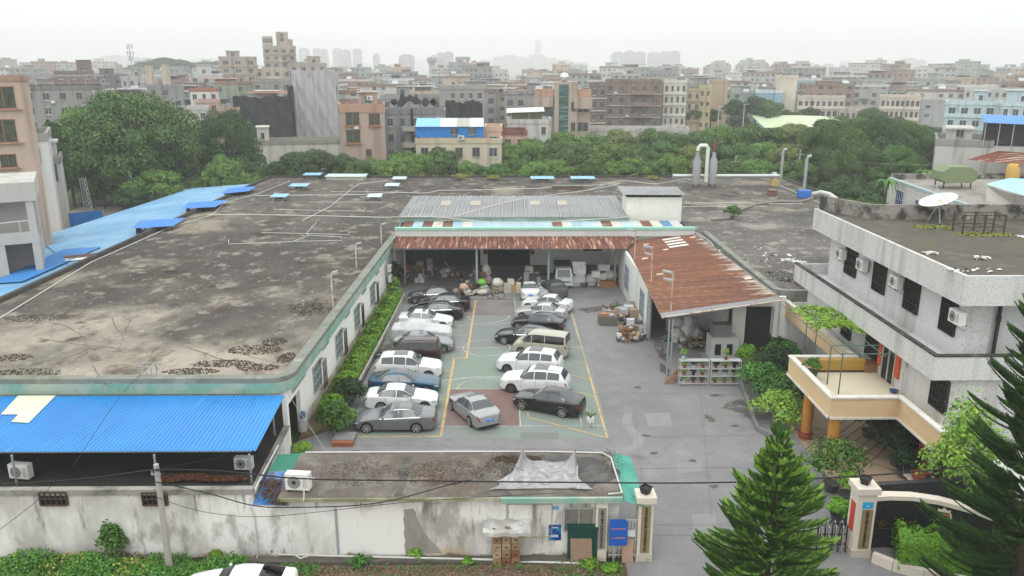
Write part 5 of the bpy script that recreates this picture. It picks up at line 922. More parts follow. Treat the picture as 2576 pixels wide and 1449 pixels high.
def jumble(name,label,cat,px,py,n,w,d,h,group=None,off=(0,0)):
    q=G(px,py); t=thing(name,label,cat,(q[0]+off[0],q[1]+off[1],0),0,group)
    for k in range(n):
        x=rj.uniform(-w,w); y=rj.uniform(0,d); z=max(0,rj.uniform(-.2,1)*h*(1-abs(x)/w*.6)*(.4+.6*y/d)); c=rj.choice(SC); m=M('junk_'+c,c,[('4b4844',4,(1,1,1),.52,.7,.6)],rough=.75); b=MB(); s=rj.uniform(.1,.3); a=rj.uniform(0,3.1)
        if rj.random()<.45: b.obox((x,y,z+s*.6),(s*math.cos(a),s*math.sin(a),rj.uniform(-.08,.08)),(-s*.7*math.sin(a),s*.7*math.cos(a),0),(0,rj.uniform(-.1,.1),s*.6)); nme='box'
        elif rj.random()<.5: b.tube([(x,y,z+.12),(x+s*2.4*math.cos(a),y+s*2*math.sin(a),z+.12+rj.uniform(-.05,.4))],rj.uniform(.05,.14),8); nme='pipe'
        else: b.sphere((x,y,z+s*.5),s*.9,5,(1,.9,.7)); nme='bag'
        b.build(nme,m,t)
jumble('shed_goods','dark jumble of boxes and pipes deep inside the left shed bay','goods',1110,700,40,1.9,1.8,1.3)
jumble('shed_goods','jumble of goods piled behind the bicycles','goods',1195,735,46,1.5,1.8,1.7)
jumble('shed_goods','mixed machine parts piled left of the central shed post','goods',1255,730,34,.8,1.5,1.4)
jumble('shed_goods','machine parts and cartons behind the striped tarpaulin','goods',1345,722,46,1.6,1.8,1.5)
jumble('shed_goods','low scrap and cartons round the foam blocks in the right shed corner','goods',1500,722,30,1.4,1.2,.9)
jumble('scrap_heap','dense heap of scrap metal and cartons along the annex wall','scrap',1560,815,60,.95,3.6,1.1)
jumble('scrap_heap','tangle of silver drums, pipes and offcuts by the near annex post','scrap',1590,862,44,1.1,1.6,1.0)
jumble('scrap_heap','clutter of bags and pipes under the annex roof by its white sacks','scrap',1770,880,36,1.7,1.4,.7)
jumble('shed_goods','parts and tins stacked by the annex machine','goods',1850,880,26,.7,1.0,1.1)
# pile of junk by annex wall
q=G(1540,840); heap('scrap_crate','rusty crate full of scrap nearest the yard, by the annex wall','crate',G(1530,820),[('b',0,.5,0,.75,.5,.4,'6a645c','crate_side'),('b',-.2,.5,.75,.4,.3,.12,'a8765a','scrap'),('s',.3,.4,.7,.35,.3,.15,'9c9fa2','scrap'),('b',.1,.8,.75,.2,.2,.2,'8a8c8f','scrap')],'scrap piles by the annex wall')
heap('scrap_pile','grey and white scrap metal pile along the annex wall','scrap',G(1575,800),[('s',-.2,.2,0,.9,.7,.5,'8c8c88','sack'),('s',.5,1.2,0,.8,.8,.55,'75776f','sack'),('b',.2,0,.5,.4,.4,.3,'b4b5b5','scrap'),('s',-.6,1.4,0,.6,.6,.4,'4d5a50','sack'),('b',.6,-.6,.2,.4,.35,.4,'9c8570','carton'),('b',-.3,-.5,.5,.3,.3,.25,'a9abad','scrap')],'scrap piles by the annex wall')
heap('scrap_bench','trestle with silver drums, wooden offcuts and a wheel near the annex post','scrap',G(1600,850),[('c',-.3,.2,0,.2,.2,.42,'8f9194','drum'),('c',.4,.1,0,.22,.22,.45,'9fa1a3','drum'),('b',-.9,.3,0,.15,.5,.5,'7d5f44','offcut'),('b',-1.15,.2,0,.12,.4,.42,'8d6b4c','offcut'),('b',0,.5,.9,1.0,.3,.05,'a6a8aa','table_top'),('b',.2,.6,1.0,.4,.22,.14,'55585b','motor'),('b',-.4,.6,1.0,.3,.25,.2,'c4c6c8','tin')],'scrap piles by the annex wall')
heap('plastic_sacks','heap of pale plastic sacks under the annex roof','sacks',G(1745,860),[('s',-1.2,.3,0,.6,.6,.5,'a9a9a5','sack'),('s',-.4,.5,0,.7,.6,.7,'b5b5b1','sack'),('s',.3,.4,0,.6,.6,.55,'9b9b97','sack'),('s',-.2,.7,1.0,.6,.5,.45,'adada9','sack'),('s',-1.0,.9,.8,.6,.5,.45,'a3a39f','sack'),('b',-1.6,.1,0,.3,.3,.2,'cccdca','block'),('s',-2.0,.0,0,.4,.4,.3,'3f5a40','sack')])
t=thing('white_machine','boxy white machine with dark hatches under the annex roof','machine',G(1820,905)); q=G(1820,905)
MB(t).box(q[0]-1.0,q[1]-.1,.05,q[0]+1.0,q[1]+1.4,1.7).build('casing',M('machine_white','b9bab8',rough=.5)); MB(t).box(q[0]-.8,q[1]+.2,1.7,q[0]+.5,q[1]+1.2,2.6).build('hopper',M('machine_grey','77797a',rough=.5))
for x in (-.5,.35): MB(t).box(q[0]+x-.22,q[1]-.13,.4,q[0]+x+.22,q[1]-.095,1.25).build('hatch',black)
MB(t).box(q[0]-1.4,q[1]-.2,.0,q[0]+1.1,q[1]+1.5,.05).build('base',steel)
# plant shelves
def shelf(px0,px1,py,label):
    a,b_=G(px0,py),G(px1,py); t=thing('plant_shelf',label,'shelf',a,0,'plant shelves by the annex'); w=b_[0]-a[0]; x0,y0=a[0],a[1]
    for z in (.08,.62,1.16,1.72): MB(t).box(x0,y0,z,x0+w,y0+.5,z+.05).build('shelf_board',M('shelf_grey','a9abaa',rough=.6))
    for x in (x0,x0+w-.05):
        for y in (y0-.004,y0+.456): MB(t).box(x,y,0,x+.05,y+.048,1.76).build('leg',M('shelf_grey','a9abaa'))
    return x0,y0,w
pots=[]
for s,(px0,px1,py,l) in enumerate(((1708,1782,970,'left grey plant shelf in front of the annex'),(1786,1862,970,'right grey plant shelf beside the shrubs'))):
    x0,y0,w=shelf(px0,px1,py,l)
    lv=[(.13,'bottom'),(.67,'middle'),(1.21,'third'),(1.77,'top')]
    for j,(z,ln) in enumerate(lv):
        for k,fx in enumerate((.5,) if j==3 and s else (.12,) if j==3 else (.18,.5,.8)):
            g=random.Random(s*20+j*4+k); p=(x0+w*fx,y0+.25,z); pc=['8a4a30','9c5a3c','2c2d2e','c9cac6'][g.randrange(4)]; cn={'8a4a30':'dark terracotta','9c5a3c':'terracotta','2c2d2e':'black','c9cac6':'white'}[pc]
            hgt=.42 if j<3 else .75
            t=thing('potted_plant','%s potted plant %s on the %s board of the %s plant shelf'%(cn,{.18:'at left',.5:'in the middle',.8:'at right',.12:'at left'}[fx],ln,'right' if s else 'left'),'potted plant',p,0,'potted plants on the shelves')
            MB(t).lathe(p[0],p[1],[(.09,z),(.13,z+.2),(.14,z+.21),(.11,z+.19)],10).build('pot',M('pot_'+pc,pc,rough=.8),t,True)
            bush('','', '',(p[0],p[1],z+.16),.22,.2,hgt-.12,[leafB,leafC,leafD][g.randrange(3)] if j<3 else leafC,130,.11,seed=s*31+j*7+k,par=t)
t=thing('leaning_planks','pale boards leaning against the left plant shelf by the annex post','planks',G(1690,962)); q=G(1690,962)
for k in range(4): MB(t).tube([(q[0]-.6+.2*k,q[1]-.3,.03),(q[0]+.35+.1*k,q[1]+.1,.95)],.05,4).build('plank',wood)
q=G(1485,1072); t=thing('potted_plant','spiky plant in a white stand at the corner of the court','potted plant',q); MB(t).box(q[0]-.2,q[1]-.2,.35,q[0]+.2,q[1]+.2,.55).build('planter',M('planter_white','cfd0cd',rough=.6))
for sx in (-.17,.17):
    for sy in (-.17,.17): MB(t).box(q[0]+sx-.02,q[1]+sy-.02,0,q[0]+sx+.02,q[1]+sy+.02,.35).build('leg',M('planter_white','cfd0cd'))
b=MB(t)
for k in range(16): a=k*2.4; b.tube([(q[0],q[1],.55),(q[0]+.2*math.cos(a),q[1]+.2*math.sin(a),.8),(q[0]+.42*math.cos(a),q[1]+.42*math.sin(a),.78+.02*(k%3))],[.02,.02,.004],4)
b.build('leaves',leafB)
# ================================================================= office building on the right
rough=M('roughcast_white','c9c9c7',[('8f8f8e',12,(1,1,1),.52,.62,.5),('3c3c3c',16,(1,1,1),.63,.68,.8),('86847e',.35,(1,1,.25),.55,.8,.5)],rough=.95,bump=(18,.5,.03),streak=('7d7b75',.9,.4))
cream=M('cream_render','cfb48d',[('b5966b',.5,(1,1,.2),.55,.75,.6),('e9d8ba',.4,(1,1,1),.5,.7,.5)],rough=.8)
capw=M('parapet_cap','cfccc4',[('8b8880',1.5,(1,1,1),.55,.75,.7)],rough=.85); gutter=M('gutter_dark','3a3836',[('6b6860',1.5,(1,1,1),.5,.7,.6)],rough=.9)
of=thing('office_building','three-storey white roughcast office block with cream porch balcony at right','building',(28,46,0))
MB(of).box(22.0,36.8,0,22.25,55.5,6.0).box(22.25,36.8,3.2,44,37.0,6.0).box(22.25,36.8,0,44,37.0,3.2).box(22.25,55.3,0,44,55.5,6.0).build('wall',rough)
MB(of).box(21.05,36.5,5.9,21.25,56.0,7.12).box(21.25,36.5,5.9,44,36.7,7.12).box(21.25,55.8,5.9,44,56.0,7.12).box(21.25,36.7,6.2,44,55.8,6.4).box(21.25,36.7,5.9,22.2,55.8,6.0).build('ledge',rough)
MB(of).box(21.02,36.47,7.122,21.3,56.03,7.2).box(21.3,36.47,7.122,44,36.75,7.2).build('ledge_cap',gutter)
MB(of).box(23.0,38.2,6.4,23.25,54.8,9.8).box(24.6,39.0,6.4,44,39.2,9.8).box(23.25,38.2,6.4,24.6,38.4,9.8).box(23.25,54.6,6.4,44,54.8,9.8).build('upper_wall',rough)
MB(of).box(22.2,36.9,9.6,22.4,56.4,11.1).box(22.4,36.9,9.6,44,37.1,11.1).box(22.4,56.2,9.6,44,56.4,11.1).box(22.4,37.1,9.62,44,56.2,9.8).build('fascia',rough)
MB(of).box(22.4,37.1,10.85,44,56.2,11.06).build('roof',M('office_roof','565149',[('37332e',.3,(1,1,1),.5,.7,.7),('766f5f',.8,(1,1,1),.55,.72,.6),('57602f',.3,(1,1,1),.62,.72,.6)],rough=.95,bump=(6,.4,.03)))
mould=M('mouldy_parapet','8c8981',[('2f2e2c',.9,(1,1,1),.46,.6,.9),('b9b7b0',1.3,(1,1,1),.58,.7,.7)],rough=.95)
MB(of).prism([(22.45,56.15),(24.4,52.1),(44,52.1),(44,52.35),(24.55,52.35),(22.7,56.15)],11.06,12.05).build('back_parapet',mould)
MB(of).box(34.8,49.5,11.06,44,52.05,13.2).build('stair_house',M('stair_house_wall','8f8c84',[('5f6b3f',.5,(1,1,.3),.55,.7,.6)],rough=.95))
for k,(a,b_,c,d) in enumerate([(2126,2159,620,690),(2196,2231,655,742),(2275,2316,697,785),(2366,2409,745,845)]):
    y1=AX((a+4),(c+d)/2-10,23.0)[1]; y0=AX((b_-2),(c+d)/2+10,23.0)[1]; zt=AX((a+b_)/2,c+ (b_-a)*.28,23.0)[2]; zb=AX((a+b_)/2,d-(b_-a)*.28,23.0)[2]
    window(of,(23.0,y1,7.5),(0,-1,0),(-1,0,0),max(1.2,y1-y0),1.95,6,4,bars,glassd,.1)
for k,(a,b_,c,d) in enumerate([(2116,2142,800,888),(2180,2216,820,895),(2343,2390,935,1025)]):
    y1=AX(a+3,(c+d)/2-10,22.0)[1]; y0=AX(b_-2,(c+d)/2+12,22.0)[1]
    window(of,(22.0,y1,4.05),(0,-1,0),(-1,0,0),max(1.1,y1-y0),1.75,6,4,bars,glassd,.1)
MB(of).box(21.93,41.95,3.4,22.0,43.3,5.75).build('door',M('dark_door','1d1e20',rough=.4)); MB(of).box(21.9,42.55,3.4,21.93,42.68,5.75).box(21.9,41.85,3.4,22.0,41.95,5.8).box(21.9,43.3,3.4,22.0,43.42,5.8).build('door_frame',alu)
[MB(of).box(21.88,ya,4.0,21.985,yb,5.75).build('door_couplet',M('orange_couplet','c2502c',[('e0b46a',5,(1,1,1),.62,.66,.7)],rough=.7)) for ya,yb in ((43.46,43.86),(41.35,41.8))]
# terrace
tf=M('terrace_tile','cfc6b0',[('b5aa91',.8,(1,1,1),.5,.75,.5)],rough=.5)
MB(of).box(17.1,38.5,3.1,22,44.6,3.4).box(20.75,34.4,3.1,22,38.5,3.4).box(20.9,44.6,3.1,22,58,3.4).build('terrace_floor',tf)
def para(x0,y0,x1,y1): return (x0,y0,3.0,x1,y1,4.12)
pb=MB(of)
for q in ((17.0,38.4,17.18,44.7),(17.18,38.4,20.6,38.58),(20.6,34.3,20.78,38.58),(20.78,34.3,22,34.48),(17.18,44.52,20.8,44.7),(20.8,44.52,20.98,58)): pb.box(q[0],q[1],3.0,q[2],q[3],4.12)
pb.build('balcony_parapet',cream)
pb=MB(of)
for q in ((16.93,38.33,17.25,44.77),(17.25,38.33,20.55,38.65),(20.53,34.23,20.85,38.65),(20.85,34.23,22,34.55),(17.25,44.45,20.73,44.77),(20.73,44.45,21.05,58)): pb.box(q[0],q[1],4.122,q[2],q[3],4.22)
pb.build('parapet_coping',capw)
pb=MB(of)
for q in ((16.94,38.34,17.0,44.77),(16.94,38.34,20.54,38.4),(20.54,34.24,20.6,38.34)): pb.box(q[0],q[1],2.96,q[2],q[3],3.08)
pb.build('balcony_drip',capw)
for y in (42.35,38.75):
    MB(of).lathe(17.5,y,[(.3,.35),(.31,2.0),(.29,3.0)],20).build('porch_column',M('ochre_column','b57f3a',[('8f5f27',.8,(1,1,.3),.5,.75,.5)],rough=.4),of,True)
    MB(of).lathe(17.5,y,[(.42,0),(.42,.22),(.36,.3),(.36,.38),(.3,.4)],20).build('column_base',M('red_base','7e3d30',rough=.6),of,True)
tl=M('porch_tile','a5917c',[('8f7c68',.8,(1,1,1),.5,.7,.5)],rough=.5)
struct(MB().quad((17,36.2,.012),(22,33.9,.012),(22,46.5,.012),(17,46.5,.012)).build('porch_paving',tl,None))
gr=MB()
for k in range(14):
    a=17+.9*k; p0=(max(17,a-10),0); 
    for s in (1,-1):
        pts=[]
        for u in range(2):
            x=17 if u==0 else 22; y=(36.6+.75*k)+(s*(x-19.5)); pts.append((x,y))
        if min(p[1] for p in pts)>35.9 and max(p[1] for p in pts)<46.4 and k%(1 if s>0 else 2)==0: strip(gr,pts,.05,.016+.0003*k+(.005 if s<0 else 0))
struct(gr.build('porch_grid_lines',M('tile_joint','3d342d',rough=.8),None))
window(of,(22.0,36.2+.55,.0),(0,-1,0),(-1,0,0),.01,.01,1,1,bars,glassd) if False else None
MB(of).box(21.9,34.3,0,22.3,36.8,3.0).build('porch_wall',creamwall)
window(of,(21.9,36.5,.35),(0,-1,0),(-1,0,0),1.7,2.1,3,2,M('brown_frame','5a2f24',rough=.5),glassd,.1)
MB(of).box(21.9,38.2,0,22.0,43.0,2.9).build('entrance_glass',M('dark_entrance','17191a',rough=.15)); [MB(of).box(21.8,ya,0,22.0,yb,2.9).build('entrance_couplet',M('red_couplet','96392f',[('c98a55',5,(1,1,1),.62,.66,.7)],rough=.7)) for ya,yb in ((37.4,38.1),(43.1,43.5))]
MB(of).box(22.0,30.9,0,26,34.2,3.0).build('side_block',rough)
b=MB(of)
for k in range(6): b.box(21.93,32.2+.13*k,.2,21.998,32.28+.13*k,2.6)
b.build('brown_grille',M('brown_frame','5a2f24'))
b=MB(of); b.cyl(25.4,38.85,6.4,9.7,.09); b.cyl(25.4,38.85,8.2,8.5,.12); b.build('drain_pipe',M('pipe_dark','3a3634',rough=.6))
b=MB(of); b.cyl(21.8,40.6,3.4,6,.04); b.build('cable_pipe',pvc)
MB(of).box(18.5,44.0,3.4,21.3,44.4,4.15).build('planter_bench',M('mustard_bench','a98a3f',rough=.6)); MB(of).box(18.5,43.97,3.4,21.32,44.0,3.52).build('bench_skirting',M('bench_skirt','4a2d20',rough=.6))
for i,(px,py) in enumerate(((2119,650),(2172,678),(2258,722),(2412,812))):
    p=AX(px,py,22.75); ac_unit((22.62,p[1],p[2]-.02),R(-90),['air conditioner at the far end of the upper office wall','second air conditioner from the far end on the upper office wall','third air conditioner along the upper office wall','nearest air conditioner half covering an upper office window'][i],'air conditioners on the office wall',s=1.15)
for px,py,l,w in ((2077,932,'brown wooden crate beside the terrace planter bench',.42),(2193,937,'brown box standing alone on the terrace by the wall',.45)):
    q=G(px,py,3.4); t=thing('wooden_box',l,'box',q,0,'brown boxes on the terrace'); MB(t).box(q[0]-w,q[1]-.05,3.41,q[0]+w,q[1]+.7,3.9).build('body',wood); MB(t).box(q[0]-w-.03,q[1]-.08,3.9,q[0]+w+.03,q[1]+.73,3.97).build('lid',M('lid_brown','7a5237',rough=.7))
q=G(2060,945,3.4); q=(17.75,q[1]-.4,3.4); t=thing('potted_plant','green potted plant in the inner corner of the terrace','potted plant',q); MB(t).lathe(q[0],q[1],[(.25,3.4),(.36,3.85),(.38,3.88),(.3,3.85)],14).build('pot',M('pot_green','4a5a4a',rough=.7),t,True); bush('','','',(q[0],q[1],3.8),.5,.5,.8,leafB,200,.16,seed=9,par=t)
q=G(2248,988,3.4); t=thing('blue_basin','small blue plastic basin on the terrace near the door','basin',q); MB(t).lathe(q[0],q[1],[(.14,3.41),(.24,3.55),(.26,3.56),(.2,3.53)],14).build('basin',M('basin_blue','24427f',rough=.4),t,True)
# trellis and vine
tz=3.4; TP=[(17.6,39.15),(17.6,41.0),(17.6,43.2),(17.6,44.2)]
def ZT(x,y): return ((2100+x/4.14)*.94706,(780+y/4.14)*.94706)
PB=[G(*ZT(525,1105),tz),G(*ZT(400,1000),tz),G(*ZT(255,715),tz),G(*ZT(140,725),tz)]
tr=thing('trellis','thin green steel trellis frame standing on the terrace under the vine','trellis',(19,42,3.4)); tm=M('trellis_green','4f6660',rough=.5); H=2.35; b=MB(tr)
for p in PB: b.cyl(p[0],p[1],tz,tz+H,.035,n=6)
for p in PB[:2]: b.tube([(p[0]-.1,p[1],tz+H),(p[0]+3.6,p[1],tz+H)],.035,5)
for k in range(4): x=PB[0][0]-.2+k*1.15; b.tube([(x,PB[0][1]-.5,tz+H+.04),(x,PB[0][1]+9.2,tz+H+.04)],.03,5)
for p in PB[:2]: b.tube([(p[0]+3.6,p[1],tz+H),(p[0]+3.6,p[1],tz+H-.8)],.03,5)
b.tube([(PB[0][0]-.2,PB[1][1]+4,tz+H),(PB[0][0]+3.6,PB[1][1]+4,tz+H)],.03,5); b.tube([(PB[0][0]-.2,PB[1][1]+7,tz+H),(PB[0][0]+3.6,PB[1][1]+7,tz+H)],.03,5)
b.build('frame',tm)
vz=tz+H+.1; g=np.random.default_rng(5); poly=[G(*p,vz) for p in ((1995,776),(2100,772),(2165,768),(2215,792),(2268,830),(2190,832),(2110,820),(2050,824))]
C=[]; cx=sum(p[0] for p in poly)/8; cy=sum(p[1] for p in poly)/8
from mathutils.geometry import intersect_point_tri_2d
while len(C)<5200:
    k=int(g.integers(8)); p,q=poly[k],poly[(k+1)%8]; a,b_=g.random(),g.random(); 
    if a+b_>1:a,b_=1-a,1-b_
    x=cx+a*(p[0]-cx)+b_*(q[0]-cx)+g.normal()*.22; y=cy+a*(p[1]-cy)+b_*(q[1]-cy)+g.normal()*.3
    if math.sin(x*3.1+y*1.7)*math.sin(x*1.3-y*2.3)<-.55 and g.random()<.8: continue
    C.append((x,y,vz+.08*math.sin(x*2)*math.cos(y*1.4)+g.uniform(-.1,.12)))
C=np.array(C); tag_o=bpy.data.objects.new('climbing_vine',leafmesh('vine',C,g.normal(size=C.shape)*.6+np.array([0,0,1]),.13,M('leaf_vine','8fae3a',rnd=('6c9028',.05),rough=.6),seed=2)); COL.objects.link(tag_o); tag(tag_o,'yellow-green climbing vine spread over the terrace trellis','vine')
# satellite dish and frame on the office roof
q=G(2345,560,11.06); ds=thing('satellite_dish','large white satellite dish with rust patch on the office roof','satellite dish',q)
b=MB(ds); n=24; dirv=Vector((-.33,-.06,.94)).normalized(); u=dirv.cross(Vector((0,0,1))).normalized(); w=dirv.cross(u); c=Vector((q[0]+.35,q[1]+.2,12.35)); Rr=1.15
rings=[(r,.22*(r/Rr)**2) for r in (0.05,.3,.6,.85,1.05,1.15)]
vs=[c+u*r*math.cos(2*PI*k/n)+w*r*math.sin(2*PI*k/n)+dirv*h for r,h in rings for k in range(n)]; b.add(vs,[(i*n+k,i*n+(k+1)%n,(i+1)*n+(k+1)%n,(i+1)*n+k) for i in range(5) for k in range(n)]+[tuple(range(n))])
b.build('dish',M('dish_white','d9d7cc',[('a8713f',.9,(1,1,1),.56,.66,.85)],rough=.6),ds,True,1.2)
b=MB(ds)
for k in range(3): a=2.1*k+.5; b.tube([(q[0]+.35+.5*math.cos(a),q[1]+.2+.5*math.sin(a),11.06),c-dirv*.05],.03,5)
b.build('stand',galv); b=MB(ds); b.tube([c+u*1.2,c+dirv*1.1],.02,4); b.tube([c-u*1.2,c+dirv*1.1],.02,4); b.tube([c+dirv*1.0,c+dirv*1.2],.07,8); b.build('feed_horn',galv)
q=G(2470,590,11.06); fr=thing('angle_iron_frame','rusty angle-iron frame standing on the weedy part of the office roof','frame',q); b=MB(fr)  # bare rusty angle-iron frame on the roof, carries no pipes
X=[q[0]-1.2,q[0]+.1,q[0]+1.3]
for x in X:
    for y in (q[1],q[1]+1.1): b.box(x-.04,y-.04,11.06,x+.04,y+.04,12.3)
for z in (11.5,12.2):
    for y in (q[1],q[1]+1.1): b.box(X[0],y-.03,z,X[2],y+.03,z+.05)
    for x in X: b.box(x-.03,q[1],z+.01,x+.03,q[1]+1.1,z+.045)
b.build('frame',M('rust_iron','4a3f38',rough=.9))
litter('office_roof_weeds','low green weeds growing on the office roof behind the dish',[(2350,572,1.3,.7,1),(2480,590,1.9,.7,1.2)],500,11.06,.13,M('weed_green','6f7a3a',rnd=('8a8d4a',.1)))
litter('office_roof_scraps','white plastic scraps and flakes on the office roof',[(2340,637,.35,.25,1),(2470,650,.4,.25,.8),(2575,595,.4,.3,1),(2440,680,1.6,.4,.6)],40,11.08,.22,M('scrap_white','d5d4cf'))
# ================================================================= gate pillars, signs
def text(par,body,loc,size,mat,name='lettering',rx=R(90),rz=0,depth=.012,sp=1.0):
    cu=bpy.data.curves.new(name,'FONT'); cu.body=body; cu.size=size; cu.extrude=depth; cu.align_x='CENTER'; cu.space_line=sp; cu.resolution_u=2; ob=bpy.data.objects.new(name,cu); COL.objects.link(ob)
    bpy.context.view_layer.update(); me=bpy.data.meshes.new_from_object(ob.evaluated_get(bpy.context.evaluated_depsgraph_get())); bpy.data.objects.remove(ob)
    o=bpy.data.objects.new(name,me); COL.objects.link(o); me.materials.clear(); me.materials.append(mat); o.parent=par; o.rotation_euler=(rx,0,rz)
    o.location=Vector(loc)-(par.location if par else Vector()); return o
ink=M('sign_ink','14120f',rough=.6)
def vsign(label,x,y,w,z0,z1,chars,bg,size):
    t=thing('sign_board',label,'sign',(x,y,z0),0,'vertical company name boards'); MB(t).box(x-w/2,y-.03,z0,x+w/2,y,z1).build('board',bg)
    n=len(chars); st=(z1-z0-.12)/n
    for i,c in enumerate(chars): text(t,c,(x,y-.031,z1-.06-st*(i+1)+st*.18),size,ink,'character')
    return t
def pillar(label,x0,x1,y0,y1,h):
    t=thing('gate_pillar',label,'gate pillar',((x0+x1)/2,y0,0),0,'gate pillars'); MB(t).box(x0,y0,0,x1,y1,h).build('shaft',creamwall); MB(t).box(x0-.03,y0-.03,0,x1+.03,y1+.03,.35).build('plinth',M('plinth','b9b1a3',rough=.8)); MB(t).box(x0-.1,y0-.1,h,x1+.1,y1+.1,h+.28).build('cap',creamwall)
    cx,cy=(x0+x1)/2,(y0+y1)/2; MB(t).lathe(cx,cy,[(.2,h+.28),(.3,h+.6),(.25,h+.62),(.22,h+.55)],4).build('lamp_box',M('lamp_black','242424',rough=.5)); return t
pillar('gate pillar between the blue notice board and the driveway',5.7,6.35,30.3,30.95,2.85)
pillar('gate pillar beside the curved black wall, red strip on its side',15.2,16.0,30.5,31.3,3.1)
bg1=M('sign_olive','8d815f',[('6f6446',2,(1,1,1),.5,.75,.4)],rough=.6); bg2=M('sign_brass','8a7a55',[('6b5c3c',1.5,(1,1,1),.5,.75,.5)],rough=.5); bg3=M('sign_grey','88857c',[('6c6a62',2,(1,1,1),.5,.75,.4)],rough=.6)
vsign('brass name board on the middle gate pillar beside the driveway',6.03,30.295,.4,.42,2.72,'东莞市鼎硕包装机械设备有限公司',bg1,.15)
vsign('brown name board on the right gate pillar below a blue plate',15.65,30.495,.46,.45,2.35,'东莞市浩峰自动化设备有限公司',bg2,.14)
sx=A(1514,1330,30.28)[0]; vsign('grey name board at the right corner of the gatehouse wall',sx,30.3,.34,.62,2.62,'东莞市富坤机械制造有限公司',bg3,.145)
t=thing('sign_pier','cream pier behind the grey name board at the gatehouse corner','pier',(sx,30.45,0)); MB(t).box(sx-.26,30.31,0,sx+.24,30.6,2.94).build('shaft',creamwall)
t=thing('number_plate','small blue number plate on the gatehouse wall','plate',A(1397,1278,30.6),0,'blue number plates'); p=A(1397,1278,30.6); MB(t).box(p[0]-.13,30.595,p[2]-.07,p[0]+.13,30.618,p[2]+.07).build('plate',M('plate_cyan','1f9fd0',rough=.4)); text(t,'35',(p[0],30.593,p[2]-.045),.12,M('plate_white','d8dde0'),'digits')
t=thing('number_plate','bright blue plate above the brown name board on right pillar','plate',(15.62,30.49,2.5),0,'blue number plates'); MB(t).box(15.4,30.468,2.42,15.86,30.494,2.72).build('plate',M('plate_cyan','1f9fd0')); text(t,'27',(15.63,30.466,2.49),.13,M('plate_white','d8dde0'),'digits')
t=thing('red_couplet','red paper strip on the side of the right gate pillar','paper strip',(15.19,30.9,1.2)); MB(t).box(15.18,30.68,1.15,15.197,31.1,2.55).build('paper',M('couplet_red','b9402c',[('d9a27a',4,(1,1,1),.6,.66,.7)],rough=.7))
p=A(1396,1340,30.6); t=thing('poster','dark blue poster on the gatehouse wall left of the green board','poster',p); MB(t).box(p[0]-.27,30.6,p[2]-.38,p[0]+.27,30.618,p[2]+.38).build('paper',M('poster_blue','1c3f86',[('2aa3c8',2.2,(1,1,1),.5,.62,.8),('101a3c',3,(1,1,1),.55,.68,.8)],rough=.4)); MB(t).box(p[0]-.2,30.592,p[2]-.22,p[0]+.15,30.599,p[2]-.1).box(p[0]-.12,30.592,p[2]+.22,p[0]+.15,30.599,p[2]+.28).build('print',M('poster_print','a9bfd0',rough=.5))
x0,x1=A(1533,1330,30.1)[0],A(1579,1330,30.1)[0]; t=thing('notice_board','bright blue notice board with two orange lines of writing by the small gate','notice board',(x0,30.1,0)); n=[(x0,.95),(x1-.05,.95),(x1,1.02),(x1,2.05),(x1-.12,2.2),(x0,2.2)]
MB(t).xprism(n,30.06,30.1,'y').build('board',M('board_blue','1758b0',rough=.5)); MB(t).box(x0+.2,30.1,0,x0+.26,30.14,1.0).build('leg',steel)
for z in (1.28,1.72): text(t,'安全生产责任区' if z>1.5 else '出入车辆请登记',((x0+x1)/2,30.055,z),.09,M('orange_ink','d8884a',rough=.5),'lettering',depth=.004)
gx0,gx1=A(1530,1400,30.35)[0],5.68; t=thing('small_gate','pale steel wicket gate with pinkish post behind the blue notice board','gate',(gx0,30.4,0)); b=MB(t)
for k in range(9): x=gx0+.05+(gx1-gx0-.1)*k/8; b.box(x-.015,30.38,.12,x+.015,30.41,2.0)
for z in (.25,.6,1.0,1.5,1.97): b.box(gx0,30.375,z,gx1,30.415,z+.04)
b.build('bars',M('gate_pale','b9b9b2',rough=.5)); MB(t).box(gx1-.62,30.2,0,gx1-.15,30.34,1.15).build('pink_panel',M('pink_panel','b0917f',[('7d6456',1.5,(1,1,.3),.5,.7,.6)],rough=.8)); MB(t).box(gx1-.45,30.18,1.3,gx1-.1,30.2,1.6).build('notice',M('notice_white','cfd0cf',[('8d8f90',8,(1,1,1),.55,.6,.7)]))
# green board & plank
x0,x1=A(1428,1360,30.4)[0],A(1502,1360,30.4)[0]; t=thing('green_board','dark green board cabinet leaning under the gatehouse window','board',(x0,30.4,0)); MB(t).box(x0,30.25,.1,x1,30.55,1.62).box(x0-.03,30.2,1.62,x1+.03,30.58,1.7).build('cabinet',M('board_green','123f38',rough=.5))
t=thing('wooden_board','weathered brown plywood board leaning on the green cabinet','board',(x0+.2,30.2,0)); b=MB(t); b.quad((x0+.13,30.02,.0),(x1-.22,30.02,.0),(x1-.26,30.2,1.18),(x0+.1,30.2,1.2)); b.quad((x0+.13,30.06,.0),(x1-.22,30.06,.0),(x1-.26,30.24,1.18),(x0+.1,30.24,1.2)); b.build('board',M('plywood','8c7461',[('6a5546',2,(1,1,.2),.5,.7,.6)],rough=.9))
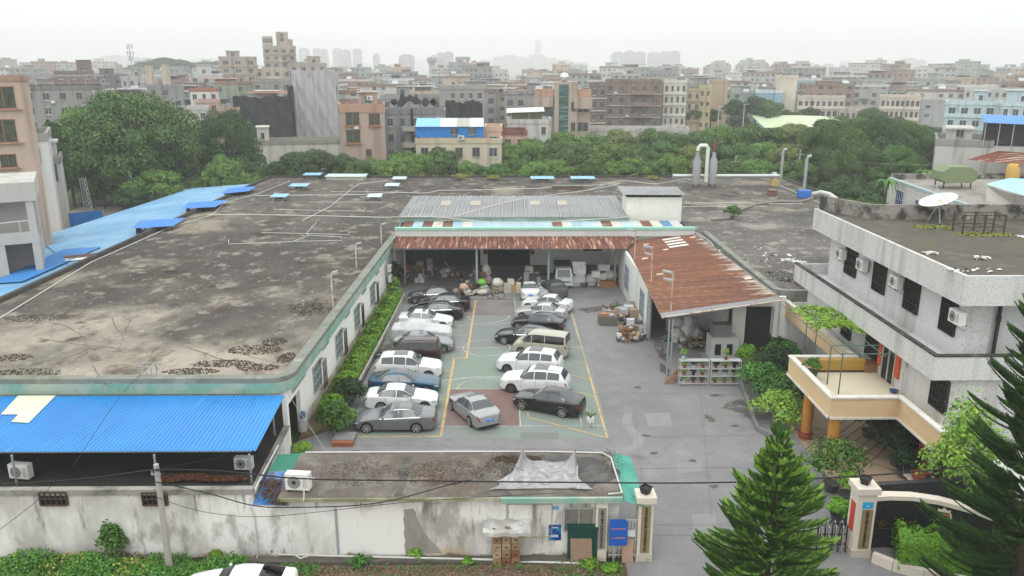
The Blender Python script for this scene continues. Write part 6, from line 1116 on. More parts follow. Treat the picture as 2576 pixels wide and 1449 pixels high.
# box stack with sheet roof
x0=A(1240,1400,30.25)[0]; cs=['8d7458','9a8468','7a4f38','a08c70','86694c']; 
for c in range(3):
    for r_ in range(5):
        if c==1 and r_==0 and False: continue
        x=x0+c*.4; z=.04+r_*.36; nme=['left','middle','right'][c]; t=thing('wooden_hive_box','%s box from the bottom in the %s column of stacked boxes'%(ORD[r_],nme),'box',(x,30.3,z),0,'boxes stacked against the gatehouse wall')
        MB(t).box(x,30.0+.02*((r_*3+c)%3),z,x+.36,30.5,z+.34).build('body',M('hive_'+cs[(c*2+r_*3)%5],cs[(c*2+r_*3)%5],[('5d4a38',3,(1,1,1),.5,.75,.6)],rough=.9)); MB(t).box(x+.12,29.985,z+.14,x+.24,30.0+.015,z+.18).build('handle_slot',bars)
t=thing('sheet_cover','crumpled pale sheet covering the stacked boxes','sheet',(x0+.6,30.2,1.9)); b=MB(t); b.grid(lambda u,v:(x0-.42+2.05*u,29.75+.85*v,1.9+.03*math.sin(u*17+v*5)-.12*(1-v)+(.0 if .05<u<.95 else -.02)),20,6); b.grid(lambda u,v:(x0-.42+2.05*u,29.75,1.78+.03*math.sin(u*17)-.18*v),20,1); b.build('sheet',M('foil_sheet','a9a8a4',[('d2d2cf',1.3,(1,1,1),.5,.6,.7),('7d7b76',2,(1,1,1),.55,.75,.6)],rough=.7))
# curved granite wall with letters
AW=[(16.0,31.2),(16.9,31.25),(17.9,31.15),(18.9,30.85),(19.9,30.35),(20.9,29.65),(21.8,28.8),(22.6,27.8)]; HT=[2.45,2.5,2.52,2.5,2.42,2.28,2.1,1.9]
cw=thing('curved_sign_wall','curved black granite sign wall with pale coping and gold crest','sign wall',(19,30,0)); b=MB(cw); n=len(AW)
def awn(i): a,c=Vector(AW[max(i-1,0)]),Vector(AW[min(i+1,n-1)]); d=(c-a).normalized(); return Vector((d.y,-d.x))
vs=[(p[0],p[1],0) for p in AW]+[(p[0],p[1],h) for p,h in zip(AW,HT)]+[(p[0]-awn(i).x*.3,p[1]-awn(i).y*.3,h) for i,(p,h) in enumerate(zip(AW,HT))]+[(p[0]-awn(i).x*.3,p[1]-awn(i).y*.3,0) for i,p in enumerate(AW)]
b.add(vs,[(k*n+i,k*n+i+1,(k+1)*n+i+1,(k+1)*n+i) for k in (0,2) for i in range(n-1)]+[(n+i,n+i+1,2*n+i+1,2*n+i) for i in range(n-1)]+[(0,n,2*n,3*n),(n-1,2*n-1,3*n-1,4*n-1)]); b.build('wall',M('black_granite','212125',[('36363a',20,(1,1,1),.6,.7,.6)],rough=.25,spec=.5))
b=MB(cw); vs=[]
for i,(p,h) in enumerate(zip(AW,HT)): 
    a=awn(i); vs+=[(p[0]+a.x*.06,p[1]+a.y*.06,h-.1),(p[0]+a.x*.06,p[1]+a.y*.06,h+.1),(p[0]-a.x*.4,p[1]-a.y*.4,h+.1),(p[0]-a.x*.4,p[1]-a.y*.4,h-.02)]
b.add(vs,[(i*4+k,(i+1)*4+k,(i+1)*4+(k+1)%4,i*4+(k+1)%4) for i in range(n-1) for k in range(4)]+[(0,1,2,3)]); b.build('coping',creamwall)
gold=M('letter_gold','6d5a2a',rough=.4,metal=.5)
for c,s in zip('金丽科技园',(.12,.29,.45,.6,.73)):
    f=s*(n-1); i=int(f); p=Vector(AW[i]).lerp(Vector(AW[i+1]),f-i); a=awn(i); a=(a+(awn(i+1)-a)*(f-i)).normalized(); text(cw,c,(p.x+a.x*.02,p.y+a.y*.02,1.0-.05*s),.52,gold,'letter',rz=math.atan2(a.x,-a.y),depth=.02)
f=.46*(n-1); i=int(f); p=Vector(AW[i]).lerp(Vector(AW[i+1]),f-i); a=awn(i); an=math.atan2(a.x,-a.y)
def emb(name,prof,d,mat):
    b=MB(cw); u=Vector((-a.y,a.x,0)); N3=Vector((a.x,a.y,0)); c=Vector((p.x,p.y,1.93))+N3*.01
    if u.x<0:u=-u
    vs=[c+u*x+Vector((0,0,z)) for x,z in prof]+[c+u*x+Vector((0,0,z))+N3*d for x,z in prof]; m=len(prof); b.add(vs,[tuple(range(m,2*m))]+[(k,(k+1)%m,m+(k+1)%m,m+k) for k in range(m)]); return b.build(name,mat)
emb('crest_ring',[(.33*math.cos(2*PI*k/28),.31*math.sin(2*PI*k/28)-.02) for k in range(28)],.02,M('crest_white','cfc9b8',rough=.4)); emb('crest_recess',[(.25*math.cos(2*PI*k/24),.24*math.sin(2*PI*k/24)) for k in range(24)],.026,M('crest_dark','2a1f18',rough=.5))
emb('crest_shield',[(-.2,.1),(.2,.1),(.19,-.06),(.1,-.17),(0,-.2),(-.1,-.17),(-.19,-.06)],.034,M('crest_gold','b8742c',rough=.4)); emb('crest_crown',[(-.22,.16),(.22,.16),(.26,.3),(.12,.24),(0,.38),(-.12,.24),(-.26,.3)],.04,M('crest_white','cfc9b8'))
text(cw,'JL',(p.x+a.x*.05,p.y+a.y*.05,1.86),.17,M('crest_dark','2a1f18'),'crest_letters',rz=an,depth=.006)
dw=thing('slate_wall','dark slate-faced angled wall rising behind the curved sign wall','wall',(20,32,0)); MB(dw).add([(16.1,32.4,0),(21.6,32.4,0),(23.4,29.3,0),(16.1,32.4,2.42),(21.6,32.4,2.75),(23.4,29.3,2.3),(16.1,32.7,2.42),(21.8,32.7,2.75),(23.7,29.4,2.3)],[(0,1,4,3),(1,2,5,4),(3,4,7,6),(4,5,8,7)]).build('wall',M('slate','2f2f31',[('55555a',5,(1,1,6),.5,.65,.7)],rough=.7))
kb=[(16.0,30.2),(16.6,29.6),(17.6,29.0),(18.8,28.5),(20.2,28.0),(22,27.4)]
t=thing('planter_kerb','curved pale kerb wall round the clipped hedge at the gate','kerb',(18,29,0)); b=MB(t)
for i in range(len(kb)-1):
    a_,c=Vector(kb[i]),Vector(kb[i+1]); d=(c-a_).normalized(); nn=Vector((-d.y,d.x))*.13; b.prism([tuple(a_-nn),tuple(c-nn),tuple(c+nn),tuple(a_+nn)],0,.45)
b.build('kerb',creamwall)
# sliding gate beside right pillar
t=thing('folding_gate','folded silver and black sliding gate stacked beside the right pillar','gate',(13.8,31.3,0))
for k in range(17):
    x=12.5+k*.16; b=MB(t); b.tube([(x,30.85,.05),(x,30.9,1.25),(x,31.1,1.45),(x,31.3,1.25),(x,31.35,.05)],.035,5); b.build('hoop',galv if k%2 else M('gate_black','2b2a2c',rough=.4))
b=MB(t); b.box(12.4,31.0,.3,15.15,31.05,.36); b.box(12.4,31.0,.8,15.15,31.05,.86); b.build('rail',M('gate_maroon','5e2a28',rough=.5))
# potted plants, barrow and scooter at the porch
for px,py,r_,h,m,l in ((2090,1235,1.5,2.3,leafB,'large dark shrub in a grey tub in front of the porch'),(2255,1170,.95,1.7,leafD,'dark bushy potted plant on the tiled porch by the entrance'),(2185,1100,.9,1.5,leafD,'dark plant in the shade under the porch balcony'),(2275,1200,.6,1.1,leafD,'smaller leafy pot plant nearest the porch window'),(2110,1315,.6,.8,leafA,'bright green small bush beside the folded gate'),(2130,1262,.45,1.2,leafC,'light green slender plant against the right gate pillar')):
    q=G(px,py); t=thing('potted_shrub',l,'potted shrub',q,0,'potted shrubs by the porch'); MB(t).lathe(q[0],q[1],[(.3,0),(.42,.45),(.44,.47),(.36,.42)],14).build('pot',M('pot_grey','4f5252',rough=.7),t,True); bush('','','',(q[0],q[1],.4),r_,r_*.9,h,m,900,.17,seed=px,par=t)
q=G(2312,1225); t=thing('barrow','pale flat trolley carrying a red plastic basin near the porch','trolley',q); MB(t).box(q[0]-.55,q[1]-.7,.35,q[0]+.55,q[1]+.7,.42).build('deck',M('deck_pale','c9beb2',rough=.7)); MB(t).lathe(q[0],q[1],[(.35,.42),(.48,.75),(.5,.76),(.42,.72)],18).build('basin',M('basin_red','a35347',rough=.6),t,True)
for sx in (-.45,.45): MB(t).tube([(q[0]+sx,q[1]-.5,.16),(q[0]+sx*1.05,q[1]-.5,.16)],.16,12).build('wheel',black)
MB(t).tube([(q[0]-.5,q[1]+.7,.4),(q[0]-.5,q[1]+1.0,1.1),(q[0]+.5,q[1]+1.0,1.1),(q[0]+.5,q[1]+.7,.4)],.025,6).build('handle',steel)
scooter('grey scooter parked beside the trolley behind the slate wall',G(2345,1255),R(100),'4b4e52')
# ================================================================= hedge and shrubs in the yard
def hedge(name,label,pts,w,h,mat,n,leaf,seed=1,z=0):
    g=np.random.default_rng(seed); C=[];N=[]; L=[0]
    for a,b_ in zip(pts,pts[1:]): L.append(L[-1]+math.dist(a,b_))
    for _ in range(n):
        s=g.random()*L[-1]; k=next(i for i in range(len(pts)-1) if s<=L[i+1]); u=(s-L[k])/(L[k+1]-L[k]); d=Vector((pts[k+1][0]-pts[k][0],pts[k+1][1]-pts[k][1],0)).normalized(); nn=Vector((-d.y,d.x,0))
        bx=pts[k][0]+(pts[k+1][0]-pts[k][0])*u; by=pts[k][1]+(pts[k+1][1]-pts[k][1])*u; hh=h*(1+.16*math.sin(s*1.7)+.1*math.sin(s*4.3+1)+.08*math.sin(s*9.1)); a=g.uniform(0,PI); q=1 if g.random()<.75 else g.uniform(.4,1)
        ca,sa=math.cos(a),math.sin(a); ca=math.copysign(abs(ca)**.6,ca); sa=abs(sa)**.6
        C.append((bx+nn.x*ca*w/2*q,by+nn.y*ca*w/2*q,z+.05+(hh-.05)*(sa*q if g.random()<.8 else g.random()))); N.append((nn.x*ca+g.normal()*.5,nn.y*ca+g.normal()*.5,sa+.3+g.normal()*.4))
    o=bpy.data.objects.new('foliage',leafmesh('foliage',np.array(C),np.array(N),leaf,mat,seed=seed)); COL.objects.link(o); return o
ht=thing('clipped_hedge','long clipped hedge in a raised bed along the white factory wall','hedge',(-10.4,56,0)); o=hedge('', '',[(-10.75,44.2),(-10.6,52),(-10.45,62),(-10.2,71.5)],1.3,1.0,leafA,17000,.11,3,.15); o.parent=ht; o.location=-ht.location
MB(ht).prism([(-9.95,44),(-9.55,60),(-9.35,72),(-9.45,72),(-9.68,60),(-10.08,44)],0,.5).build('bed_wall',M('bed_wall','a9a79f',[('6d6b64',1,(1,1,.3),.5,.7,.6)],rough=.9)); MB(ht).prism([(-11.9,42.2),(-9.95,44),(-9.55,60),(-9.4,72),(-11.2,72),(-11.7,60)],0,.2).build('bed_soil',soil)
for px,py,r_,h,m,l in ((850,1092,.85,2.0,leafB,'tall leafy shrub at the near end of the raised bed by the doorway'),(880,1020,1.0,1.7,leafD,'dark green shrub between the doorway shrub and the clipped hedge'),(862,1075,.8,1.2,leafA,'bright green low shrub at the near corner of the raised bed'),(985,735,.8,1.6,leafC,'yellow-green shrub at the far end of the raised bed by the shed'),(990,715,.9,2.2,leafD,'dark tall shrub beside the shed end of the white wall'),(762,1142,.45,.7,leafC,'bright green banana-like clump behind the gatehouse roof')):
    bush('shrub',l,'shrub',G(px,py),r_,r_,h,m,900,.19,seed=px)
q=G(868,1118); t=thing('brick_kerb','low orange-brown brick edging at the near corner of the raised bed','kerb',q); MB(t).box(q[0]-.7,q[1]-.3,0,q[0]+.5,q[1],.25).build('bricks',M('brick_orange','94583c',rough=.9)); MB(t).box(q[0]-.7,q[1],0,q[0]+.5,q[1]+1,.3).build('top',concrete)
for px,py,r_,h,m,l in ((1880,925,.8,1.7,leafA,'bright green leafy bush right of the plant shelves'),(1915,1000,1.6,2.3,leafB,'big mid-green bush below the terrace corner'),(1950,960,1.5,2.5,leafD,'dark dense bush under the far terrace parapet'),(1965,925,1.3,1.9,leafB,'green bush behind the person in white'),(1960,1065,1.5,1.9,leafC,'light yellow-green bush in front of the porch column'),(1905,965,1.0,1.4,leafC,'pale green bush at the driveway edge beside the shelves'),(1985,1025,1.2,2.2,leafB,'bush squeezed against the porch balcony'),(1950,885,.9,1.5,leafD,'dark climber bush by the annex door wall')):
    bush('shrub',l,'shrub',G(px,py),r_,r_,h,m,1300,.18,seed=px,group='shrubs beside the porch')
bk=thing('bed_kerb','low concrete kerb edging the shrub bed by the porch','kerb',G(1880,990)); b=MB(bk); KP=[G(*p) for p in ((1862,965),(1885,1030),(1905,1085),(1960,1110))]
for a_,c in zip(KP,KP[1:]):
    a_,c=Vector(a_[:2]),Vector(c[:2]); d=(c-a_).normalized(); nn=Vector((-d.y,d.x))*.09; b.prism([tuple(a_-nn),tuple(c-nn),tuple(c+nn),tuple(a_+nn)],0,.3)
b.build('kerb',concrete)
ch=thing('gate_hedge','bright clipped hedge in front of the curved sign wall','hedge',(18.5,29.4,0)); o=hedge('','',[(16.9,30.2),(18.6,29.75),(20.8,28.8)],1.7,1.4,leafA,13000,.08,8,.1); o.parent=ch; o.location=-ch.location
# ================================================================= foreground verge vegetation
def scatter(name,label,regs,n,size,mat,hgt,seed):
    g=np.random.default_rng(seed); C=[]
    for (x0,y0,x1,y1,m) in regs:
        k=int(n*m); x=g.uniform(x0,x1,k); y=g.uniform(y0,y1,k); z=.06+hgt*(.35+.65*np.abs(np.sin(x*1.1+seed)*np.cos(y*1.3+x*.4)))*g.uniform(.3,1,k); C.append(np.stack([x,y,z],1))
    C=np.concatenate(C); o=bpy.data.objects.new(name,leafmesh(name,C,g.normal(size=C.shape)*.45+np.array([0,-.25,1]),size,mat,1.1,seed)); COL.objects.link(o); o['label']=label; o['kind']='stuff'
scatter('creeper_undergrowth','green broad-leaved creeper covering the verge at bottom left',[(-22,26.3,-13.6,30.3,1),(-13.6,28.9,-11.0,30.0,.22),(-22,28,-15,30.5,.4)],8500,.125,M('leaf_creeper','4f8a2c',rnd=('2f5c1e',.05),rough=.6),.75,2)
scatter('creeper_yellow','yellowing creeper leaves scattered over the undergrowth',[(-22,26.3,-14.2,30.2,1)],1100,.12,M('leaf_yellowing','97a53c',rnd=('7a6a34',.05)),.85,3)
scatter('verge_litter','brown leaf litter and twigs on the verge soil',[(-9,28,5,30.0,1),(-14,28,-9,30,.3)],5200,.08,M('litter_brown','6b5442',rnd=('8b7a66',.1),rough=.95),.06,4)
scatter('verge_grass','sprigs of green grass along the verge and wall foot',[(-9,29.5,5,30.1,.35),(-6,28,-1,29.4,.15),(2,28.8,5,29.7,.2),(-11,29,-8,30,.5)],900,.1,leafB,.25,5)
bush('shrub','leafy green shrub with bare sticks at the foot of the stained wall','shrub',G(292,1410),.62,.6,1.75,leafB,900,.14,seed=11)
t=thing('dead_branches','bare fallen branches at the foot of the leafy shrub by the stained wall','branches',G(320,1415)); q=G(320,1415); b=MB(t)
for k in range(7): b.tube([(q[0],q[1],.05),(q[0]+.7*math.cos(k*1.1),q[1]+.3*math.sin(k*2.0)-.2,.25+.09*k),(q[0]+1.3*math.cos(k*1.1),q[1]+.4*math.sin(k)-.4,.15+.06*k)],[.05,.03,.012],5)
b.build('branches',M('dead_wood','7d6c58',rough=.95))
for i,(px,py,r_,h,m,l) in enumerate([(1045,1408,.3,.55,leafC,'light green weed beside the drain pipe foot'),(545,1405,.35,.4,leafA,'green weed left of the white downpipe'),(905,1425,.45,.5,leafB,'straggly weed clump on the soil in the middle of the verge'),(1175,1420,.3,.3,leafA,'small weed left of the stacked boxes'),(1480,1425,.5,.35,leafA,'bright grass tuft in front of the plywood board'),(1620,1405,.3,.25,leafC,'grass tuft at the foot of the middle gate pillar'),(1535,1440,.4,.4,leafA,'grass clump near the kerb by the driveway'),(690,1400,.16,.6,leafB,'mossy stump sprout beside the white downpipe')]): bush('weed',l,'weed',G(px,py),r_,r_*.8,h,m,260,.1,seed=200+i,stem=False,group='weeds along the wall foot')
t=tag(MB().tube([G(700,1395,.2),G(1000,1402,.2),G(1250,1408,.2)],.045,6).build('ground_pipe',pvc,None),'thin white pipe along the foot of the gatehouse wall','pipe')
t=tag(MB().tube([G(1290,1412,.1),G(1400,1415,.1),G(1485,1418,.1)],.05,6).build('ground_pipe',pvc,None),'white pipe on the ground in front of the green cabinet','pipe')
# utility pole, wires
q=G(428,1440); up=thing('utility_pole','grey concrete utility pole in front of the stained white wall','utility pole',q); top=A(392,1168,q[1]); b=MB(up); b.tube([(q[0],q[1],-.1),(q[0],q[1],top[2])],[.15,.105],12); b.build('pole',M('pole_concrete','a09d97',[('77746e',1.2,(1,1,.3),.5,.7,.5)],rough=.9)); b=MB(up); b.box(q[0]-.2,q[1]-.14,top[2]-.42,q[0]+.2,q[1]-.1,top[2]-.36); b.cyl(q[0]-.15,q[1]-.12,top[2]-.36,top[2]-.24,.03); b.cyl(q[0]+.15,q[1]-.12,top[2]-.36,top[2]-.24,.03); b.build('bracket',steel)
cb=M('cable_black','1d1d1e',rough=.6)
def cable(pts,r,label,m=cb,Y=29.55):
    Q=[Vector(A(p[0],p[1],p[2] if len(p)>2 else Y)) for p in pts]; P3=[]
    for k in range(len(Q)-1):
        for s in range(6):
            a_,b_,c,d=Q[max(k-1,0)],Q[k],Q[k+1],Q[min(k+2,len(Q)-1)]; u=s/6; P3.append(.5*((2*b_)+(c-a_)*u+(2*a_-5*b_+4*c-d)*u*u+(-a_+3*b_-3*c+d)*u**3))
    P3.append(Q[-1]); tag(MB().tube(P3,r,5).build('cable',m,None),label,'cable','overhead cables along the front')
cable([(-40,1220),(100,1213),(250,1200),(392,1182),(560,1185),(760,1204),(1050,1209),(1400,1213),(1800,1214),(2150,1198),(2330,1184),(2440,1172)],.032,'thick black overhead cable crossing the whole front')
cable([(392,1184),(480,1205),(560,1195),(640,1203)],.014,'thin slack wire just right of the utility pole')
cable([(392,1212),(520,1240),(640,1272),(750,1276),(900,1271),(1000,1255),(1110,1225),(1180,1208)],.024,'black cable sagging in front of the gatehouse wall')
cable([(392,1250),(500,1285),(640,1300),(800,1288),(1040,1262),(1400,1240)],.012,'thin wire sagging below the thick one on the gatehouse wall')
cable([(0,1332),(95,1258),(150,1195)],.012,'thin wire rising across the lower left wall')
cable([(560,1150,29.3),(392,1180)],.008,'thin wire from the pole towards the canopy')
cable([(185,1170,30),(300,1000,38),(370,925,41),(390,905,42)],.012,'thin dark wire running up over the blue canopy')
cable([(720,985,39.5),(770,1060,37),(830,1150,34.5),(900,1260,31)],.012,'thin grey wire slanting down from the white corner pier',M('wire_grey','8d8f90'))
for i,(pts,l) in enumerate((([(2150,408,120),(2560,425,100)],'far thin wire over the dark trees at right'),([(1900,388,170),(2360,392,150)],'thin wire across the trees behind the chimneys'))): cable(pts,.02,l,M('wire_grey','8d8f90'))
for px,pyb,pyt,Y,l in ((1848,440,392,135,'thin grey post just behind the factory roof'),(2005,470,375,135,'concrete utility pole among the dark trees behind the chimneys')):
    p=A(px,pyb,Y); pt_=A(px,pyt,Y); t=thing('utility_pole',l,'utility pole',(p[0],Y,0)); MB(t).cyl(p[0],Y,0,pt_[2],.16,.11).build('pole',M('pole_concrete','a09d97')); MB(t).box(p[0]-.8,Y-.1,pt_[2]-1,p[0]+.8,Y-.02,pt_[2]-.88).build('crossarm',steel)
# water dispenser in the doorway
t=thing('water_dispenser','white water dispenser with a blue bottle just inside the doorway','water dispenser',(-11.75,43.1,0)); MB(t).box(-12.0,42.95,0,-11.68,43.27,1.0).build('cabinet',M('disp_white','c9cbcd',rough=.4)); MB(t).cyl(-11.84,43.11,1.0,1.4,.13).build('bottle',M('bottle_blue','4a6f9e',rough=.2))
for i,(px,py) in enumerate(((966,715),(968,745))):
    p=AX(px,py,-10.9); ac_unit((-10.85,73+.01*i,1.35+1.0*(1-i)),R(90),['upper of two stacked air conditioners on the white wall near the shed','lower of two stacked air conditioners on the white wall near the shed'][i],'air conditioners near the shed')
# ================================================================= araucarias
needle=M('needle_green','5d862e',rnd=('335721',.04),rough=.65); needletip=M('needle_tip','a2c552',rnd=('78a63e',.04),rough=.65)
def araucaria(label,loc,h,rad,nw,seed,z0=.8,dark=False):
    t=thing('norfolk_pine',label,'conifer',loc,0,'norfolk pines at the gate'); g=np.random.default_rng(seed)
    MB().tube([(0,0,0),(0,0,h*.5),(0,0,h-.25)],[.13*h/7,.08*h/7,.015],8).build('trunk',M('bark_dark','40362d',rough=.95),t)
    bm=MB(); V=[];VT=[]
    def shoot(a,d,L,up,thick,out):
        m=max(8,int(L*80)); s=np.linspace(0,1,m)[:,None]; d=d/np.linalg.norm(d); ax=a+d*L*s+np.array([0,0,1])*up*L*s**2
        for rpt in range(7):
            off=g.normal(size=(m,3)); off-= (off@d)[:,None]*d; off/=np.linalg.norm(off,axis=1,keepdims=True); off[:,2]=np.abs(off[:,2])*.9+off[:,2]*.1
            ln=thick*(1-.45*s)*g.uniform(.75,1.15,(m,1)); tip=ax+off*ln+d*ln*.9; side=np.cross(off,d); side/=np.linalg.norm(side,axis=1,keepdims=True)+1e-9; wd=.013
            out.append(np.stack([ax-side*wd,ax+side*wd,tip],1))
        return ax[-1]
    for w in range(nw):
        f=w/(nw-1); z=z0+(h-.35-z0)*f**.9; Lb=rad*(1-f)**.8*(.92+.16*g.random())+.22; nb=6 if f<.9 else 5; ph=g.uniform(0,1)+w*.55; rise=.06+.75*f**2
        for k in range(nb):
            a=ph+2*PI*k/nb+g.uniform(-.12,.12); d=np.array([math.cos(a),math.sin(a),rise*.55-.04+g.uniform(-.07,.07)]); side=np.array([-math.sin(a),math.cos(a),0]); base=np.array([0,0,z]); L_=Lb*g.uniform(.72,1.12)
            if g.random()<.07 and f<.85: continue
            n=max(4,int(L_*8.5)); tipup=.32+.12*f
            bm.tube([tuple(base+d*L_*s+np.array([0,0,1])*tipup*L_*s*s) for s in (0,.5,.95)],[.03*(1-f)+.012,.02*(1-f)+.008,.005],4)
            [shoot(base+d*L_*s,d*.7+side*g.uniform(-.6,.6)+np.array([0,0,.45]),.45,.35,.1,V if g.random()<.75 else VT) for s in (.08,.16,.25,.36)]
            shoot(base+d*L_*.35,d,L_*.68,tipup*1.25,.12,V)
            for j in range(n):
                s=.2+.78*j/n; p=base+d*L_*s+np.array([0,0,1])*tipup*L_*s*s; sl=(.34+.6*math.sin(PI*min(1,s*.93))**.8)*min(.62,L_*.4)*(1.08-.4*s)
                for sg in (-1,1):
                    dd=d*.84+side*sg*.62+np.array([0,0,.1]); shoot(p,dd,sl,.45+.2*f,.105,VT if (g.random()<(.14 if dark else .28)+.5*max(0,s-.55)+(.35 if f>.75 else 0)) else V)
    bm.build('branches',M('bark_dark','40362d'),t)
    for nme,arr,mt in (('foliage',V,M('needle_dark','3c6126',rnd=('24421a',.04),rough=.65) if dark else needle),('young_foliage',VT,needletip if not dark else M('needle_tip_dark','567f2c',rnd=('3f6422',.04),rough=.65))):
        X=np.concatenate(arr).reshape(-1,3); n=len(X)//3; me=bpy.data.meshes.new(nme); me.vertices.add(3*n); me.vertices.foreach_set('co',X.ravel().astype(np.float32)); me.loops.add(3*n); me.loops.foreach_set('vertex_index',np.arange(3*n)); me.polygons.add(n); me.polygons.foreach_set('loop_start',np.arange(n)*3); me.materials.append(mt); me.update(calc_edges=True); me.validate(); o=bpy.data.objects.new(nme,me); COL.objects.link(o); o.parent=t
    return t
p=A(1965,1085,26.2); araucaria('norfolk pine with tiered bright-tipped branches standing alone at the driveway',(p[0],26.2,0),p[2],2.75,14,4)
p=A(2705,740,25.0); araucaria('taller dark norfolk pine at the right edge of the picture',(p[0],25.0,0),p[2]+3.0,3.3,27,6,.6,True)
bush('feathery_shrub','light green feathery shrub growing among the dark pine at right','shrub',(A(2490,1060,31)[0],32.2,0),1.6,1.5,6.3,leafC,1500,.2,seed=77)
# ================================================================= trees behind the factory
treeleaf=[M('tree_leaf_a','5a7e35',[('314d22',.3,(1,1,1),.5,.62,.6),('7a9941',.45,(1,1,1),.58,.68,.55)],rnd=('335222',.18),rough=.6),M('tree_leaf_b','72953f',[('436729',.3,(1,1,1),.5,.62,.6),('99af4f',.45,(1,1,1),.58,.68,.55)],rnd=('44692a',.16),rough=.6),M('tree_leaf_c','44642f',[('253f1d',.3,(1,1,1),.5,.62,.6),('5e7f3f',.45,(1,1,1),.58,.68,.55)],rnd=('27421e',.18),rough=.6),M('tree_leaf_d','858b47',[('506533',.3,(1,1,1),.5,.62,.6),('a09e52',.45,(1,1,1),.58,.68,.55)],rnd=('516932',.16),rough=.6)]
CR={}
def crown(v,k,big=False):
    key=(v,k,big)
    if key not in CR:
        C,N=crownpts(40+v,28 if not big else 80,400 if not big else 600,.8,(.18,.38) if not big else (.1,.25),.12,.35)
        CR[key]=leafmesh('crown',C,N,.056 if not big else .0225,treeleaf[k],1.5,seed=v)
    return CR[key]
barkm=M('tree_bark','4b4034',[('2f281f',2,(1,1,.3),.5,.7,.6)],rough=.95); TRN=[0]
def tree(label,px,pyt,wpx,Y,k,v,group,hb=None,big=False,sy=1.,name='tree'):
    top=A(px,pyt,Y); sc=FPX/(Y*math.cos(PIT)+ (CAMH-top[2])*math.sin(PIT)); r=wpx/2/sc; h=top[2]
    ch=min(h*.92,max(2*r*.8,h*.62)) if hb is None else h-hb
    t=thing(name,label,'tree',(top[0],Y,0),0,group); zc=h-ch*.53
    o=bpy.data.objects.new('crown',crown(v,k,big)); COL.objects.link(o); o.parent=t; o.location=(0,0,zc if not big else h-ch*.52); o.scale=(r*1.02,r*1.02*sy,ch*(.62 if not big else .72)); o.rotation_euler=(0,0,rng.uniform(0,6.28))
    b=MB(); rt=max(.12,h*.022); b.tube([(0,0,-.1),(rng.uniform(-.2,.2),.1,zc*.5),(0,0,zc)],[rt,rt*.8,rt*.5],7)
    for q in range(5): a=q*1.26+rng.random(); b.tube([(0,0,zc*(.55+.08*q)),(r*.35*math.cos(a),r*.35*math.sin(a),zc*.9+ch*.05*q),(r*.65*math.cos(a),r*.65*math.sin(a),zc+ch*.16)],[rt*.5,rt*.3,rt*.1],5)
    b.build('trunk',barkm,t); return t
KN=['mid-green','bright green','dark green','olive-tinged']
rows=[('front row behind the factory roof',130,[(665,420,70,0),(700,402,90,2),(745,378,100,2),(800,372,110,2),(860,385,90,2),(905,400,80,0),(950,408,80,1),(1000,392,100,1),(1050,385,95,1),(1105,392,90,0),(1145,408,70,2),(1175,402,62,1),(1215,415,70,2),(1255,408,80,0),(1300,395,90,0),(1350,402,85,1),(1400,398,90,1),(1450,415,70,0),(1490,395,90,0),(1540,405,80,1),(1590,392,95,1),(1640,402,80,0),(1690,385,90,1),(1745,398,90,3),(1800,400,95,0),(1850,405,80,0),(1900,398,100,1),(1955,408,90,0),(2010,400,100,0),(2055,415,80,2)]),
('second row behind the factory roof',148,[(690,410,90,2),(760,395,90,2),(940,395,90,1),(1020,376,110,1),(1110,368,110,0),(1185,382,100,2),(1265,352,110,1),(1335,346,110,1),(1405,352,110,0),(1470,360,110,0),(1535,352,120,1),(1600,358,110,0),(1665,352,110,0),(1730,362,110,3),(1790,348,120,2),(1860,356,110,0),(1925,352,120,1),(1990,360,110,3),(2050,352,120,2),(2130,370,130,2),(2210,372,130,0),(2290,385,120,2),(2335,392,90,0)]),
('third row behind the factory roof',168,[(1330,348,100,1),(1415,326,115,1),(1480,332,100,1),(1560,322,90,3),(1645,320,105,0),(1700,332,90,0),(1760,325,95,0),(1820,312,110,1),(1890,308,115,0),(1950,318,100,0),(2000,306,110,3),(2085,294,130,2),(2160,290,130,0),(2225,296,120,2),(2290,302,110,3),(2335,318,90,2)]),
('hazy group among the right-hand sheds',250,[(1745,262,60,0),(1790,272,50,2),(1850,246,60,2),(1905,238,75,2),(1965,286,70,2),(2015,284,80,0),(2120,288,60,0),(1940,250,70,0),(1980,275,80,2),(2040,268,60,2),(2080,292,60,0),(2195,268,80,2),(2260,292,80,2),(2390,318,60,2),(1690,290,50,2),(1860,285,60,2)]),
('scatter between the town houses',245,[(868,240,50,2),(890,252,46,0),(760,318,60,0),(830,330,60,3),(1285,285,26,2),(1440,268,30,2)])]
for rn,Y,L_ in rows:
    for i,(px,py,w,k) in enumerate(sorted(L_)):
        tree('%s tree, %s from the left in the %s'%(KN[k],nm(i),rn),px,py,w,Y+rng.uniform(-4,4),k,rng.randrange(5),rn)
tree('biggest spreading green tree, left of centre behind the pale blue roof',310,228,385,128,0,6,'big trees at left',hb=-2.5,big=True)
for i,(px,py,w,Y,k,v) in enumerate([(2105,302,190,138,0,1),(2205,294,210,140,2,6),(2295,306,170,144,0,2),(2150,352,170,128,0,7),(2260,362,170,126,0,9),(2335,352,110,130,2,3)]): tree('%s of the big dark trees by the grey house at right'%nm(i),px,py,w,Y,k,v,'big dark trees at right',hb=.5,big=True)
tree('yellow-tinged rounded tree in front of the grey truss-roofed house',200,272,190,132,1,7,'big trees at left',hb=-1,big=True)
tree('tall dark narrow-leaved tree right of the biggest tree',560,275,200,140,2,8,'big trees at left',hb=-2,big=True)
tree('light green drooping bamboo-like clump at the foot of the biggest tree',385,420,150,120,1,3,'undergrowth trees at left',hb=.2)
tree('young broad tree with layered crown right of the drooping clump',560,385,100,122,1,1,'undergrowth trees at left',hb=.5)
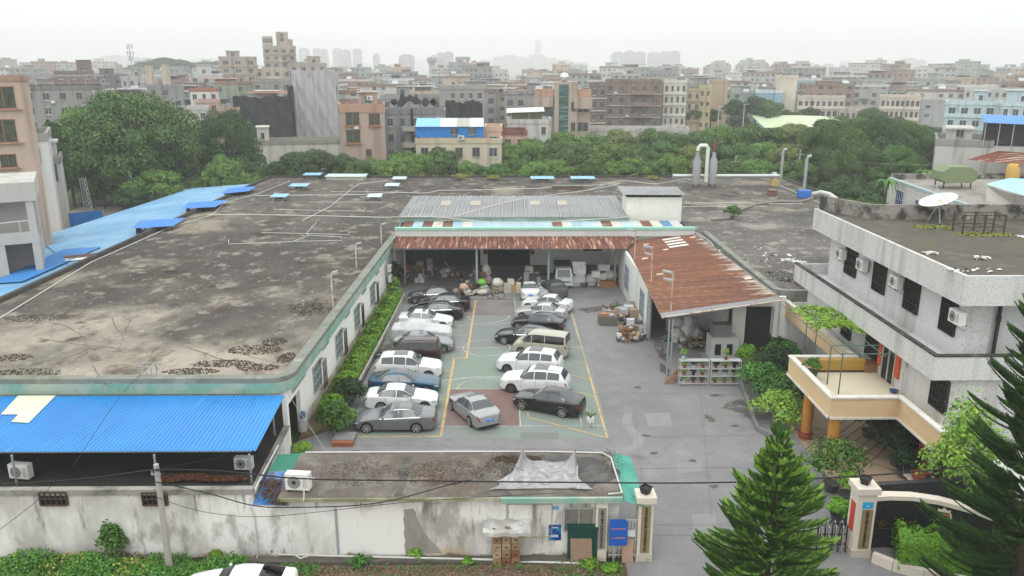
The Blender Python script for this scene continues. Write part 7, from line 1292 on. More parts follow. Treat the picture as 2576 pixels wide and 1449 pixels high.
for i,(px,py,w,Y,k) in enumerate([(120,290,80,112,2),(270,430,90,124,2),(300,460,70,122,0),(450,445,90,126,0),(500,440,80,126,1),(610,430,90,128,1),(650,440,70,126,1),(230,470,60,123,0),(330,470,90,116,2),(421,470,70,118,1),(640,410,80,132,2),(160,330,110,124,2),(190,400,110,124,2),(380,400,120,124,2),(420,360,130,127,2),(540,400,100,126,2),(600,390,90,134,2),(240,350,120,122,2)]): tree('%s small tree, %s from left in the thicket below the big trees'%(KN[k],nm(sorted([120,270,300,450,500,610,650,230,330,421,640,160,190,380,420,540,600,240]).index(px))),px,py,w,Y,k,i%5,'thicket below the big trees',hb=.2)
for i,(px,py,w,Y,k) in enumerate([(2120,440,110,118,2),(2190,455,120,112,2),(2070,470,90,118,0),(2200,480,90,100,2),(2150,495,90,104,0)]): tree('%s shrubby tree, %s of five in the gully right of the factory'%(KN[k],nm(i)),px,py,w,Y,k,i%5,'gully trees right of the factory',hb=.1)
for px,py,w,Y in ((2235,420,60,104),(2215,500,50,92),(2330,400,70,116)):
    p=A(px,py,Y); t=thing('banana_plant','banana-like plant with broad drooping leaves %s'%{2235:'left of the white tiled house corner',2215:'lowest by the white tiled house wall',2330:'beside the grey house wall'}[px],'plant',(p[0],Y,0)); b=MB(); h=p[2]
    for k in range(11): a=k*2.4; b.grid(lambda u,v:((.25+1.5*u)*math.cos(a)-(v-.5)*.45*math.sin(PI*min(.95,u+.05))*math.sin(a),(.25+1.5*u)*math.sin(a)+(v-.5)*.45*math.sin(PI*min(.95,u+.05))*math.cos(a),h*.7+(1.6*u-1.9*u*u)*h*.3),6,2)
    b.build('leaves',M('banana_leaf','55803a',rnd=('3c6430',.1)),t); b=MB(); b.cyl(0,0,0,h*.72,.13,.08); b.build('trunk',barkm,t)
# ================================================================= neighbouring and city buildings
WM=bpy.data.meshes.new('window_unit'); b=MB(); b.box(-.5,-.09,0,.5,0,1); b.mat(1); b.box(-.56,-.14,-.1,.56,0,-.001).box(-.53,-.12,1.001,.53,0,1.05).box(-.02,-.11,0,.02,-.092,1); tmp=b.build('window',[M('window_far','3b4043',[('5b6266',.4,(1,1,1),.45,.6,.7)],rough=.25,spec=.5),M('window_trim','a19f9a',rough=.8)],None); WM=tmp.data; bpy.data.objects.remove(tmp)
WG=WM.copy(); WG.materials[0]=M('window_green','454b40',[('2c3129',2,(1,1,1),.45,.6,.7)],rough=.4); WG.materials[1]=M('window_trim_brown','8d6650',rough=.8)
WW=WM.copy(); WW.materials[1]=M('window_trim_white','d8d8d4',rough=.7)
def awin(par,x,z,w,h,me=WM,name='window',y=0.):
    o=bpy.data.objects.new(name,me); COL.objects.link(o); o.parent=par; o.location=(x,y,z); o.scale=(w,1,h); return o
def wallmat(c):
    l=lin(c); return M('facade_'+c,c,[(tuple(x*.6 for x in l[:3]),.12,(1,1,.25),.5,.7,.55),(tuple(min(1,x*1.2) for x in l[:3]),.25,(1,1,.5),.54,.7,.4)],rough=.9,streak=(tuple(x*.45 for x in l[:3]),.9,.6))
def bld(label,px0,px1,pyt,Y,c,nx=3,depth=None,wins='auto',par_h=.9,shed=None,me=None,ww=.42,wh=.48,fl=3.15,zmin=None,name='apartment_building',group='town buildings behind the trees',bands=None,ry=0.,skip=0.,trim=None,zb=0.,balc=None):
    a=A(px0,pyt,Y); b_=A(px1,pyt,Y); W=b_[0]-a[0]; H=a[2]; D=depth or max(6,W*.8); x0=-W/2
    t=thing(name,label,'building',((a[0]+b_[0])/2,Y,0),ry or -math.atan2((a[0]+b_[0])/2,Y)*(.9 if abs(a[0]+b_[0])/2/Y>.12 else .5),group); m=wallmat(c)
    q=MB(); q.box(x0,0,zb,x0+W,D,H-par_h); q.build('wall',m,t)
    q=MB(); pt=.2; q.box(x0-.12,-.12,H-par_h,x0+W+.12,pt,H).box(x0-.12,D-pt,H-par_h,x0+W+.12,D+.12,H).box(x0-.12,pt,H-par_h,x0+pt,D-pt,H).box(x0+W-pt,pt,H-par_h,x0+W+.12,D-pt,H); q.build('parapet',wallmat(trim) if trim else m,t)
    q=MB(); q.box(x0+pt,pt,H-par_h,x0+W-pt,D-pt,H-par_h+.05); q.build('roof',M('flat_roof_far','77746e',[('4d4a46',.2,(1,1,1),.45,.7,.7)],rough=.95),t)
    if shed:
        q=MB(); sw=W*shed[1]; sx=x0+(W-sw)*shed[0]; q.box(sx,D*.3,H-par_h+.05,sx+sw,D*.8,H+shed[2]); q.box(sx-.3,D*.3-.3,H+shed[2],sx+sw+.3,D*.8+.3,H+shed[2]+.22); q.build('stair_house',m,t); awin(t,sx+sw*.5,H+.1,min(1.2,sw*.3),1.3,me or WM,y=D*.3-.0)
    nf=int((H-par_h)/fl); zmin=zmin if zmin is not None else max(0,CAMH-(CAMH-4)*Y/ (Y*.62+55))
    r=random.Random(int(px0*7+pyt))
    for k in range(int(W/5)):
        if r.random()<.5 and nf>1: zz=H-par_h-fl*(1+r.randrange(min(nf,3)))+.2; xx=x0+W*r.uniform(.08,.9); q=MB(); q.box(xx-.4,-.4,zz,xx+.4,-.01,zz+.55); q.build('air_conditioner_box',acw,t)
    if wins=='auto':
        for f in range(nf):
            z=H-par_h-(f+1)*fl+.95
            if z<3.: break
            for i in range(nx):
                if r.random()<skip: continue
                cw=W/nx; awin(t,x0+cw*(i+.5),z,cw*ww*r.choice((1,1,.8)),fl*wh,me or (WM if r.random()<.7 else WW))
            if bands: q=MB(); q.box(x0-.15,-.25,z-.95-.02,x0+W+.15,-.001,z-.95+bands[1]); q.build('band',wallmat(bands[0]),t)
            if balc: 
                q=MB(); bx0,bx1=x0+W*balc[0],x0+W*balc[1]; q.xprism([(0,z-1.0),(-1.1,z-1.0),(-1.1,z-.05),(-1.0,z-.05),(-1.0,z-.85),(0,z-.85)],bx0,bx1); q.build('balcony',wallmat(balc[2]),t)
    t['W']=W; t['H']=H; t['D']=D
    return t
def sub(t,name,mat,fn):
    q=MB(); fn(q,t['W'],t['H'],t['D']); return q.build(name,mat,t)
# ---- near left
t=bld('tall peach apartment block at the left edge with big barred windows',-105,53,190,77,'b8a595',1,6,wins=None,name='apartment_building',trim='a08674',par_h=.5)
for px,py0,py1,w,h in ((8,218,272,1.9,1.9),(12,300,357,2.0,2.0),(22,390,420,1.3,1.15)):
    p=A(px,py1,77); awin(t,p[0]-t.location.x,p[2],w,h,WG); sub(t,'window_ledge',wallmat('a98672'),lambda q,W,H,D:q.box(p[0]-t.location.x-w*.7,-.35,p[2]-.2,p[0]-t.location.x+w*.75,0,p[2]-.1))
xr=A(75,460,66)[0]; wh=thing('white_house','two-storey white concrete house with open verandas at the left edge','house',(xr,66,0),0,'town buildings behind the trees'); hw_=wallmat('b5b3ae')
zt=A(75,458,66)[2]; z1=A(75,505,66)[2]; z2=A(75,582,66)[2]; z3=A(75,610,66)[2]
MB(wh).box(-54,66,z1,xr+.3,74,zt).build('roof_parapet',hw_); MB(wh).box(xr-.55,66.1,0,xr,66.6,z1).box(-54,66.1,0,A(22,600,66)[0],66.6,z3).build('pillar',hw_); MB(wh).box(-54,66.05,z3,xr,66.3,z2).box(-54,66.3,z3,xr,74,z3+.25).build('veranda_slab',hw_)
MB(wh).box(-54,69,0,xr,69.2,z1).box(xr-.2,66.6,0,xr,69,z3).box(-54,69.2,0,xr,74,z1).build('back_wall',wallmat('a9a7a3'))
pd=A(55,650,69); MB(wh).box(pd[0]-.75,68.93,0,pd[0]+.75,69,A(55,632,69)[2]).build('door',M('door_brown_black','241d1a',rough=.5)); b=MB(wh); b.tube([(-54,66.15,z2+.45),(xr-.4,66.15,z2+.95)],.05,5); [b.cyl(-50+1.6*k,66.15,z2,z2+.6+.05*k,.035,n=5) for k in range(7)]; b.build('railing',pvc)
pw=A(14,545,69); MB(wh).box(pw[0]-.6,68.9,z2+.2,pw[0]+.5,68.98,z1-.5).build('window',glassd)
wh.rotation_euler=(0,0,R(28))
t=bld('narrow white stained house just right of the peach block',76,113,335,97,'c3c2be',1,12,wins=None,trim='8d8b86'); 
for px,py,w,h in ((96,415,.9,2.1),(100,500,.8,2.0)): p=A(px,py,97); awin(t,p[0]-t.location.x,p[2],w,h,WW)
t=bld('low grey-white house with roof hut beside the big tree trunk',110,146,395,104,'b4b2ad',1,8,wins=None,trim='8d8b86',shed=(.3,.7,1.6)); p=A(138,455,104); awin(t,p[0]-t.location.x,p[2],.9,2.2)
# ---- behind
t=bld('grey bare-concrete house with steel truss terrace roof behind the big tree',62,246,215,185,'8f8e8c',5,14,ww=.35,trim='7d7c79')
b=MB(); W,H,D=t['W'],t['H'],t['D']
for i in range(6): x=-W/2+W*i/5; b.box(x-.08,.1,H,x+.08,.25,H+1.9); b.tube([(x-W*.1,.2,H+.1),(x,.2,H+1.8),(x+W*.1,.2,H+.1)],.06,4)
b.build('truss',galv,t); b=MB(); b.corr((-W/2-.6,-.5,H+1.95),(W/2+.6,-.5,H+1.95),(W/2+.6,D,H+2.2),(-W/2-.6,D,H+2.2),.5,.05); b.build('terrace_roof',M('dark_sheet','4b4d50',rough=.6),t)
for x in (-.46,.38): q=MB(); q.cyl(W*x,-.15,0,H-1,.12); q.build('drain_pipe',pvc,t)
bld('red-brown brick rooftop house with a light blue arched awning',140,228,178,330,'776058',3,me=WW,shed=(.95,.38,4)); bld('dark netted grey house left of the two bare chimneys',246,312,188,300,'6c6c6d',2,skip=.5,shed=(.2,.5,2))
t=bld('pale grey house with a long roof and two bare concrete chimneys',306,372,192,285,'a8a7a4',4,shed=(.6,.4,2.5))
t=bld('grey windowless house below the wooded hill',372,456,212,245,'8b8b89',3,skip=.4)
for px,pt_ in ((375,165),(416,162)):
    p=A(px,200,250); q=A(px,pt_,250); t=thing('bare_chimney','%s of two bare beige concrete chimneys below the wooded hill'%('left' if px<400 else 'right'),'chimney',(p[0],250,0),0,'bare concrete chimneys'); MB(t).box(p[0]-.9,250,0,p[0]+.9,251.8,q[2]).build('shaft',wallmat('b5a999')); MB(t).box(p[0]-1.0,249.9,q[2],p[0]+1.0,251.9,q[2]+.3).build('cap',wallmat('8d8b86'))
bld('white house stepped in tiers right of the big tree top',478,545,222,225,'cfcfcc',3,trim='9a6a5a'); bld('lower white tier with balcony below the stepped white house',440,520,268,205,'bcbbb8',3,balc=(.1,.9,'cfcfcc')); bld('pale grey tiled house under the two antenna rods',478,556,185,310,'b5b8b8',3,shed=(.4,.45,3)); bld('pinkish house with small windows below the white tiers',492,550,250,215,'b59a8c',2)
bld('dull orange-roofed flat beside the dark netted shell',545,600,270,200,'ab9484',2); bld('beige house with roof terrace left of the tall beige tower',552,642,142,330,'a3988e',3,shed=(.3,.35,2),bands=('a9917d',.5)); bld('scaffolded grey and green netted house below the beige terrace house',540,640,205,260,'8b9486',4,skip=.3,trim='94796a'); bld('grey scaffolded concrete shell next to the lilac wrapped tower',636,728,200,262,'8d8b88',4,skip=.2); bld('long pale house with roof parapets below the tall beige tower',640,730,172,345,'b8aea2',4,balc=(.1,.7,'c4bcb0')); bld('peach house with sheds right behind the lilac wrapped tower',728,820,158,345,'a0978e',4,shed=(.75,.35,2.5))
t=bld('tall beige apartment tower rising above everything at left centre',662,742,115,385,'a89e92',4,bands=('9f8d7e',.35),ww=.5,balc=(.62,.82,'9f8d7e')); W,H,D=t['W'],t['H'],t['D']; q=MB(); q.box(-W/2,1,H,-W*.2,8,H+4.2); q.build('roof_room',wallmat('b5a898'),t)
for k in range(3): awin(t,-W*.45+k*W*.1,H+1.2,1.1,2,WW,y=1)
q=MB(); q.box(-W*.08,2,H,W*.28,9,H+6.2); q.box(W*.28,3,H,W*.42,9,H+3); q.build('roof_tower',wallmat('ad9f90'),t); awin(t,.1*W,H+2,1.6,1.8,y=2); awin(t,.1*W,H+4.2,1.2,1.2,y=2)
def wrap(label,px0,px1,pyt,Y,mat,seams=None,seed=1,pole=None,fold=.35):
    a=A(px0,pyt,Y); b_=A(px1,pyt,Y); W=b_[0]-a[0]; H=a[2]; t=thing('wrapped_building',label,'building',((a[0]+b_[0])/2,Y,0),-math.atan2((a[0]+b_[0])/2,Y)*.9,'buildings wrapped for construction'); D=W*.7
    MB().box(-W/2+.5,.6,0,W/2-.5,D,H-.6).build('shell',wallmat('6d6a66'),t); b=MB(); r=random.Random(seed)
    f=lambda u:fold*.8*(math.sin(u*31+seed)*.5+math.sin(u*67)*.3+math.sin(u*13+2)*.6)
    b.grid(lambda u,v:(-W/2+W*u,f(u)*(.4+.6*v)+.25*math.sin(v*19+u*23)*math.sin(u*9+v*4),H*v+(.3*math.sin(u*11)+.15*math.sin(u*37) if v>.99 else 0)),60,24); b.grid(lambda u,v:(W/2,D*u,H*v),4,10); b.grid(lambda u,v:(-W/2,D*u,H*v),4,10); b.build('fabric',mat,t,True,1.2)
    for x in (seams or ()): q=MB(); q.tube([(-W/2+W*x,-.75,0),(-W/2+W*x,-.75,H-.2)],.11,5); q.build('white_pole',pvc,t)
    return t
wrap('building shell wrapped in black safety netting with green patches',588,728,243,205,M('black_net','2b2c30',[('45474b',.35,(1,1,.5),.5,.75,.7),('1a1b1d',.5,(3,3,.2),.5,.7,.7),('2f5b4c',.18,(2,1,1),.63,.7,.6)],rough=.9),(),2)
wrap('tall building shrouded in pale lilac-grey fabric with white poles',730,848,178,222,M('lilac_fabric','aeabb0',[('929095',.3,(3,3,.35),.5,.72,.7),('c6c2ca',.6,(1,1,.4),.55,.75,.5)],rough=.7),(.1,.53,.93),3,fold=.6)
t=wrap('narrow strip of dark scaffold net between black and lilac shrouds',722,737,215,219,M('scaffold_net','4a4744',[('2b2b2b',.6,(1,1,1),.45,.6,.9),('7b7a75',.8,(3,3,.3),.6,.75,.6)],rough=.9),(),5)
bld('low long white house with mossy parapet below the lilac shroud',640,862,352,172,'bdbab4',5,8,fl=3.4,trim='8d8b82',shed=(.05,.12,2.5))
t=bld('peach four-storey house with green barred windows behind the front trees',852,966,262,150,'a8978a',1,10,wins=None,trim='ad8b79',par_h=1.5,shed=(.75,.42,1.9))
for px,py,w,h in ((888,314,2.4,2.2),(942,314,2.0,2.0),(890,358,2.5,2.2),(928,393,1.0,1.2)): p=A(px,py,150); awin(t,p[0]-t.location.x,p[2],w,h,WG); sub(t,'window_ledge',wallmat('9a6d57'),lambda q,W,H,D:q.box(p[0]-t.location.x-w*.6,-.4,p[2]-.35,p[0]-t.location.x+w*.6,0,p[2]-.12))
ac_unit((A(933,255,154)[0],152.8,A(933,252,152.8)[2]),0,'white air conditioner on the roof room of the peach four-storey house','air conditioners on town houses',s=1.3)
t=bld('bare grey concrete house with arched balconies beside the peach house',966,1118,276,160,'8d8e8f',5,10,ww=.4,trim='7f8081',balc=(.3,.5,'a9a59c'))
sub(t,'dark_pipe_stack',M('pipe_black','2a2a2b',rough=.7),lambda q,W,H,D:q.box(-W*.06,-.4,0,-W*.02,0,H+.2))
b=MB(); W,H,D=t['W'],t['H'],t['D']; b.grid(lambda u,v:(-W*.42+W*.8*u,1+5*v,H+1.2+1.6*math.sin(u*19)*math.sin(v*7+u*5)*.5+(1.2 if .2<u<.6 else .2)*math.sin(PI*v)),30,8); b.build('torn_netting',M('torn_net','232325',rough=.9),t,True)
bld('long grey parapet house behind the torn black netting',958,1112,240,215,'93928f',5,skip=.6,shed=(.3,.2,2)); bld('grey block house with white-framed windows above the black screen',1105,1218,216,205,'9b9a97',5,10,me=WW,skip=.3)
wrap('black cloth screen stretched over a house front in the middle',1120,1214,255,180,M('black_screen','303234',[('46494b',.3,(.3,.3,3),.5,.75,.6)],rough=.9),(),8,fold=.15)
t=bld('cream two-storey building carrying a bright blue roof shed',1046,1262,348,145,'c0b7a2',5,10,fl=3.3,trim='bcb19a')
a0=A(1047,340,146); a1=A(1217,340,146); b=MB(); zt=A(1100,318,146)[2]; zb_=A(1100,345,146)[2]; x0,x1=a0[0]-t.location.x,a1[0]-t.location.x
b=MB(); b.corr((x0,.8,zb_),(x1,.8,zb_),(x1,.8,zt),(x0,.8,zt),.3,.04).box(x0,.9,zb_,x1,7,zt); b.build('blue_shed_wall',M('shed_blue','1f7cc4',rough=.5),t)
for i,c in enumerate(('7db8e4','c3d6de','a5a49b','cfe0e4')):
    q=MB(); xa=x0+(x1-x0)*(0,.36,.6,.8)[i]; xb=x0+(x1-x0)*(.36,.6,.8,1)[i]; q.quad((xa,.4,zt-.0),(xb,.4,zt-.0),(xb,4.2,zt+1.3),(xa,4.2,zt+1.3)); q.build('shed_roof',M('shed_roof_'+c,c,rough=.5),t)
for fx in (.57,.83): awin(t,x0+(x1-x0)*fx,zb_+.5,1.3,1.2,y=.75)
ac_unit((A(1160,352,144.5)[0],144.7,A(1160,352,144.7)[2]),0,'white air conditioner under the blue roof shed','air conditioners on town houses',s=1.3)
bld('pinkish low house joined to the right of the blue roof shed',1220,1262,318,150,'c7a893',1,8,me=WW,wh=.4); bld('brown-roofed pink house right of the blue roof shed',1262,1325,328,152,'b9998a',2,8,trim='7d5348',me=WW)
t=bld('white stained house with a curved tin awning on its roof terrace',1276,1386,300,168,'bcbab6',3,9,ww=.28,skip=.3); W,H=t['W'],t['H']; b=MB(); b.corr((-W*.52,-.6,H+1.3),(W*.35,-.6,H+1.6),(W*.35,6,H+2.2),(-W*.52,6,H+1.9),.4,.04); b.build('awning',M('tin_white','d0d1ce',rough=.5),t); sub(t,'awning_post',galv,lambda q,W,H,D:q.cyl(-W*.4,0,H-.9,H+1.4,.06).cyl(0,0,H-.9,H+1.5,.06)); sub(t,'terrace_wall',M('terrace_olive','6f7350',rough=.8),lambda q,W,H,D:q.box(-W*.4,1,H-.9,W*.3,1.1,H+1.3))
t=bld('peach house with a tall green glazed stair strip and two side wings',1346,1486,226,190,'ab9c8e',1,11,wins=None,par_h=1.6,trim='ad8f7a'); W,H=t['W'],t['H']
q=MB(); q.box(-W*.15,-1.2,0,W*.26,5,H+1.8); q.build('stair_tower',wallmat('ab9c8e'),t); q=MB(); q.box(-W*.07,-1.3,0,W*.1,-1.201,H+1.3); q.build('stair_glazing',M('stair_glass','2f4f48',[('6f8f86',.9,(.2,.2,3),.5,.58,.8)],rough=.2),t)
for x,z,w,h in ((-.36,5.6,1.6,3.4),(-.24,5.6,1.6,3.4),(.37,6.6,2.4,2),(.37,2.2,2.4,2),(.19,7,1,1.8),(.19,2.4,1,1.8)): awin(t,W*x,H-1.6-10+z,w,h,WG if abs(x)<.2 else WM,y=-1.2 if x==.19 else 0)
[MB().box(W*u0,-dd_,H-zz,W*u1,0,H-1.7).build('balcony',wallmat('ab9c8e'),t) for u0,u1,dd_,zz in ((.2,.52,1.8,4.2),(-.52,-.18,1.5,3.8))]
q=MB(); q.sphere((W*.03,2.5,H+2.8),1.1,8); q.build('steel_water_tank',M('tank_steel','c5c9cb',rough=.2,metal=.8),t,True)
bld('narrow dark brown tiled house with white-edged bays',1486,1526,208,212,'7a6e69',2,10,bands=('bdb8b2',.25)); bld('large brown tiled apartment house with white-edged wraparound balconies',1524,1664,200,228,'82736c',5,14,bands=('b9b3ad',.22),balc=(.48,.84,'8d7770'),ww=.3); bld('narrow olive-yellow side wall tower right of the brown tiled house',1634,1672,198,245,'b3ab8c',1,14,wins=None); bld('white and grey chequered house with an arched stair window',1672,1728,202,242,'c9c7c0',4,12,bands=('d9d7d0',.6)); bld('orange and yellow framed house right of the chequered one',1728,1764,222,250,'b0a08a',2,10,bands=('a88a74',.4)); bld('yellow chequered narrow house in front of the beige windowless wall',1762,1790,215,250,'bdb08a',2,10,me=WW); bld('plain beige windowless block right of the yellow chequered house',1786,1832,200,268,'b3a08a',1,14,wins=None); bld('white walled ground-floor annex below the brown tiled house',1480,1730,322,196,'b8b6b1',9,8,fl=3.6,wh=.4)
# right-hand compound
bld('cream windowless stair tower in the right-hand compound',1958,2006,190,300,'cfc6b4',1,12,wins=None,bands=None); bld('steel-blue shed beside the cream stair tower',1904,1968,228,295,'8cabbd',1,20,wins=None,trim='c5d3d8'); bld('teal-grey hall behind the cream stair tower',1990,2050,205,330,'8ba0a6',2,20,skip=.6)
for q_ in [('left white school-like block with long balconies',2012,2122,242,275,'c1b8ae'),('middle lower white school-like block with open galleries',2118,2222,272,262,'bdb5ac'),('right white school-like block with four open galleries',2222,2312,240,250,'c7bbae')]:
    bld(q_[0],*q_[1:6],8,12,bands=('d2c8bc',.9),ww=.62,wh=.5,fl=3.3)
bld('long grey-white hall behind the school-like blocks',2110,2226,232,330,'b2b3b3',7,30,wh=.3,trim='c3d6da'); bld('grey gabled warehouse right of the school-like blocks',2300,2402,250,300,'a5a6a6',4,30,skip=.4,wh=.3)
t=thing('green_roofed_shed','long shed with a pale green low-pitched roof behind the right trees','shed',(0,0,0),0,'town buildings behind the trees'); a=A(1925,288,232); c=A(2165,300,215); t.location=(a[0],232,0)
MB(t).quad((a[0],232,4.6),(c[0],222,4.6),(c[0]-1,240,7.4),(a[0]+1,250,7.4)).quad((c[0],222,4.6),(c[0]+12,236,4.6),(c[0]-1,240,7.4)).build('roof',M('roof_palegreen','b9c7a3',[('98a688',.3,(1,1,1),.5,.7,.5)],rough=.6)); MB(t).box(a[0]+8,231.5,0,c[0]-2,232,4.2).build('wall',M('shed_navy','35506e',rough=.7))
for l,x0,x1,yt,Y in (('pale aqua apartment block with long balconies at far right',2392,2532,255,205),('pale aqua apartment block cut by the right edge of the picture',2530,2640,258,195)):
    t=bld(l,x0,x1,yt,Y,'b1c2c7',5,12,bands=('bdd0d5',.95),ww=.5,me=WW,trim='bdd0d5',shed=(.55,.2,2.4) if x0<2500 else (.3,.7,2.6))
bld('white office block with rows of square windows at far right',2440,2600,222,300,'bdbab6',10,14,ww=.5,me=WM); bld('pale block with square windows left of the white office block',2330,2440,228,330,'b8b5b0',8,14)
# right near houses
th=thing('tiled_house','low white tiled house with sloping roofline behind the office at right','house',(52,92,0),0,'houses right of the factory'); tile=M('white_tile','d0cfcb',[('8d8b86',4,(.05,.05,6),.56,.62,.8),('a9a79f',.4,(1,1,.3),.5,.75,.5)],rough=.5)
c0=G(2237,446,6.5); c1=G(2570,562,6.5); MB(th).prism([(c0[0],c0[1]),(c1[0],c1[1]),(c1[0]+14,c1[1]+1),(c0[0]+22,c0[1]+1)],0,6.2).build('wall',tile); b=MB(th); b.prism([(c0[0]-.1,c0[1]),(c1[0]-.1,c1[1]),(c1[0]+.3,c1[1]),(c0[0]+.3,c0[1])],6.2,6.52); b.build('coping',M('coping_teal','9fb4b4',rough=.6)); b=MB(th); b.prism([(c0[0]+.3,c0[1]-.3),(c0[0]+21,c0[1]+.5),(c0[0]+21,c0[1]+.9),(c0[0]+.3,c0[1]+.2)],6.2,7.0); b.build('rear_parapet',mould); b=MB(th); b.prism([(c0[0]+.35,c0[1]-.4),(c1[0]+.35,c1[1]),(c1[0]+13.8,c1[1]+1),(c0[0]+21.6,c0[1]+.4)],6.2,6.24); b.build('roof',M('tile_house_roof','8f8b84',[('5d5a55',.4,(1,1,1),.5,.7,.7)],rough=.95))
dW=Vector((c1[0]-c0[0],c1[1]-c0[1],0)).normalized(); nL=Vector((dW.y,-dW.x,0)); nL=nL if nL.x<0 else -nL
for s,w,h in ((3.2,2.4,2.3),(9.5,2.2,2.0)): window(th,Vector((c0[0],c0[1],3.0))+dW*s,dW,nL,w,h,4,2,pvc,M('blue_glass','1f3c86',rough=.15),.06)
t=thing('roof_tank','green and tan covered water tank on a stand on the tiled house roof','tank',G(2410,470,6.3),0); q=G(2410,475,6.3); MB(t).xprism([(-2.2,7.4),(-1.5,7.0),(1.5,7.0),(2.2,7.4),(2.2,8.4),(1.2,9.0),(-1.2,9.0),(-2.2,8.4)],q[1],q[1]+2.6,'y').build('tank',M('tank_green','74815f',[('8d7a55',.5,(1,1,1),.5,.7,.6)],rough=.7)); o=t.children[0]; o.location=(q[0]-t.location.x+t.location.x,0,0); b=MB(t); [b.cyl(q[0]+sx,q[1]+sy,6.25,7.3,.08) for sx in (-1.7,1.7) for sy in (.3,2.3)]; b.build('stand',bars)
t=bld('grey rendered house with a blue roof awning right of the dark trees',2366,2490,352,118,'b7b5b1',2,14,wins=None,trim='8d8b86',shed=(.35,.45,1.2)); W,H=t['W'],t['H']
q=MB(); q.corr((W*.28,-1,H+2.6),(W*1.3,-1,H+2.4),(W*1.3,8,H+3.2),(W*.28,8,H+3.3),.4,.04); q.build('blue_awning',M('mid_blue_sheet2','3a8be0'),t); q=MB(); q.box(W*.35,2,H-.5,W*1.3,7,H+2.3); q.build('dark_terrace',M('terrace_dark','353432',rough=.9),t); q=MB(); [q.cyl(W*(.32+.24*k),-.6,H-.9,H+2.5,.07) for k in range(5)]; q.build('awning_post',galv,t)
q=MB(); q.box(W*.5,0,0,W*1.4,10,H-.8); q.build('side_wing',wallmat('b7b5b1'),t)
t=thing('rust_roof_shack','shack with a rusty patched tin roof on the tiled house at right','shack',G(2500,440,6.3),0,'houses right of the factory'); q=[G(2430,402,8.3),G(2580,418,8.3),G(2590,385,9.2),G(2512,380,9.4)]; MB(t).corr(q[0],q[1],q[2],q[3],.4,.05,True).build('roof',M('rust_patchy','6b3d30',[('cfc3ae',.55,(.2,3,1),.56,.62,.9),('8a5a45',.8,(1,1,1),.5,.7,.6)],rough=.85)); q0=G(2455,430,6.3); MB(t).box(q0[0],q0[1]+2,6.2,q0[0]+12,q0[1]+9,8.3).build('wall',M('shack_wall','a7a19a',[('55504b',.4,(1,1,.5),.5,.65,.8)],rough=.9))
t=thing('water_barrel','yellow plastic water barrel in front of the rusty shack','barrel',G(2545,452,6.3)); q=G(2545,452,6.3); MB(t).lathe(q[0],q[1],[(.75,6.3),(.85,6.6),(.85,8.0),(.6,8.4),(.2,8.5)],14).build('barrel',M('barrel_yellow','c29b4a',rough=.5),t,True); MB(t).cyl(q[0],q[1],8.5,8.62,.22).build('lid',M('barrel_lid','8f7030',rough=.5))
t=thing('pale_blue_awning','pale blue sheet roof with grey block wall at the right edge','shed',G(2540,500,6.0),0,'houses right of the factory'); MB(t).corr(G(2480,463,7.6),G(2640,512,7.6),G(2660,455,8.2),G(2540,448,8.2),.4,.03).build('roof',M('sheet_skyblue','9cd0ea',rough=.5)); q=G(2490,545,6.2); q2=G(2600,585,6.2); MB(t).quad(G(2483,468,7.5),G(2640,517,7.5),G(2640,575,5.0),G(2478,520,5.8)).build('wall',M('block_wall','9a9791',[('77746d',.4,(1,1,.3),.5,.75,.6)],rough=.95))
# lamp posts and car park by the right trees
for px,pyb,pyt,Y,l in ((1805,330,268,205,'white street lamp post above the trees at right centre'),(1870,300,262,235,'shorter white street lamp post left of the green-roofed shed')):
    p=A(px,pyb,Y); q=A(px,pyt,Y); t=thing('street_lamp',l,'street lamp',(p[0],Y,0)); MB(t).cyl(p[0],Y,0,q[2],.14,.08).build('pole',pvc); MB(t).obox((p[0]+.5,Y,q[2]),(.8,0,.08),(0,.15,0),(0,0,.06)).build('lamp_head',pvc)
p=A(2315,330,225); t=thing('blue_lorry','small dark blue covered lorry far away by the aqua apartments','lorry',(p[0],225,0)); MB(t).box(p[0]-1.2,225,.6,p[0]+4,227.4,3.2).build('cargo_cover',M('lorry_blue','24407f',rough=.6)); MB(t).box(p[0]-3.2,225.1,.4,p[0]-1.3,227.3,2.6).build('cab',M('lorry_cab','3a5f9a',rough=.4)); MB(t).box(p[0]-3.26,225.3,1.6,p[0]-3.19,227.1,2.4).build('windshield',glassd)
for x in (-2.4,2.5): MB(t).tube([(p[0]+x,224.9,.5),(p[0]+x,227.5,.5)],.5,14).build('wheel',M('tyre','19191a'))
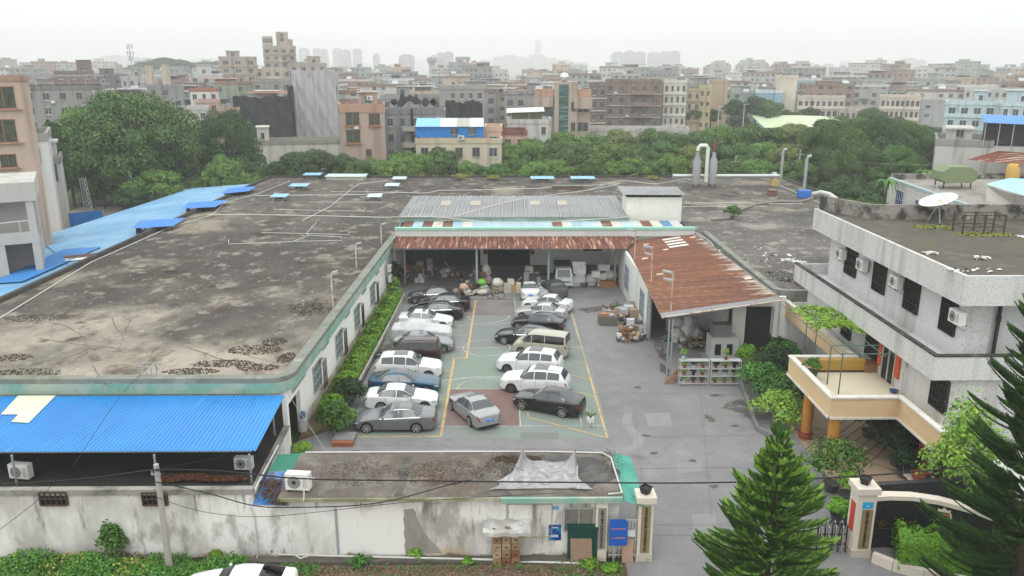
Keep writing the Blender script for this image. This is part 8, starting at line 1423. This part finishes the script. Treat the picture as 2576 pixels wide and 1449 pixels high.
# mast and hills
p=A(332,170,420); q=A(332,113,420); t=thing('radio_mast','thin grey telecom mast with antenna panels against the sky at left','mast',(p[0],420,0)); MB(t).tube([(p[0],420,0),(p[0],420,q[2])],[.5,.2],6).build('mast',galv)
for z,r_ in ((q[2]-.8,1.3),(q[2]-4,1.5),(q[2]-6.5,1.0)): b=MB(t); [b.box(p[0]+r_*math.cos(a)-.2,420+r_*math.sin(a)-.2,z-1.2,p[0]+r_*math.cos(a)+.2,420+r_*math.sin(a)+.2,z+1.2) for a in (0,2.1,4.2)]; b.tube([(p[0]-r_,420,z),(p[0]+r_,420,z)],.08,4); b.build('antenna',galv)
for i,(px,pyt,Y,l) in enumerate(((1164,143,900,'water tower with flared top standing in the haze at centre'),(1086,145,950,'second slimmer flared water tower left of the first'))):
    p=A(px,170,Y); q=A(px,pyt,Y); w=5 if i==0 else 3.5; t=thing('water_tower',l,'water tower',(p[0],Y,0)); MB(t).lathe(p[0],Y,[(w,0),(w*.8,q[2]-10),(w*.85,q[2]-8)],14).build('shaft',wallmat('9c9b98')); MB(t).lathe(p[0],Y,[(w*.85,q[2]-8),(w*1.6,q[2]-3),(w*1.6,q[2])],14).build('tank',wallmat('8d8c8a'))
def ridge(name,pts,Y,mat,dep,seed,rough_=1.,n=160):
    P3=[A(x,y,Y) for x,y in pts]; b=MB(); r=random.Random(seed); ph=[r.uniform(0,6) for _ in range(6)]
    keys=[(p[0],p[2]) for p in P3]; x0,x1=keys[0][0],keys[-1][0]
    def fn(u,v):
        x=x0+(x1-x0)*u; s=math.sin(PI*min(1,v/ .999)) if v<1 else 0; hgt=interp(keys,x); bump_=sum(math.sin(x*k*12/(x1-x0)*6.28/6+ph[j])/k for j,k in enumerate((2.,5.,9.,17.)))*rough_
        return (x,Y-dep*.5+dep*v,max(-1,(hgt+bump_*.5+rough_*r.uniform(-.4,.4))*(s**.7)))
    b.grid(fn,n,10); return struct(b.build(name,mat,None,True))
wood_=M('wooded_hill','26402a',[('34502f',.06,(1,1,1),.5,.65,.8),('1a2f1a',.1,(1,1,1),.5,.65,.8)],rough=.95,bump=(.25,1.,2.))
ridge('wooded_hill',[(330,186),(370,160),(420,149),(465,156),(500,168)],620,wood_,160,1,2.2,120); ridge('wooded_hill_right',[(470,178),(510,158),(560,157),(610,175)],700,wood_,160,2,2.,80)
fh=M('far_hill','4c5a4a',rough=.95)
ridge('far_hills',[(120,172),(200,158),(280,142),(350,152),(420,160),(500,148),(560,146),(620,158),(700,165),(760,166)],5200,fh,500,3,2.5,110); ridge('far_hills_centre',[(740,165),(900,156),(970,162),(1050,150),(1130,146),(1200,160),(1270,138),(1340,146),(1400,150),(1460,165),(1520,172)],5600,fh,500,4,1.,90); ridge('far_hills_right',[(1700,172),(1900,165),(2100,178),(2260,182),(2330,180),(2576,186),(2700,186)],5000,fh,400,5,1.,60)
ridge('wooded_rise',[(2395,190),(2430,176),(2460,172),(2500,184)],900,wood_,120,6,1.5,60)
# ================================================================= hazy town: filler houses and towers
FW=[('pale grey','a9a8a5','4b4f52'),('grey','8f8e8c','46494b'),('beige','b3a592','4e4c48'),('off-white','bfbdb9','565a5c'),('brownish','96827a','453f3c'),('greenish grey','9aa39b','474d4a')]
SECT=[(200,'left of the radio mast'),(480,'near the radio mast'),(760,'near the tall beige tower'),(1000,'right of the lilac shroud'),(1300,'below the far skyscraper'),(1560,'above the green stair strip'),(1850,'above the brown tiled house'),(2120,'near the cream stair tower'),(2400,'near the dark grey blocks'),(9999,'above the aqua apartments')]
fr_=random.Random(21); F=[]
for Yb,n,lo,hi in ((255,40,10,15),(315,50,11,17),(410,54,12,19),(540,54,13,23),(720,50,14,28),(1000,46,15,33)):
    for i in range(n):
        px=-60+2700*(i+fr_.uniform(.1,.9))/n; Y=Yb+fr_.uniform(-25,25)
        if px>1700 and fr_.random()<.25: continue
        if Yb<=300 and (1740<px<2000 or px>2000): continue
        F.append((px,Y,fr_.uniform(9,17)*(1+Y/1500),fr_.uniform(lo,hi),fr_.randrange(6)))
cnt={}
for px,Y,w,h,k in sorted(F):
    sec_=next(s for s in SECT if px<s[0])[1]; dist='nearer' if Y<360 else 'mid-distance' if Y<630 else 'far'
    c=FW[k]; key=(c[0],dist,sec_); cnt[key]=cnt.get(key,0)+1
seen={}
def facade(b,W,D,H,x0=None):
    x0=-W/2 if x0 is None else x0; r=fr_.uniform(0,1); b.uv=[]
    b.quad((x0,0,0),(x0+W,0,0),(x0+W,0,H),(x0,0,H)); b.quad((x0,D,0),(x0,0,0),(x0,0,H),(x0,D,H)); b.quad((x0+W,0,0),(x0+W,D,0),(x0+W,D,H),(x0+W,0,H)); b.quad((x0+W,D,0),(x0,D,0),(x0,D,H),(x0+W,D,H))
    for w in (W,D,D,W): n=max(1,round(w/3.2))*3.2; b.uv+= [0,0,n,0,n,H,0,H]
    b.quad((x0,0,H),(x0+W,0,H),(x0+W,D,H),(x0,D,H)); b.uv+=[.2,.2]*4
    return b
for px,Y,w,h,k in sorted(F):
    sec_=next(s for s in SECT if px<s[0])[1]; dist='nearer' if Y<360 else 'mid-distance' if Y<630 else 'far'; c=FW[k]; key=(c[0],dist,sec_); i=seen.get(key,0); seen[key]=i+1
    lab='%s%s %s house %s'%((nm(i)+' from the left ') if cnt[key]>1 else '','%s flat-roofed'%c[0],dist,sec_)
    x=A(px,200,Y)[0]; t=thing('town_house',lab,'house',(x,Y,0),-math.atan2(x,Y)*.6+fr_.uniform(-.15,.15),'flat-roofed houses in the hazy town'); D=w*fr_.uniform(.7,1.1)
    b=facade(MB(),w,D,h-1); b.build('wall',Mfacade('far_'+c[1],c[1],c[2],3.2,3.1,fr_.choice((.24,.28))),t)
    q=MB(); q.box(-w/2-.2,-.2,h-1,w/2+.2,.15,h).box(-w/2-.2,.15,h-1,-w/2+.1,D,h).box(w/2-.1,.15,h-1,w/2+.2,D,h); q.build('parapet',wallmat(fr_.choice((c[1],c[1],'c4c2bd','8d7a6d'))),t)
    if Y<650 and fr_.random()<.6:
        u0=fr_.uniform(-.42,0)*w; u1=u0+fr_.uniform(.25,.42)*w
        for f in range(max(1,int((h-4)/3.1))):
            z=3.1*(f+1); MB().xprism([(0,z),(-1.0,z),(-1.0,z+.95),(-.9,z+.95),(-.9,z+.12),(0,z+.12)],u0,u1).build('balcony',wallmat(c[1]),t)
    q=MB(); sx=fr_.uniform(-.4,.1)*w; sw=w*fr_.uniform(.2,.45); sh=fr_.uniform(1.8,3.4); q.box(sx,D*.3,h-1,sx+sw,D*.7,h+sh-1); q.box(sx-.4,D*.3-.5,h+sh-1,sx+sw+.4,D*.7+.4,h+sh-.8); q.build('stair_house',wallmat(c[1]),t)
    if fr_.random()<.55:
        q=MB(); xx=fr_.uniform(-.3,.35)*w
        if fr_.random()<.5: q.obox((xx,1.5,h+.6),(1.1,0,0),(0,.7,.4),(0,0,.08)); q.tube([(xx-1.1,2.2,h+1.15),(xx+1.1,2.2,h+1.15)],.28,6); q.build('solar_heater',M('solar','b9bec2',rough=.3),t)
        else: q.corr((-w*.45,0,h+1.4),(w*.3,0,h+1.4),(w*.3,D*.5,h+1.7),(-w*.45,D*.5,h+1.7),.6,.05); q.build('tin_canopy',wallmat(fr_.choice(('8e9092','a5a6a6','6f7173','a66a58','7f9fb5'))),t)
def tower(px0,px1,pyt,Y,lab,c='9fa1a2',g='6b6f72',crown_=True,group='apartment towers in the haze'):
    Y*=1.9 if Y>=900 else 1.45; a=A(px0,pyt,Y); b_=A(px1,pyt,Y); W=b_[0]-a[0]; H=a[2]; t=thing('apartment_tower',lab,'tower',((a[0]+b_[0])/2,Y,0),0,group)
    b=facade(MB(),W*.96,W*.7,H-4); b.build('wall',Mfacade('tow_'+c,c,g,4,3,.2),t); q=MB(); q.box(-W*.16,-1.2,0,W*.16,0,H-2); q.box(-W*.5,-.6,0,-W*.36,0,H-4.5); q.box(W*.36,-.6,0,W*.5,0,H-4.5); q.build('bay',wallmat(c),t)
    if crown_: q=MB(); q.box(-W*.25,2,H-4,W*.25,W*.6,H).box(-W*.4,1,H-4,W*.4,W*.5,H-2.2); q.build('roof_crown',wallmat(c),t)
    return t
for i,(a,c,y,Y) in enumerate([(750,775,120,1300),(786,806,121,1300),(803,823,122,1320),(836,858,121,1250),(856,880,124,1270),(886,908,122,1260),(938,954,134,1150),(1003,1040,136,900),(1080,1100,138,1000),(1098,1118,131,1010),(1116,1140,129,1020),(1205,1232,150,1500)]): tower(a,c,y,Y,'%s from the left of the slim hazy towers left of the far skyscraper'%nm(i))
for i,(a,c,y,Y) in enumerate([(1540,1572,130,1050),(1570,1600,127,1060),(1598,1626,129,1070),(1632,1662,130,1150),(1660,1688,128,1160),(1686,1712,127,1170)]): tower(a,c,y,Y,'%s from the left in the wall of pale towers right of the far skyscraper'%nm(i),'adafae')
tower(1346,1361,99,2200,'single thin skyscraper barely visible in the haze at centre',crown_=False)
for i,(a,c,y,Y) in enumerate([(1240,1270,142,1700),(1268,1300,138,1720),(1300,1330,144,1740),(1330,1372,136,1760),(1370,1400,145,1750),(1400,1440,150,1780),(1440,1480,157,1760)]): tower(a,c,y,Y,'%s from the left in the faint cluster round the foot of the far skyscraper'%nm(i))
for i,(a,c,y,Y) in enumerate([(1858,1896,152,560),(1898,1936,150,580),(1944,1992,155,520),(2000,2052,153,540),(1790,1840,152,620)]): tower(a,c,y,Y,'%s of five pale balconied blocks right of the wall of towers'%nm(i),'aaa7a2','5f6163',group='pale balconied blocks')
for i,(a,c,y,Y) in enumerate([(2172,2206,168,560),(2204,2246,165,570),(2318,2352,172,560),(2350,2402,168,575)]): tower(a,c,y,Y,'%s of the dark grey stepped blocks on the right skyline'%nm(i),'77797b','55585a',group='dark grey stepped blocks')
for i,(a,c,y,Y) in enumerate([(2075,2098,160,1300),(2120,2146,152,1900),(2274,2306,146,1400),(2310,2332,150,1420),(2240,2270,168,1500),(2500,2530,168,1500),(2528,2560,164,1520),(2556,2600,166,1540)]): tower(a,c,y,Y,'%s from the left of the very faint towers on the right skyline'%nm(i))
for i,(a,c,y,Y) in enumerate([(250,275,140,1500),(274,300,138,1520),(300,326,141,1510),(326,352,143,1530),(352,380,144,1540)]): tower(a,c,y,Y,'%s from the left of the faint apartment towers behind the radio mast'%nm(i),'a9aba9')
# ================================================================= haze, sky, light, camera
hz=MB(); hz.box(-4300,-200,-1.2,4300,6700,260); ho=hz.build('haze',M('haze_mat',.5),None); ho['kind']='stuff'
hm=bpy.data.materials.new('haze_volume'); hm.use_nodes=True; nt=hm.node_tree; nt.nodes.remove(nt.nodes['Principled BSDF']); pv=nt.nodes.new('ShaderNodeVolumePrincipled'); pv.inputs['Color'].default_value=(.93,.945,.95,1); pv.inputs['Density'].default_value=HAZE; pv.inputs['Anisotropy'].default_value=.0
nt.links.new(pv.outputs[0],nt.nodes['Material Output'].inputs['Volume']); ho.data.materials.clear(); ho.data.materials.append(hm)
w=bpy.data.worlds.new('World'); S.world=w; w.use_nodes=True; nt=w.node_tree; bg=nt.nodes['Background']
sk=nt.nodes.new('ShaderNodeTexSky'); sk.sky_type='NISHITA'; sk.sun_disc=False; sk.sun_elevation=R(62); sk.sun_rotation=R(200); sk.air_density=1; sk.dust_density=4; sk.ozone_density=1
hs=nt.nodes.new('ShaderNodeHueSaturation'); hs.inputs['Saturation'].default_value=.1; nt.links.new(sk.outputs[0],hs.inputs['Color'])
tc=nt.nodes.new('ShaderNodeTexCoord'); sz=nt.nodes.new('ShaderNodeSeparateXYZ'); nt.links.new(tc.outputs['Generated'],sz.inputs[0]); gd=nt.nodes.new('ShaderNodeMapRange'); gd.inputs[1].default_value=0; gd.inputs[2].default_value=1; gd.inputs[3].default_value=1; gd.inputs[4].default_value=ZEN; nt.links.new(sz.outputs[2],gd.inputs[0])
mx=nt.nodes.new('ShaderNodeMix'); mx.data_type='RGBA'; mx.inputs[0].default_value=.85; nt.links.new(hs.outputs[0],mx.inputs[6]); mx.inputs[7].default_value=(CLOUD*.985,CLOUD*1.0,CLOUD*.995,1); vm=nt.nodes.new('ShaderNodeVectorMath'); vm.operation='SCALE'; nt.links.new(mx.outputs[2],vm.inputs[0]); nt.links.new(gd.outputs[0],vm.inputs['Scale']); nt.links.new(vm.outputs[0],bg.inputs['Color']); bg.inputs['Strength'].default_value=.1
sun=bpy.data.lights.new('sun','SUN'); sun.energy=SUN; sun.angle=R(25); sun.color=(1,.97,.92); so=bpy.data.objects.new('sun',sun); COL.objects.link(so)
az=R(200); el=R(62); dv=Vector((math.sin(az)*math.cos(el),math.cos(az)*math.cos(el),math.sin(el))); so.rotation_euler=dv.to_track_quat('Z','Y').to_euler()
cam=bpy.data.cameras.new('camera'); cam.lens=28; cam.sensor_width=36; cam.clip_start=.5; cam.clip_end=9000; co=bpy.data.objects.new('camera',cam); COL.objects.link(co); co.location=(0,0,CAMH); co.rotation_euler=(PI/2-PIT,0,-YAW); S.camera=co
S.view_settings.view_transform='Standard'; S.view_settings.look='None'; S.view_settings.exposure=EXPO; S.view_settings.gamma=1; S.view_settings.use_curve_mapping=False
S.render.engine='CYCLES'; S.cycles.use_denoising=True; S.cycles.max_bounces=5; S.cycles.diffuse_bounces=3; S.cycles.glossy_bounces=2; S.cycles.transmission_bounces=2; S.cycles.volume_bounces=1; S.cycles.caustics_reflective=False; S.cycles.caustics_refractive=False
